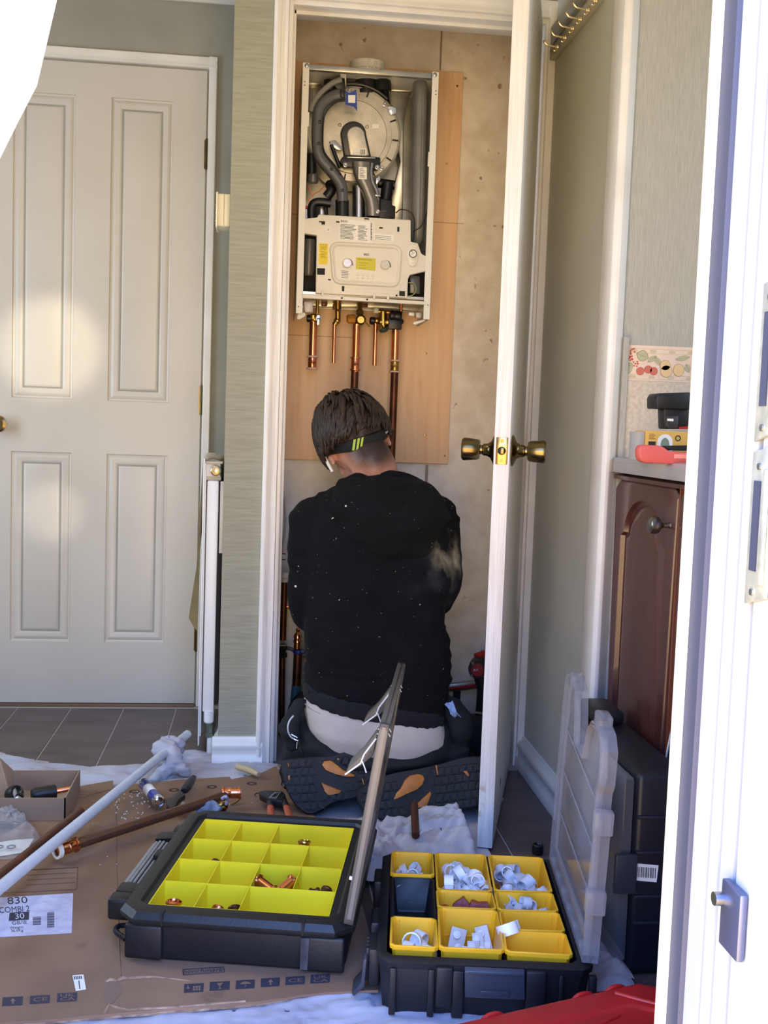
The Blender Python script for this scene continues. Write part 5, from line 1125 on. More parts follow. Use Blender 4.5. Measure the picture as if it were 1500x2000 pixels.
# rag tied round the pipe end
pc = P(326, 1466, z=.062); g = MB()
dd = (P(366, 1434, z=.06)-P(-60, 1783, z=.085)).normalized(); u_, v_ = orthobasis(dd)
g.tube([pc+u_*.020*math.cos(t)*1.2+v_*.021*math.sin(t)+dd*.006*t for t in [k*.55 for k in range(14)]], .0115, 10)
g.ball(pc+Vector((-.006, -.004, .006)), (.030, .022, .022)); g.tube([pc+Vector((.012, -.014, .004)), pc+Vector((.022, -.03, -.012)), P(318, 1510, z=.02), P(300, 1526, z=.012)], [.016, .018, .015, .010], 10, smooth=3)
g.tube([pc+Vector((.010, -.01, .0)), P(352, 1500, z=.03), P(370, 1512, z=.014)], [.014, .013, .009], 10, smooth=3)
o = remesh(g, .0035, 2, lambda p: (1-abs(noise.noise(Vector((p.x*26, p.y*26, p.z*60))))*2.3)*.0055).build('rag', m_sheet, ang=180); tag(o, 'white rag knotted around the far end of the white plastic pipe', 'rag')
# canister
t = thing('canister', (P(296, 1550, z=ZC).x, P(296, 1550, z=ZC).y, ZC), 'small blue and silver canister lying on the carton', 'canister')
a, b = P(281, 1531, z=.042), P(309, 1564, z=.042); d = b-a; L_ = d.length
MB().lathe([(.0001, -.004), (.010, -.003), (.0125, .004), (.0125, L_-.004), (.0001, L_-.004)], a, d, 22).build('tin', mat('blue_lacquer', (24, 52, 140), .3, coat=.4), t)
MB().lathe([(.0125, L_-.006), (.0138, L_-.005), (.0138, L_+.006), (.011, L_+.008), (.010, L_+.002), (.006, L_+.002), (.006, L_+.006), (.0001, L_+.006)], a, d, 22).build('silver_cap', m_chrome, t)
MB().lathe([(.0125, -.004), (.013, -.002), (.013, .008), (.0126, .009)], a, d, 22).build('silver_cap', m_chrome, t)
MB().lathe([(.01265, L_*.30), (.0129, L_*.31), (.0129, L_*.62), (.01265, L_*.63)], a, d, 22, cap=False).build('white_band', m_lab, t)
# adjustable wrench
t = thing('adjustable_wrench', (P(350, 1550, z=ZC).x, P(350, 1550, z=ZC).y, ZC), 'adjustable wrench with a thick black grip lying on the carton', 'wrench')
W0, W1, W2 = P(378, 1518, z=.040), P(360, 1545, z=.042), P(340, 1562, z=.040)
MB().tube([W0, W0*.7+W1*.3, W1*.8+W0*.2, W1], [.0075, .0105, .0115, .009], 14, smooth=4, squash=.7).build('grip', m_black, t)
MB().prism([P(a, b, z=.045) for a, b in ((352, 1542), (362, 1552), (350, 1560), (342, 1574), (332, 1578), (325, 1570), (324, 1560), (334, 1556))], (0, 0, -.012)).build('jaw_head', mat('blackened_steel', (70, 66, 62), .4, .8), t, bevel=.002)
MB().prism([P(a, b, z=.046) for a, b in ((352, 1572), (356, 1564), (362, 1568), (356, 1577))], (0, 0, -.010)).build('moving_jaw', m_steel, t, bevel=.001)
g = MB().tube([P(358, 1570, z=.034), P(350, 1575, z=.034), P(356, 1580, z=.034), P(372, 1572, z=.034), P(390, 1562, z=.038)], .0022, 8, smooth=4).build('copper_offcut', m_cop); tag(g, 'thin twisted copper offcut against the jaw of the wrench', 'offcut')
# orange handled cutters
t = thing('tile_nippers', (P(538, 1565, z=ZC).x, P(538, 1565, z=ZC).y, ZC), 'black cutters with orange handles lying on the carton beside the left boot', 'cutters')
MB().prism([P(a, b, z=.046) for a, b in ((506, 1545), (520, 1543), (552, 1545), (558, 1552), (552, 1564), (528, 1562), (508, 1552))], (0, 0, -.014)).build('jaw_head', m_black, t, bevel=.002)
a_ = [P(x, y, z=.0475) for x, y in ((524, 1558), (536, 1547), (550, 1546), (540, 1559))]; h_ = [P(x, y, z=.0475) for x, y in ((529, 1557), (538, 1549.5), (546, 1548.5), (538, 1556.5))]
MB().holed(a_, h_, (0, 0, -.002)).build('steel_link', m_steel, t)
MB().tube([P(501, 1556, z=.033), P(497, 1553, z=.034), P(503, 1549, z=.036), P(509, 1552, z=.036)], .0012, 6, smooth=4).build('wire_loop', m_rub, t)
for pts in (((527, 1560), (528, 1575), (529, 1590)), ((553, 1560), (559, 1575), (564, 1591))):
    q_ = [P(a, b, z=.040) for a, b in pts]; hh = MB().tube(q_[:2], [.0075, .008], 12, squash=.6).build('arm', m_black, t)
    MB().tube([q_[1], q_[2], q_[2]+(q_[2]-q_[1])*.8], [.0072, .0082, .0065], 12, squash=.6).build('handle_grip', mat('orange_grip', (176, 84, 52), .5), t)
# wooden dowel, scrap of copper stick under the sheet
o = MB().tube([P(463, 1497, z=.035), P(484, 1503, z=.033), P(505, 1513, z=.031)], [.008, .0085, .006], 12).build('wooden_wedge', mat('pale_pine', (206, 184, 138), .6, c2=(190, 166, 120), nscale=20, stretch=(2, 20, 20))); tag(o, 'pale wooden stick on the dust sheet by the foot of the pillar', 'stick')
o = MB().cyl(P(809, 1572, z=.075), P(812, 1632, z=.055), .0085, seg=14).build('pipe_offcut', mat('brown_pipe', (96, 54, 40), .45, .5)); tag(o, 'short brown pipe sticking out below the right boot', 'pipe')
o = MB().lathe([(.010, 0), (.012, .003), (.012, .020), (.010, .022), (.008, .018)], P(1050, 1668, z=0), (0, 0, 1), 18).build('black_cap', m_black); tag(o, 'small black plastic cap standing on the tiles behind the bin organiser', 'cap')
# ============================================================ TOOL CASES
m_case = mat('black_case_plastic', (12, 14, 19), .5, c2=(17, 19, 25), nscale=30, bump=.12, bscale=260)
m_rim = mat('black_rim_plastic', (24, 26, 27), .45, c2=(18, 20, 21), nscale=30, bump=.15, bscale=260)
m_yin = mat('bright_yellow_tray', (240, 222, 40), .42, bump=.03, bscale=150)
m_bin = mat('amber_bin_plastic', (250, 186, 36), .42, bump=.03, bscale=150)
m_smoke = clear_mat('smoky_clear_lid', (104, 98, 88), .84, .3, .5)
m_clear = clear_mat('scuffed_clear_lid', (150, 150, 156), .07, .12, .6)
m_clear2 = clear_mat('scuffed_clear_rim', (160, 160, 166), .22, .16, .6)
class LB(MB):
    """mesh in a case's own frame"""
    def __init__(s, M_): super().__init__(); s.M = M_
def frame(o, deg): return Matrix.Translation(Vector(o)) @ Matrix.Rotation(math.radians(deg), 4, 'Z')
def shellbox(M_, x0, x1, y0, y1, z0, z1, t, ch=.02, taper=.012):
    """open box with chamfered vertical corners"""
    def lp(ins, z, c):
        a, b, c_, d = x0+ins, x1-ins, y0+ins, y1-ins
        return [(a+c, c_, z), (b-c, c_, z), (b, c_+c, z), (b, d-c, z), (b-c, d, z), (a+c, d, z), (a, d-c, z), (a, c_+c, z)]
    g = LB(M_); g.loopprof([lp(taper+.004, z0, ch), lp(taper, z0+.004, ch), lp(0, z1, ch), lp(t, z1, ch*.7), lp(t+.004, z0+.012, ch*.7)])
    g.b.verts.ensure_lookup_table(); g.f([g.b.verts[i] for i in range(8)][::-1]); return g
# ---------- left organiser
OL = P(290, 1762, z=.10); OL.z = 0; ML = frame(OL, -10.8)
zb = ZC+.0005
t = thing('organiser_case', ML @ Vector((.15, .19, zb)), 'open black organiser case with bright yellow divided tray and raised grey lid', 'tool case')
shellbox(ML, -.034, .338, -.036, .425, zb, .094, .022, .028, .006).build('case_body', m_case, t, ang=30, bevel=.002)
g = LB(ML); xo0, xo1, yo0, yo1 = -.040, .344, -.042, .431
def lp8(a, b, c, d, z, ch): return [(a+ch, c, z), (b-ch, c, z), (b, c+ch, z), (b, d-ch, z), (b-ch, d, z), (a+ch, d, z), (a, d-ch, z), (a, c+ch, z)]
g.loopprof([lp8(-.002, .303, -.003, .393, .072, .006), lp8(-.040, .344, -.042, .431, .080, .03), lp8(-.043, .347, -.045, .434, .086, .03), lp8(-.043, .347, -.045, .434, .091, .03), lp8(-.036, .340, -.038, .427, .101, .028), lp8(-.026, .330, -.026, .417, .104, .024), lp8(-.014, .318, -.012, .405, .1025, .014), lp8(-.010, .313, -.008, .401, .097, .010), lp8(-.002, .303, -.003, .393, .096, .006), lp8(-.002, .303, -.003, .393, .080, .006)], False)
g.build('rim', m_rim, t, ang=30)
for x in (.035, .265): LB(ML).box(x-.002, x+.002, -.0465, -.030, .084, .104).build('rim_seam', m_dark, t)
for x0, x1 in ((-.028, .035), (.262, .333)): LB(ML).box(x0, x1, -.0405, -.030, zb+.004, .080).build('corner_post', m_case, t, bevel=.006, seg=3)
LB(ML).prism([(.262, -.041, zb+.008), (.274, -.0415, zb+.008), (.276, -.0415, .078), (.262, -.041, .078)], (0, -.001, 0)).build('scuffed_edge', mat('scuffed_plastic', (70, 72, 78), .7, c2=(40, 42, 48), nscale=40), t)
# yellow tray
tr_ = MB(); tray = LB(ML).box(0, .301, 0, .390, zb+.012, zb+.014).build('tray_floor', m_yin, t)
zt = .097
for a in ((0, .301, -.0008, .0008), (0, .301, .3892, .3908), (-.0008, .0008, 0, .39), (.3002, .3018, 0, .39)): LB(ML).box(a[0], a[1], a[2], a[3], zb+.013, zt).build('tray_wall', m_yin, t)
dy = .0975
for k in (1, 2, 3): LB(ML).box(0, .301, k*dy-.0007, k*dy+.0007, zb+.013, zt-.002).build('divider', m_yin, t)
cw = .0753
for r_, cols in ((0, (1, 2)), (1, (1, 2, 3)), (2, (1, 2, 3)), (3, (1, 2))):
    for c_ in cols: LB(ML).box(c_*cw-.0006, c_*cw+.0006, r_*dy+.0008, (r_+1)*dy-.0008, zb+.013, zt-.002).build('divider', m_yin, t)
# carrying handle on the left side
m_grip = mat('grey_rubber_grip', (150, 146, 136), .6)
hd = LB(ML); hd.tube([(-.062, .10, .070), (-.062, .30, .070)], .0175, 16, squash=.7)
hb_ = hd.build('handle_grip', m_rim, t, ang=60)
for k in range(7):
    an = -.3+k*.42; c_ = Vector((-.062-.0175*math.cos(an), 0, .070+.0135*math.sin(an)))
    LB(ML).tube([(c_.x, .105, c_.z), (c_.x, .295, c_.z)], .0026, 8).build('grip_rib', m_grip, hb_)
for y0, y1 in ((.055, .10), (.30, .345)):
    LB(ML).prism([(-.038, y0, .062), (-.078, y0+.012 if y0 < .2 else y0, .058), (-.082, y0+.02, .070), (-.078, y0+.012 if y0 < .2 else y0, .086), (-.038, y0, .090)], (0, y1-y0-.008, 0)).build('handle_bracket', m_rim, t, bevel=.003)
LB(ML).box(-.080, -.040, .028, .062, .050, .088).build('handle_bracket', m_rim, t, bevel=.006, seg=3)
LB(ML).tube([(-.034, -.012, .040), (-.056, .004, .044), (-.056, .024, .044), (-.034, .034, .040)], .0045, 8, smooth=3).build('side_loop', m_case, t)
LB(ML).box(-.056, -.034, .345, .38, .05, .086).build('latch', m_rim, t, bevel=.003)
LB(ML).box(-.052, -.034, .20, .23, .086, .096).build('latch', m_rim, t, bevel=.002)
# raised lid
lean = math.radians(8.2); LM = ML @ Matrix.Translation((.337, -.030, .099)) @ Matrix.Rotation(lean, 4, 'Y')
lid = LB(LM).box(-.004, .003, 0, .45, .0, .335).build('lid', m_smoke, t, bevel=.002)
for a in ((-.009, .007, 0, .012, 0, .335), (-.009, .007, .438, .45, 0, .335), (-.009, .007, 0, .45, .323, .335), (-.009, .007, 0, .45, 0, .012)): LB(LM).box(*a).build('lid_rim', m_smoke, lid, bevel=.002)
LB(LM).box(-.004, .002, -.001, .0, .01, .33).build('lid_edge_line', mat('pale_edge', (120, 114, 102), .4), lid)
m_glint = mat('bright_plastic_edge', (240, 240, 236), .2)
for yy in (.06, .36):
    q_ = LB(LM).prism([(-.012, yy, .300), (-.030, yy, .262), (-.048, yy, .236), (-.052, yy, .222), (-.030, yy, .240), (-.012, yy, .262)], (0, .05, 0)).build('lid_latch', m_smoke, lid, bevel=.002)
    LB(LM).tube([(-.012, yy-.001, .292), (-.027, yy-.001, .262), (-.030, yy-.001, .246), (-.052, yy-.001, .222)], .0014, 6).tube([(-.028, yy-.001, .250), (-.022, yy-.001, .240), (-.018, yy-.001, .232)], .0012, 6).build('latch_edge', m_glint, q_)
    for zz in (.300, .308): LB(LM).tube([(-.012, yy-.003, zz), (-.004, yy-.004, zz+.006), (.004, yy-.004, zz+.006), (.010, yy-.003, zz)], .0009, 6, smooth=3).build('latch_edge', m_glint, q_)
LB(LM).box(-.0125, -.008, -.0012, .002, .075, .080).build('lid_mark', m_glint, lid)
# fittings in the left organiser
def fitting(x, y, z, axis, label, L_=.030, r=.0095, m=None, name='copper_coupling', rings=True):
    c_ = ML @ Vector((x, y, z)); d = (ML.to_3x3() @ Vector(axis)).normalized(); o_ = thing(name, (c_.x, c_.y, c_.z-r*1.3), label, 'pipe fitting', 'fittings in the yellow tray of the left organiser')
    p = c_-d*L_/2
    MB().lathe([(r*.86, .004), (r*1.0, 0), (r*1.32, .002), (r*1.34, .005), (r*1.1, .008), (r*1.08, L_-.008), (r*1.34, L_-.005), (r*1.32, L_-.002), (r, L_), (r*.86, L_-.004), (r*.86, .004)], p, d, 20, cap=False).build('sleeve', m or m_cop, o_)
    return o_
zf = zb+.040
fitting(.170, 1*dy+.044, zf+.018, (.8, -.5, -.25), 'shiny copper coupling leaning left in the third cell of the second row', .045, .0105)
fitting(.206, 1*dy+.050, zf+.018, (.6, .75, .35), 'shiny copper coupling leaning right in the third cell of the second row', .042, .0100)
fitting(.190, 1*dy+.035, zf-.004, (.1, 1, .1), 'copper coupling lying under the two crossed ones in the tray', .03, .0095)
fitting(.036, .024, zf+.026, (0, .15, 1), 'copper ring standing in the nearest left corner cell of the tray', .022, .0105)
fitting(.112, .014, zf+.026, (.2, 1, .5), 'copper fitting leaning on the near wall of the second front cell', .02, .0085)
fitting(.128, .018, zf+.020, (1, .3, .1), 'white plastic fitting in the second front cell of the tray', .022, .008, m_enam, 'plastic_fitting')
fitting(.142, .016, zf+.028, (-.3, .8, .7), 'dark copper fitting at the right end of the second front cell', .02, .0085, m_copold)
fitting(.062, 2*dy+.014, zf+.022, (.3, 1, .4), 'copper elbow in the first cell of the third row of the tray', .02, .008, m_copold)
fitting(.214, 3*dy+.014, zf+.034, (0, .3, 1), 'brass olive ring in the wide back cell of the tray', .016, .0095, m_brs, 'brass_ring')
fitting(.262, 1*dy+.014, zf+.026, (1, .2, .1), 'dark copper fitting at the right end of the second row', .02, .0075, m_copold)
fitting(.282, 1*dy+.016, zf+.030, (.2, 1, .5), 'small dark ring in the corner of the second row cell', .014, .0075, m_copold)

# ---------- right organiser with lift-out bins
ZB = .105
R0 = P(763, 1850, z=ZB); R1 = P(1118, 1866, z=ZB); ang_r = math.degrees(math.atan2(R1.y-R0.y, R1.x-R0.x))
OR = Vector((R0.x, R0.y, 0)); MR = frame(OR, ang_r); MRi = MR.inverted()
Q = lambda a, b, z=ZB: MRi @ P(a, b, z=z)
WR = (MRi @ R1).x; DR = Q(765, 1662).y
t = thing('bin_organiser', MR @ Vector((WR/2, DR/2, .005)), 'black organiser case with amber lift-out bins and raised clear lid', 'tool case')
x0, x1, y0, y1 = -.018, WR+.028, -.022, DR+.014
shellbox(MR, x0, x1, y0, y1, .006, .094, .010, .016, .008).build('case_body', m_case, t, ang=30, bevel=.002)
hole = (Q(765, 1712), Q(847, 1714), Q(853, 1790), Q(766, 1787))
g = LB(MR).loopprof([lp8(x0-.002, x1+.002, y0-.002, y1+.002, .084, .018), lp8(x0-.003, x1+.003, y0-.003, y1+.003, .094, .018), lp8(x0+.003, x1-.003, y0+.003, y1-.003, .098, .016), lp8(x0+.012, x1-.020, y0+.012, y1-.008, .098, .010), lp8(x0+.013, x1-.021, y0+.013, y1-.009, .060, .010), lp8(x0+.013, x1-.021, y0+.013, y1-.009, .016, .010)])
g.build('case_rim', m_case, t, ang=30)
# front ribs, latch, left hardware
for a, b in ((.000, .010), (.058, .068), (.095, .112), (.205, .228), (.255, .262), (.300, .312)): LB(MR).box(a, b, y0-.006, y0+.004, .012, .086).build('front_rib', m_case, t, bevel=.002)
LB(MR).box(.070, .095, y0-.010, y0, .030, .092).build('front_block', m_case, t, bevel=.003)
LB(MR).box(.205, .235, y0-.010, y0, .030, .092).build('front_block', m_case, t, bevel=.003)
m_slate = mat('slate_grey_plastic', (50, 54, 66), .42)
lt = LB(MR).prism([(.112, y0-.006, .095), (.112, y0-.013, .090), (.114, y0-.014, .050), (.114, y0-.008, .048)], (.090, 0, 0)).build('front_latch', m_slate, t, bevel=.0015)
LB(MR).box(.136, .180, y0-.0165, y0-.012, .056, .063).build('latch_tab', m_slate, lt, bevel=.001)
LB(MR).box(.118, .198, y0-.0155, y0-.013, .0875, .0895).build('latch_ridge', m_slate, lt, bevel=.0005)
for xx in (.118, .193): LB(MR).box(xx, xx+.016, y0-.004, y0+.01, .0, .010).build('foot', m_case, t, bevel=.002)
for yy, zz in ((.02, .05), (.11, .05), (.27, .05)):
    LB(MR).box(x0-.016, x0+.002, yy, yy+.06, zz-.02, zz+.040).build('side_block', m_case, t, bevel=.004)
for k in range(4): LB(MR).box(x0-.020, x0-.012, .028+k*.012, .034+k*.012, .034, .088).build('side_rib', m_case, t, bevel=.001)
LB(MR).prism([(x0-.018, .010, .080), (x0-.024, .010, .076), (x0-.026, .010, .040), (x0-.040, .010, .022), (x0-.036, .010, .018), (x0-.020, .010, .034)], (0, .045, 0)).build('side_latch', m_slate, t, bevel=.0015)
# bins: each lifts out
def chz(q_, ch):
    out = []; n = len(q_)
    for i in range(n):
        p, a, b = q_[i], q_[i-1], q_[(i+1) % n]; out += [p+(a-p).normalized()*ch, p+(b-p).normalized()*ch]
    return out
def insetq(q_, d):
    c_ = sum(q_, Vector((0, 0, 0)))/len(q_); w_ = max(v.x for v in q_)-min(v.x for v in q_); h_ = max(v.y for v in q_)-min(v.y for v in q_)
    return [Vector((c_.x+(v.x-c_.x)*(1-2*d/w_), c_.y+(v.y-c_.y)*(1-2*d/h_), v.z)) for v in q_]
def zset(q_, z): return [Vector((v.x, v.y, z)) for v in q_]
bins = {}
def bin_(key, px, label, ch=.006):
    q_ = [Q(a, b) for a, b in px]; q_ = chz(q_, ch)
    lps = [zset(insetq(q_, .011), .020), zset(insetq(q_, .010), .022), zset(insetq(q_, .0035), ZB-.008), zset(insetq(q_, .0005), ZB-.007), zset(insetq(q_, 0), ZB-.001), zset(insetq(q_, .0008), ZB), zset(insetq(q_, .0032), ZB), zset(insetq(q_, .0045), ZB-.008), zset(insetq(q_, .011), .023)]
    g = LB(MR).loopprof(lps); g.b.verts.ensure_lookup_table(); n = len(q_); g.f([g.b.verts[i] for i in range(n)][::-1])
    o_ = g.build('storage_bin', m_bin, ang=40); tag(o_, label, 'bin', 'amber bins in the right organiser'); bins[key] = q_
    xs, ys = [v.x for v in q_], [v.y for v in q_]; a, b, c_, d = min(xs), max(xs), min(ys), max(ys)
    rb = LB(MR)
    for x in (a+.010, b-.014): rb.box(x, x+.0012, d-.0065, d-.0050, .050, ZB-.004).box(x+.004, x+.0052, d-.0068, d-.0052, .050, ZB-.004)
    q2 = rb.build('bin_rib', m_bin, o_); q2['kind'] = 'stuff'
    LB(MR).box(a+.016, b-.018, d-.0100, d-.0060, .0605, .0615).build('bin_step', m_bin, o_)
    return o_
bin_('a', [(762, 1706), (849, 1709), (846, 1665), (764, 1662)], 'small amber bin of white pipe clips in the far left corner of the organiser')
bin_('b', [(853, 1737), (962, 1741), (949, 1668), (848, 1665)], 'amber bin heaped with white clips, middle of the far row')
bin_('c', [(965, 1739), (1080, 1742), (1060, 1674), (952, 1669)], 'amber bin of milky clips in the far right corner of the organiser')
bin_('d', [(854, 1771), (971, 1776), (962, 1742), (851, 1736)], 'narrow amber bin holding red wall plug packets')
bin_('e', [(972, 1777), (1092, 1780), (1080, 1743), (964, 1741)], 'narrow amber bin of milky clips, second in the right column')
bin_('f', [(857, 1850), (987, 1856), (972, 1777), (854, 1771)], 'deep amber bin of white clip packets, front row middle')
bin_('g', [(980, 1815), (1105, 1819), (1092, 1781), (973, 1778)], 'narrow amber bin holding one large white clip')
bin_('h', [(987, 1858), (1120, 1866), (1105, 1821), (981, 1816)], 'empty narrow amber bin at the front right corner')
bin_('i', [(761, 1846), (857, 1851), (853, 1793), (763, 1788)], 'small amber bin of large white clips, front left')
# recessed black tray where a bin is missing
q_ = [Vector((v.x, v.y, v.z)) for v in (Q(762, 1788), Q(853, 1792), Q(849, 1709), Q(762, 1706))]; q_ = chz(q_, .004)
LB(MR).loopprof([zset(q_, .098), zset(insetq(q_, .004), .1005), zset(insetq(q_, .006), .098), zset(insetq(q_, .012), .045), zset(insetq(q_, .014), .042)]).build('empty_well', m_case, t, ang=40)
# ---- white clips
m_clip = mat('white_clip_plastic', (240, 240, 242), .35); m_milk = mat('milky_clip_plastic', (214, 216, 222), .3, c2=(200, 202, 210), nscale=60)
def make_clip(name, label, m, r=.0105, w_=.011, t_=.0018):
    o_ = None; g = MB(); A = [math.radians(a) for a in range(-50, 231, 20)]
    prof = [Vector((r*math.cos(a), 0, r*math.sin(a)+r+.004)) for a in A]+[Vector(((r-t_)*math.cos(a), 0, (r-t_)*math.sin(a)+r+.004)) for a in reversed(A)]
    n = len(A); f_ = [p-Vector((0, w_/2, 0)) for p in prof]; b_ = [p+Vector((0, w_/2, 0)) for p in prof]; F_ = g._new(f_); B_ = g._new(b_); N = len(prof)
    for i in range(N): g.f([F_[i], F_[(i+1) % N], B_[(i+1) % N], B_[i]])
    for i in range(n-1): g.f([F_[i], F_[i+1], F_[N-2-i], F_[N-1-i]]); g.f([B_[i+1], B_[i], B_[N-1-i], B_[N-2-i]])
    o_ = g.build(name, m, org=(0, 0, 0), ang=40); tag(o_, label, 'clip')
    MB().box(-r*.8, r*.8, -w_/2, w_/2, 0, .005).build('clip_base', m, o_, org=(0, 0, 0), bevel=.0005, seg=1)
    return o_
def scatter(proto, key, n, grp, labels, zlo, zhi, sc=(1, 1), tilt=1.2, first=False, region=(0, 1, 0, 1)):
    q_ = bins[key]; xs, ys = [v.x for v in q_], [v.y for v in q_]; a, b, c_, d = min(xs)+.020, max(xs)-.020, min(ys)+.014, max(ys)-.016
    a, b = a+(b-a)*region[0], a+(b-a)*region[1]
    for k in range(n):
        o_ = proto if (first and k == 0) else copytree(proto)
        u, v = ((k*.618) % 1), ((k*.381+.2) % 1); z = zlo+(zhi-zlo)*(k/max(1, n-1))
        o_.location = MR @ Vector((a+(b-a)*u, c_+(d-c_)*v, z)); o_.rotation_euler = (random.uniform(-tilt, tilt), random.uniform(-tilt, tilt), random.random()*6.28); s_ = random.uniform(*sc); o_.scale = (s_, s_, s_)
        o_['group'] = grp; o_['label'] = labels
random.seed(21)
cw_ = make_clip('pipe_clip', 'x', m_clip)
scatter(cw_, 'a', 14, 'white clips in the far left bin', 'white pipe clip heaped in the small far left bin', .050, .076, (1, 1.2), first=True)
scatter(cw_, 'b', 28, 'white clips in the far middle bin', 'white pipe clip heaped in the far middle bin', .045, .088, (1.1, 1.5))
cm_ = make_clip('milky_clip', 'x', m_milk, .009, .014)
scatter(cm_, 'c', 36, 'milky clips in the far right bin', 'milky plastic clip heaped in the far right bin', .052, .082, (1.1, 1.5), first=True)
scatter(cm_, 'e', 26, 'milky clips in the narrow right bin', 'milky plastic clip heaped in the narrow bin of the right column', .052, .086, (.9, 1.2))
cl_ = make_clip('large_pipe_clip', 'x', m_clip, .019, .019, .0028)
scatter(cl_, 'i', 7, 'large clips in the front left bin', 'large white pipe clip in the small front left bin', .044, .070, (.8, 1), .9, first=True)
o_ = copytree(cl_); o_.location = MR @ (Q(1000, 1812, ZB-.005)); o_.rotation_euler = (1.3, -.5, -.5); o_.scale = (.95, .95, .8); o_['label'] = 'large white pipe clip resting on the divider of the narrow right bin'; del o_['group']
# red packets
m_rbag = mat('red_packet_film', (150, 34, 30), .35, c2=(120, 24, 22), nscale=30, bump=.4, bscale=90)
for k, (a, b, r_) in enumerate(((905, 1762, .030), (935, 1764, .032), (872, 1768, .020))):
    c_ = Q(a, b, .09); c_.y -= .004; g = LB(MR); random.seed(k+2)
    vs_ = [Vector((c_.x+r_*math.cos(j*.785)*random.uniform(.7, 1.1)*(.8 if k < 2 else 1), c_.y+.008*math.sin(j*.785), .070+r_*.7*math.sin(j*.785)*random.uniform(.6, 1.3)+.006)) for j in range(8)]
    g.loft([[v+Vector((0, -.008, 0)) for v in vs_], [v*1 for v in vs_], [Vector((v.x*.7+c_.x*.3, v.y+.008, v.z*.9+.007)) for v in vs_]])
    o_ = g.build('red_packet', m_rbag, ang=20); tag(o_, ('crumpled red plastic packet, left of the two peaks in the narrow bin', 'crumpled red plastic packet, right of the two peaks in the narrow bin', 'small flat red packet at the left end of the narrow bin')[k], 'packet')
    for v in o_.data.vertices: pass
# packets of clips in the deep bin
m_film = mat('clip_packet_film', (214, 206, 196), .35)
for k, (a, b, w_, h_, an, lb_) in enumerate(((882, 1838, .026, .048, .25, 'tall white clip packet standing at the left of the deep front bin'), (906, 1846, .022, .030, .1, 'short clip packet second from the left in the deep front bin'), (926, 1846, .020, .036, -.05, 'slim clip packet in the middle of the deep front bin'), (942, 1842, .018, .044, -.2, 'slim clip packet behind the rightmost in the deep front bin'), (957, 1838, .022, .050, -.3, 'clip packet leaning at the right of the deep front bin'))):
    c_ = Q(a, b-22, .075); M2 = MR @ Matrix.Translation((c_.x, c_.y-.038, .030)) @ Matrix.Rotation(an, 4, 'Y') @ Matrix.Rotation(-.6, 4, 'X')
    h_ *= 1.3
    o_ = LB(M2).box(-w_/2, w_/2, -.002, .002, 0, h_).build('clip_packet', m_film, bevel=.001); tag(o_, lb_, 'packet')
    for j in range(3):
        zz = h_*(.2+.3*j); LB(M2).lathe([(.0030, 0), (.0062, .001), (.0062, .005), (.003, .006)], (-.003+(j % 2)*.006, -.002, zz), (0, -1, 0), 12).build('clip', m_clip, o_)
# ---- clear lid standing on the hinge side
A0 = MR @ Vector((x1-.004, y0+.01, .100)); A1 = MR @ Vector((x1-.004, y1-.004, .100)); hd_ = (A1-A0); DL = hd_.length; hd_.normalize()
n_near = P(1192, 1436, y=A0.y+.004); HLd = n_near-A0; HLd -= hd_*HLd.dot(hd_); HT = HLd.length; HLd.normalize(); nx_ = HLd.cross(hd_).normalized()
LM2 = Matrix((hd_, HLd, nx_)).transposed().to_4x4(); LM2.translation = A0    # local: x along hinge (near to far), y up the lid, z across
print('lid', DL, HT, nx_)
S1 = [(0, 0), (0, .62), (.03, .66), (.03, .74), (0, .78), (.0, .93), (.06, .985), (.12, 1), (.26, .985), (.34, .92), (.40, .76), (.62, .76), (.68, .92), (.72, 1.0), (.84, 1.04), (.96, 1.02), (1, .95), (1, .4), (.98, 0)]
S1 = [(a*DL, b*HT) for a, b in S1]
lid2 = LB(LM2).prism([(a, b, -.0015) for a, b in S1], (0, 0, .003)).build('lid', m_clear, t)
cx_ = sum(a for a, b in S1)/len(S1); cy_ = sum(b for a, b in S1)/len(S1)
def inl(k): return [(a+(cx_-a)*k*1.0, b+(cy_-b)*k*.9) for a, b in S1]
g = LB(LM2); g.holed([(a, b, -.013) for a, b in S1], [(a, b, -.013) for a, b in inl(.035)], (0, 0, .024)); g.build('lid_rim', m_clear2, lid2)
g = LB(LM2); g.holed([(a, b, .002) for a, b in inl(.12)], [(a, b, .002) for a, b in inl(.16)], (0, 0, .006)); g.build('lid_bead', m_clear2, lid2)
for k in range(6):
    xx = .03+k*(DL-.07)/5; LB(LM2).box(xx, xx+.022, -.010, .012, -.016, .010).build('hinge_knuckle', m_clear2, lid2, bevel=.002)
for yy in (.28, .63): LB(LM2).box(-.016, .006, yy*HT-.018, yy*HT+.018, -.014, .016).build('lid_lug', m_clear2, lid2, bevel=.003)
for xx in (.12, .80): LB(LM2).box(xx*DL, xx*DL+.045, HT*.97, HT*1.045, -.012, .010).build('lid_latch', m_clear2, lid2, bevel=.003)
g = LB(LM2)
for s_ in (.30, .52, .74):
    g.tube([(.02, s_*HT*.9, .004), (DL-.02, s_*HT, .004)], .0016, 6)
q_ = g.build('lid_stiffener', m_clear2, lid2); q_['kind'] = 'stuff'
LB(LM2).prism([(DL*a, HT*b, -.004) for a, b in ((.10, .42), (.30, .30), (.74, .36), (.80, .62), (.62, .72), (.24, .66))], (0, 0, .0015)).build('pale_panel', mat('pale_lid_tone', (150, 154, 162), .3), lid2)  # pale irregular panels set on the clear lid
LB(LM2).prism([(DL*a, HT*b, -.004) for a, b in ((.04, .80), (.16, .76), (.24, .92), (.10, .95))], (0, 0, .0015)).build('pale_panel', mat('pale_lid_tone2', (206, 208, 214), .3), lid2)
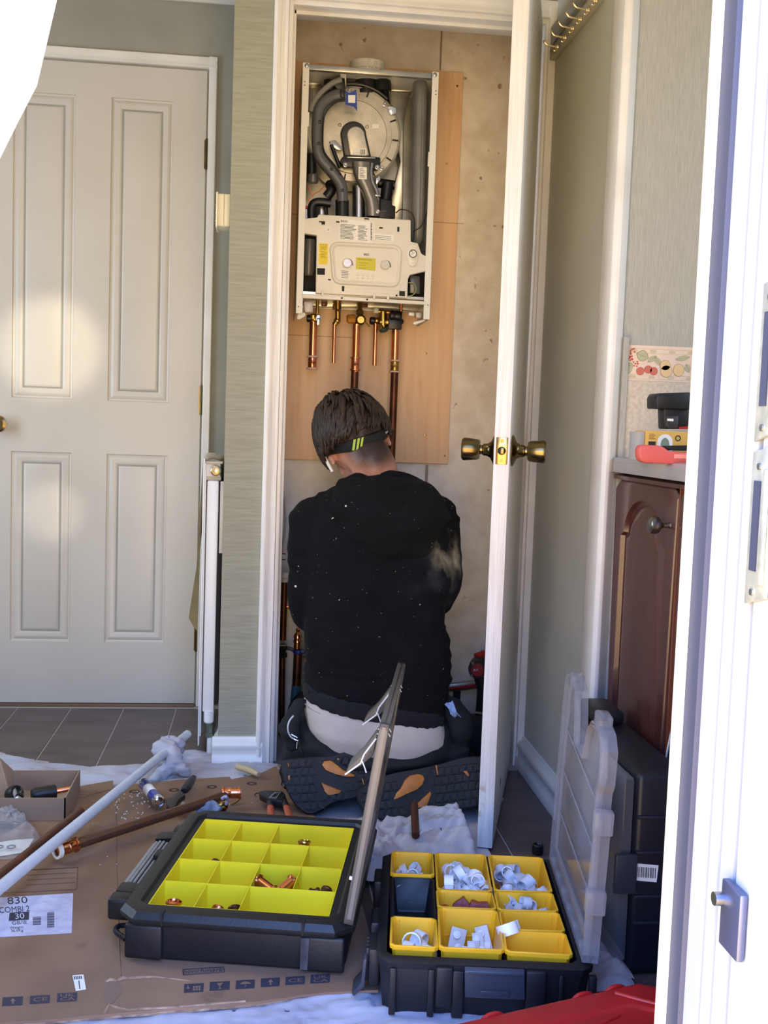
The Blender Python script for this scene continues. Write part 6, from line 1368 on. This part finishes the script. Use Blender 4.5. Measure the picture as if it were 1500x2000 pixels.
# ---------- third case standing on edge against the cabinet
t = thing('upright_organiser_case', (.665, 1.86, 0), 'dark organiser case standing on edge against the kitchen cabinet, barcode sticker on its side', 'tool case')
g = MB().box(.625, .714, 1.665, 2.075, .002, .345); g.build('case_body', mat('navy_black_plastic', (14, 17, 27), .45, c2=(19, 22, 33), nscale=20, bump=.1, bscale=200), t, bevel=.01, seg=3)
MB().box(.606, .625, 1.675, 2.07, .02, .335).build('clear_cover', m_clear2, t, bevel=.006)
for k, (a, b, c_, d) in enumerate(((1.88, 1.95, .06, .17), (1.97, 2.05, .06, .15), (1.90, 2.05, .19, .27))): MB().box(.612, .630, a, b, c_, d).build('amber_bin', m_bin, t, bevel=.003)
bl_, br_ = P(1240, 1690, y=1.664), P(1285, 1690, y=1.664)
lb = MB().prism([P(1241, 1686, y=1.6645), P(1286, 1690, y=1.6645), P(1282, 1723, y=1.6645), P(1238, 1719, y=1.6645)], (0, -.0006, 0)).build('barcode_label', m_lab, t)
g = MB()
for k in range(16):
    a = 1245+k*2.3; w_ = (.8, 1.3, .5, 1.5)[k % 4]; g.prism([P(a, 1693+k*.15, y=1.6635), P(a+w_, 1693+k*.15, y=1.6635), P(a+w_-1, 1713+k*.15, y=1.6635), P(a-1, 1713+k*.15, y=1.6635)], (0, -.0003, 0))
q_ = g.build('barcode_print', m_ink, lb); q_['kind'] = 'stuff'
MB().box(P(1200, 1700, y=1.66).x, P(1243, 1700, y=1.66).x, 1.655, 1.665, P(1220, 1745, y=1.66).z, P(1220, 1668, y=1.66).z).build('case_latch', m_slate, t, bevel=.003)
for z in (.09, .135, .21, .27): MB().box(.628, .712, 1.661, 1.666, z, z+.006).build('case_rib', mat('navy_black_rib', (24, 27, 40), .5), t, bevel=.001)
MB().box(.64, .70, 1.95, 2.06, .345, .372).build('case_handle', m_rim, t, bevel=.008)
# ---------- red case in the foreground
RA, RB_ = P(868, 2000, z=.12), P(1236, 1918, z=.12); d = (RB_-RA); an = math.degrees(math.atan2(d.y, d.x)); MC = frame((RA.x, RA.y, 0), an); W_ = d.length+.045
t = thing('red_tool_case', MC @ Vector((W_/2, -.12, 0)), 'red plastic tool case lying in the foreground at the bottom right', 'tool case')
y_b = 0; g = LB(MC)
def rl(i, z, c=.035): return lp8(-.03+i, W_-i, -.27+i, y_b-i, z, c)
g.loopprof([rl(.012, .001), rl(.004, .006), rl(0, .055), rl(0, .112), rl(.004, .119), rl(.014, .1215), rl(.05, .1225), rl(.054, .119), rl(.064, .119), rl(.068, .1225)]); g.b.verts.ensure_lookup_table(); g.f([g.b.verts[i] for i in range(8)][::-1])
g.build('case_shell', m_red, t, ang=30, bevel=.0015)
LB(MC).box(-.034, W_+.004, -.274, .004, .060, .068).build('case_seam', m_red, t, bevel=.002)
for xx in (.055, .20, .255): LB(MC).tube([(xx, -.001, .110), (xx+.010, -.001, .1175), (xx+.026, -.001, .1175), (xx+.036, -.001, .110)], .0042, 8, smooth=3).build('hinge', m_red, t)
LB(MC).tube([(W_-.09, -.02, .1225), (W_-.06, -.06, .1235), (W_-.02, -.09, .121)], .003, 8, smooth=3).tube([(.10, -.10, .1225), (W_-.12, -.07, .1228)], .002, 8).build('moulded_ridge', m_red, t)
# ============================================================ RADIATOR, SWITCH, HOOKS, KITCHEN, CURTAIN
m_radw = mat('radiator_enamel', (232, 232, 230), .35)
t = thing('radiator', (-.135, 3.0, .0), 'slim white radiator seen end-on between the hall door and the wallpapered pillar', 'radiator')
ry0, ry1 = 2.84, 3.33
MB().box(-.143, -.113, ry0, ry1, .125, .742).build('rear_panel', m_radw, t, bevel=.004)
MB().box(-.153, -.1495, ry0-.004, ry1, .035, .800).box(-.1495, -.1455, ry0, ry1, .06, .79).build('front_plate', m_radw, t, bevel=.001)
MB().box(-.150, -.108, ry0+.015, ry1, .742, .752).box(-.158, -.104, ry0, ry1, .786, .792).build('top_grille', mat('dusty_grille', (190, 186, 172), .6), t, bevel=.001)
c_ = Vector((-.121, ry0+.002, .768)); MB().lathe([(.0001, -.012), (.0085, -.012), (.0135, -.009), (.0145, -.004), (.0145, .010), (.011, .014), (.011, .05)], c_, (0, 1, 0), 14).build('bleed_cap', mat('aged_nickel', (196, 190, 170), .3, .8), t)
MB().lathe([(.009, -.0125), (.0095, -.0135), (.0065, -.0135), (.006, -.0125)], c_, (0, 1, 0), 14, cap=False).build('cap_ring', m_antique, t)
MB().box(-.1495, -.110, ry0+.012, ry1, .752, .786).build('end_cap', m_radw, t, bevel=.001)
MB().box(-.113, -.103, ry0+.02, ry1-.02, .14, .73).build('convector', m_dark, t)
MB().box(-.109, -.098, ry0+.01, ry0+.035, .55, .74).build('bracket', m_radw, t, bevel=.001)
MB().lathe([(.0145, 0), (.0135, -.030), (.010, -.034)], (-.126, ry0+.010, .128), (0, 0, 1), 20).build('valve_cap', m_radw, t)
MB().lathe([(.008, 0), (.0095, -.004), (.0095, -.016), (.0085, -.018), (.0085, -.026), (.011, -.028), (.011, -.038), (.0075, -.040)], (-.124, ry0+.010, .094), (0, 0, 1), 6).build('valve_nut', mat('plated_nut', (120, 130, 122), .35, .8), t)
MB().cyl((-.122, ry0+.010, .056), (-.122, ry0+.010, .001), .0075, seg=16).build('white_pipe', m_radw, t)
# brown paper strips tucked behind
o = MB().prism([(-.1565, 2.86, .79), (-.1565, 2.88, .60), (-.170, 2.87, .45), (-.185, 2.86, .375), (-.172, 2.85, .355), (-.160, 2.85, .34), (-.1575, 2.85, .60)], (0, .006, 0)).build('paper_strip', mat('ochre_cloth', (150, 128, 84), .8, c2=(130, 110, 70), nscale=8)); tag(o, 'ochre cloth strip hanging down the door side of the radiator', 'cloth')
g = MB().tube([(-.150, 2.86, .797), (-.138, 2.88, .806), (-.115, 2.90, .800), (-.104, 2.93, .797)], [.006, .009, .008, .005], 10, smooth=3)
o = remesh(g, .003, 1, lambda p: noise.noise(p*60)*.003).build('crumpled_tissue', mat('grey_paper', (170, 164, 148), .85), ang=180); tag(o, 'crumpled grey tissue lying on top of the radiator', 'tissue')
# wall switch seen from the side
t = thing('thermostat', (-.128, 2.88, P(437, 442, y=2.83).z), 'small cream thermostat box on the side of the pillar, lit from the front', 'thermostat')
z0, z1 = P(437, 442, y=2.83).z, P(437, 378, y=2.83).z; m_cr = mat('cream_plastic', (234, 226, 200), .4)
xa, xb = P(425, 400, y=2.83).x, -.099
MB().box(xa, xb, 2.83, 2.91, z0, z1).build('housing', m_cr, t, bevel=.004)
MB().box(xa-.004, xa+.001, 2.825, 2.915, z0-.003, z1+.003).build('front_cover', m_cr, t, bevel=.002)
MB().box((xa+xb)/2-.0006, (xa+xb)/2+.0006, 2.829, 2.832, z0+.002, z1-.002).build('housing_seam', m_antique, t)
for k in (.2, .45, .7): MB().cyl((xa-.004, 2.85, z0+(z1-z0)*k), (xa-.007, 2.85, z0+(z1-z0)*k), .003, seg=10).build('button', m_antique, t)
# ---- hook rail on the right hand wall
zr0, zr1 = 1.842, 1.925
t = thing('coat_hook_rail', (XS, 2.65, zr0), 'sage wooden rail of brass coat hooks on the right hand wall', 'hook rail')
MB().box(XS-.016, XS, 2.36, 2.762, zr0, zr1).build('board', mat('rail_grey_green', (176, 172, 156), .5), t, bevel=.002)
MB().box(XS-.020, XS-.015, 2.38, 2.74, zr0+.028, zr1-.022).build('metal_strip', mat('satin_strip', (150, 152, 150), .3, .7), t, bevel=.001)
m_hook = mat('pale_brass_hook', (226, 208, 170), .28, .9)
for k in range(6):
    y = P(1088+k*14.6, 92-k*18, x=XS-.018).y; z = P(1088+k*14.6, 92-k*18, x=XS-.018).z
    q_ = P(1088+k*15, 92-k*18, x=XS-.020); y, z = q_.y, q_.z
    h = MB().lathe([(.0075, 0), (.007, .003), (.003, .004)], (XS-.018, y, z), (-1, 0, 0), 14).tube([(XS-.020, y, z), (XS-.034, y, z+.002), (XS-.046, y, z+.004), (XS-.052, y, z+.010)], .0026, 8, smooth=3).ball((XS-.022, y, z), .0048, 10, 8).ball((XS-.053, y, z+.0115), .0034, 10, 8)
    h.tube([(XS-.018, y, z-.004), (XS-.024, y, z-.010), (XS-.028, y, z-.008)], .0018, 8, smooth=3).build('hook', m_hook, t)
MB().lathe([(.004, 0), (.003, .002), (.001, .0025)], (XS-.016, 2.752, zr0+.02), (-1, 0, 0), 10).build('screw', m_brass, t)
# ---- kitchen: border paper, worktop, cabinet
m_bpap = mat('border_paper', (228, 206, 186), .6, c2=(222, 198, 178), nscale=40)
bz0, bz1, byp = 1.0125, 1.086, 2.186
bp = MB().box(.737, 1.64, byp, 2.19, bz0, bz1).build('border_strip', m_bpap, org=(1, byp, bz0), smooth=False); tag(bp, 'wallpaper border printed with cherries, apricots and leaves above the splashback', 'border paper')
def bq(u, v): return Vector((.737+u, byp-.0003, bz0+v))
m_leaf = mat('sage_print', (150, 150, 112), .7); m_leafl = mat('pale_leaf_print', (186, 182, 146), .7); m_cher = mat('cherry_print', (196, 110, 92), .7); m_apr = mat('apricot_print', (222, 190, 142), .7); m_berry = mat('berry_print', (196, 80, 58), .7); m_out = mat('outline_print', (140, 128, 104), .7)
def disc(g, u, v, a, b, rot=0, n=18, d=.0002):
    ca, sa = math.cos(rot), math.sin(rot); g.prism([bq(u+a*math.cos(t)*ca-b*math.sin(t)*sa, v+a*math.cos(t)*sa+b*math.sin(t)*ca)+Vector((0, -d, 0)) for t in [2*math.pi*k/n for k in range(n)]], (0, -.0001, 0))
def leaf(u, v, a, b, rot):
    g = MB(); ca, sa = math.cos(rot), math.sin(rot); pts = []
    for k in range(-8, 9): x = k/8; pts.append((x*a, b*(1-x*x)*(1+.12*(k % 2))))
    for k in range(7, -8, -1): x = k/8; pts.append((x*a, -b*(1-x*x)*(1+.12*(k % 2))))
    f_ = lambda p, s_=1, d=0: bq(u+(p[0]*ca-p[1]*sa)*s_, v+(p[0]*sa+p[1]*ca)*s_)+Vector((0, -d, 0))
    g.prism([f_(p) for p in pts], (0, -.0001, 0)); o1 = g.build('leaf_outline', m_leaf, bp)
    g = MB(); g.prism([f_(p, .88, .0002) for p in pts], (0, -.0001, 0)); o2 = g.build('leaf_print', m_leafl, bp)
    g = MB(); g.prism([f_((-a*.8, -.0003), 1, .0004), f_((a*.8, -.0003), 1, .0004), f_((a*.8, .0003), 1, .0004), f_((-a*.8, .0003), 1, .0004)], (0, -.0001, 0))
    for k in (-.4, 0, .4):
        for s_ in (-1, 1): g.prism([f_((k*a, 0), 1, .0004), f_((k*a+.0005, 0), 1, .0004), f_((k*a+a*.22+.0005, s_*b*.6), 1, .0004), f_((k*a+a*.22, s_*b*.6), 1, .0004)], (0, -.0001, 0))
    q_ = g.build('leaf_vein', m_leaf, bp); q_['kind'] = 'stuff'
for off in (0, .165):
    for (u, v, a, b, r_) in ((.043, .052, .014, .011, -.3), (.012, .025, .015, .010, .8), (.064, .046, .012, .005, .6), (.077, .042, .012, .005, -.9), (.130, .050, .016, .005, .2), (.142, .030, .010, .006, -1.2)): leaf(u+off, v, a, b, r_)
    random.seed(3); g = MB()
    for k in range(34):
        c0 = ((.020, .060), (.016, .044), (.008, .036), (.030, .034))[k % 4]; disc(g, c0[0]+off+random.uniform(-.006, .006), c0[1]+random.uniform(-.006, .006), .0018, .0018, 0, 8, .0003+k*.00001)
    q_ = g.build('berry_cluster', m_berry, bp); q_['kind'] = 'stuff'
    for u, v in ((.040, .020), (.057, .024), (.069, .021)):
        g = MB(); disc(g, u+off, v, .0088, .0085, 0, 20, .0001); o1 = g.build('fruit_outline', m_berry, bp); g = MB(); disc(g, u+off, v, .0080, .0077, 0, 20, .0003); g.build('cherry', m_cher, bp)
    for u, v, a, b in ((.093, .034, .011, .010), (.096, .022, .012, .012), (.123, .025, .0115, .0125)):
        g = MB(); disc(g, u+off, v, a+.0007, b+.0007, 0, 22, .0004); g.build('fruit_outline', m_out, bp); g = MB(); disc(g, u+off, v, a, b, 0, 22, .0006); g.build('apricot', m_apr, bp)
g = MB()
for vz in (.062, .0085):
    for k in range(44):
        u = .004+k*.0205
        if k % 2: g.prism([bq(u-.008, vz), bq(u-.005, vz+.003), bq(u+.005, vz+.003), bq(u+.008, vz), bq(u+.005, vz-.003), bq(u-.005, vz-.003)], (0, -.0001, 0))
    for dv in (-.0045, .0045): g.prism([bq(0, vz+dv-.0004), bq(.90, vz+dv-.0004), bq(.90, vz+dv+.0004), bq(0, vz+dv+.0004)], (0, -.0001, 0))
q_ = g.build('link_pattern', mat('link_print', (200, 184, 152), .7), bp); q_['kind'] = 'stuff'
m_wt = mat('grey_laminate', (176, 170, 164), .35, c2=(158, 152, 148), nscale=10, stretch=(3, .6, 3), detail=6)
wt = MB().prism([(.719, 2.165, .822), (.719, 2.165, .846), (.723, 2.165, .852), (.730, 2.165, .853), (1.64, 2.165, .853), (1.64, 2.165, .822)], (0, -1.165, 0)).box(.748, 1.64, 2.165, 2.19, .822, .853).build('worktop', m_wt, bevel=.001, org=(1.1, 1.6, .822)); tag(wt, 'grey stone-patterned kitchen worktop running along the right', 'worktop')
m_mah = wood_mat('mahogany_door', (86, 46, 38), (68, 36, 32), 'z', .32, 5, .3); m_mahl = wood_mat('mahogany_light', (122, 66, 42), (102, 54, 36), 'z', .35, 5, .3)
t = thing('kitchen_cabinet', (.95, 1.95, 0), 'mahogany kitchen cabinet with an arched raised-panel door and round knob', 'cabinet')
XC = .7285
MB().box(XC+.02, 1.62, 1.02, 2.188, .08, .821).box(XC+.05, 1.62, 1.02, 2.188, 0, .08).build('body', m_mah, t)
for dy0, dy1, nm in ((1.822, 2.160, 'a'), (1.478, 1.812, 'b'), (1.130, 1.468, 'c')):
    zd0, zd1 = .10, .808; dr = None
    def DY(u, v, d): return Vector((XC+d, dy1-u, zd0+v))
    W_, H_ = dy1-dy0, zd1-zd0
    n = 20
    def archloop(ins, d, sh=.052):
        a, b, top = .046+ins, W_-.046-ins, H_-.100-ins
        cx_ = (a+b)/2; out = [DY(a, .055+ins, d), DY(b, .055+ins, d), DY(b, H_-.112-ins*.3, d)]
        rr_ = (b-a)/2-.018
        for k in range(n+1):
            an = math.pi*k/n; out.append(DY(cx_+rr_*math.cos(an), H_-.104-ins*.3+(.070-ins*.6)*math.sin(an), d))
        out.append(DY(a, H_-.112-ins*.3, d)); return out
    # door slab front with the arched opening: outer loop matched to the arch loop
    m0 = archloop(0, 0); N = len(m0); outer = []
    for p in m0:
        u, v = dy1-p.y, p.z-zd0; du, dv = u-W_/2, v-H_*.47; s_ = min((W_/2)/max(1e-6, abs(du)), (H_*(.53 if dv > 0 else .47))/max(1e-6, abs(dv))); outer.append(DY(W_/2+du*s_, H_*.47+dv*s_, 0))
    g = MB(); g.loopprof([[p+Vector((.018, 0, 0)) for p in outer], [p+Vector((.004, 0, 0)) for p in outer], [p+(Vector((p.x, (dy0+dy1)/2, (zd0+zd1)/2))-p)*.02 for p in outer], m0, archloop(.003, .009), archloop(.009, .0105), archloop(.013, .009), archloop(.034, .001), archloop(.037, .001)])
    dr = g.build('door', m_mah, t, ang=40)
    kb = MB().lathe([(.006, 0), (.0045, .004), (.004, .012), (.0065, .016), (.0145, .022), (.0165, .030), (.0145, .037), (.009, .040), (.0001, .0405)], (XC, dy0+.030, zd1-.068), (-1, 0, 0), 24).build('knob', mat('pewter_knob', (130, 126, 116), .22, .9), dr)
for y in (1.817, 1.473): MB().box(XC+.002, XC+.012, y-.003, y+.003, .10, .81).build('stile', m_mahl, t)
MB().prism([(XC-.004, 2.160, .8085), (XC-.006, 2.160, .816), (XC+.02, 2.160, .8208), (XC+.02, 2.160, .8085)], (0, -1.1, 0)).build('cornice', m_mah, t)
o = MB().tube([(.735, 1.80, .40), (.728, 1.81, .30), (.731, 1.80, .15), (.728, 1.79, .006)], .0018, 8, smooth=5).build('white_cable', m_enam); tag(o, 'thin white cable hanging in front of the mahogany cabinet', 'cable')
# things on the worktop
def K(px, py, y): return P(px, py, y=y)
yt = 1.93
a0, a1 = K(1262, 841, yt), K(1345, 843, yt); wtop = .8535
t = thing('light_bulb_box', ((a0.x+a1.x)/2, yt+.03, wtop), 'yellow printed cardboard box with a white arch on the worktop', 'box')
m_ybx = mat('yellow_carton', (222, 178, 84), .5, c2=(214, 168, 76), nscale=12)
zt_ = a0.z; MB().box(a0.x, a1.x+.05, yt, yt+.06, wtop, zt_).build('carton', m_ybx, t, bevel=.001)
MB().box(a0.x-.014, a0.x-.0005, yt+.004, yt+.05, wtop, zt_-.002).build('carton_end', mat('grey_carton', (170, 166, 160), .6), t, bevel=.001)
n_ = 12; c0 = K(1298, 872, yt); r_ = abs(K(1313, 872, yt).x-c0.x); zt2 = K(1298, 848, yt).z
arc = [(c0.x-r_, wtop+.001)]+[(c0.x-r_*math.cos(math.pi*k/n_), zt2-r_+r_*math.sin(math.pi*k/n_)) for k in range(n_+1)]+[(c0.x+r_, wtop+.001)]
MB().prism([(x, yt-.0004, z) for x, z in arc], (0, -.0004, 0)).build('white_arch', m_lab, t)
MB().prism([(c0.x+(x-c0.x)*.55, yt-.001, wtop+.001+(z-wtop-.001)*.86) for x, z in arc], (0, -.0004, 0)).build('green_panel', mat('grey_green_print', (120, 140, 118), .5), t)
c1 = K(1324, 856, yt); MB().holed([c1+Vector((.0055*math.cos(q), -.0006, .0055*math.sin(q))) for q in [math.pi*k/10 for k in range(20)]], [c1+Vector((.0038*math.cos(q), -.0006, .0038*math.sin(q))) for q in [math.pi*k/10 for k in range(20)]], (0, -.0003, 0)).build('round_emblem', m_ink, t)
g = MB()
for k in range(4): g.box(K(1268, 0+846, yt).x, K(1278+k % 2*3, 846, yt).x, yt-.0006, yt-.0002, K(1268, 848+k*3.0, yt).z, K(1268, 847+k*3.0, yt).z)
g.build('printed_line', mat('brown_line', (140, 100, 50), .6), t)['kind'] = 'stuff'
MB().box(K(1266, 870, yt).x, K(1280, 870, yt).x, yt-.0006, yt-.0002, wtop+.002, K(1266, 862, yt).z).build('printed_block', m_ink, t)
# drill standing battery-down on the box
yd = 1.955
t = thing('cordless_drill', (K(1318, 838, yd).x, yd+.02, zt_), 'black cordless drill battery standing upside down on the yellow carton', 'power tool')
MB().prism([K(1298, 838, yd), K(1297, 800, yd), K(1300, 793, yd), K(1350, 793, yd), K(1350, 838, yd)], (0, .035, 0)).build('grip', m_black, t, bevel=.003)
MB().prism([K(1283, 798, yd-.01), K(1283, 776, yd-.01), K(1288, 768, yd-.01), K(1350, 766, yd-.01), K(1350, 800, yd-.01)], (0, .055, 0)).build('battery', m_black, t, bevel=.003)
MB().tube([K(1284, 779, yd), K(1279, 777, yd), K(1277, 775, yd)], .0013, 6).build('clip_wire', m_black, t)
MB().prism([K(1300, 832, yd), K(1301, 812, yd), K(1324, 813, yd), K(1323, 836, yd), K(1305, 837, yd)], (0, -.003, 0)).build('side_plate', mat('dark_grey_plate', (52, 50, 54), .4), t, bevel=.001)
MB().prism([K(1302, 822, yd), K(1302, 817.5, yd), K(1314, 818, yd), K(1314, 823, yd)], (0, -.0034, 0)).build('white_badge', m_lab, t)
MB().prism([K(1325, 838, yd), K(1325, 834, yd), K(1345, 832, yd), K(1345, 838, yd)], (0, -.003, 0)).build('red_trim', m_red, t)
# red tool in front
yr = 1.84
t = thing('spirit_level', (K(1300, 905, yr).x, yr, wtop), 'coral red torpedo level lying at the front edge of the worktop', 'spirit level')
m_coral = mat('coral_plastic', (214, 96, 88), .45, bump=.05)
pts = [(1249, 893), (1248, 880), (1252, 870), (1264, 869), (1286, 870), (1298, 874), (1307, 881), (1350, 884), (1350, 908), (1300, 906), (1260, 904), (1252, 900)]
zmin = min(K(a, b, yr).z for a, b in pts); sh = Vector((0, 0, wtop+.0005-zmin))
MB().prism([K(a, b, yr)+sh*0 for a, b in pts], (0, .025, 0)).build('shell', m_coral, t, bevel=.003)
MB().prism([K(1300, 875, yr+.002), K(1312, 880, yr+.002), K(1350, 881, yr+.002), K(1350, 870, yr+.002), K(1300, 871, yr+.002)], (0, .018, 0)).build('black_back', m_black, t, bevel=.001)
MB().prism([K(1317, 887, yr), K(1350, 888, yr), K(1350, 896, yr), K(1316, 895, yr)], (0, -.0006, 0)).build('pale_badge', mat('pale_pink', (240, 150, 140), .4), t)
# ---- white curtain drawn aside at the top left of the doorway
g = MB(); rows = []
prof = [(2.02, -.40, .16), (1.80, -.405, .065), (1.60, -.41, -.035), (1.45, -.412, -.100), (1.36, -.414, -.140), (1.261, -.416, -.190), (1.186, -.418, -.206), (1.155, -.419, -.221), (1.114, -.42, -.240), (1.05, -.42, -.276), (1.0, -.42, -.315), (.96, -.42, -.36), (.90, -.42, -.385), (.60, -.42, -.37), (.30, -.42, -.365)]
for i in range(len(prof)-1):
    for s_ in range(6):
        k = s_/6; z = prof[i][0]*(1-k)+prof[i+1][0]*k; xa = prof[i][1]*(1-k)+prof[i+1][1]*k; xb = prof[i][2]*(1-k)+prof[i+1][2]*k; r_ = []
        for j in range(61):
            u = j/60; amp = .010*(.4+.6*min(1, abs(xb-xa)/.3)); r_.append(Vector((xa+(xb-xa)*u, .990+.012+amp*math.sin(u*34+z*1.5)+.004*math.sin(u*71+z*9), z)))
        rows.append(r_)
g.loft(rows, False, closed=False)
m_cur = mat('white_voile', (214, 214, 210), .8, bump=.1, bscale=200); cn = m_cur.node_tree; bs = cn.nodes['Principled BSDF']
trn = cn.nodes.new('ShaderNodeBsdfTranslucent'); trn.inputs[0].default_value = (.80, .82, .84, 1); mx = cn.nodes.new('ShaderNodeMixShader'); mx.inputs[0].default_value = .55
cn.links.new(bs.outputs[0], mx.inputs[1]); cn.links.new(trn.outputs[0], mx.inputs[2]); cn.links.new(mx.outputs[0], cn.nodes['Material Output'].inputs['Surface'])
t = thing('door_curtain', (-.3, 1.0, .3), 'white curtain pulled aside at the top left of the outer doorway', 'curtain')
cu_ = g.build('curtain_cloth', m_cur, t, ang=180, fix=False)
MB().tube([r_[-1]+Vector((0, -.001, 0)) for r_ in rows], .0022, 6).build('hem', m_cur, t)
MB().cyl((-.46, 1.0, 2.03), (.44, 1.0, 2.03), .006, seg=12).build('curtain_wire', m_steel, t)
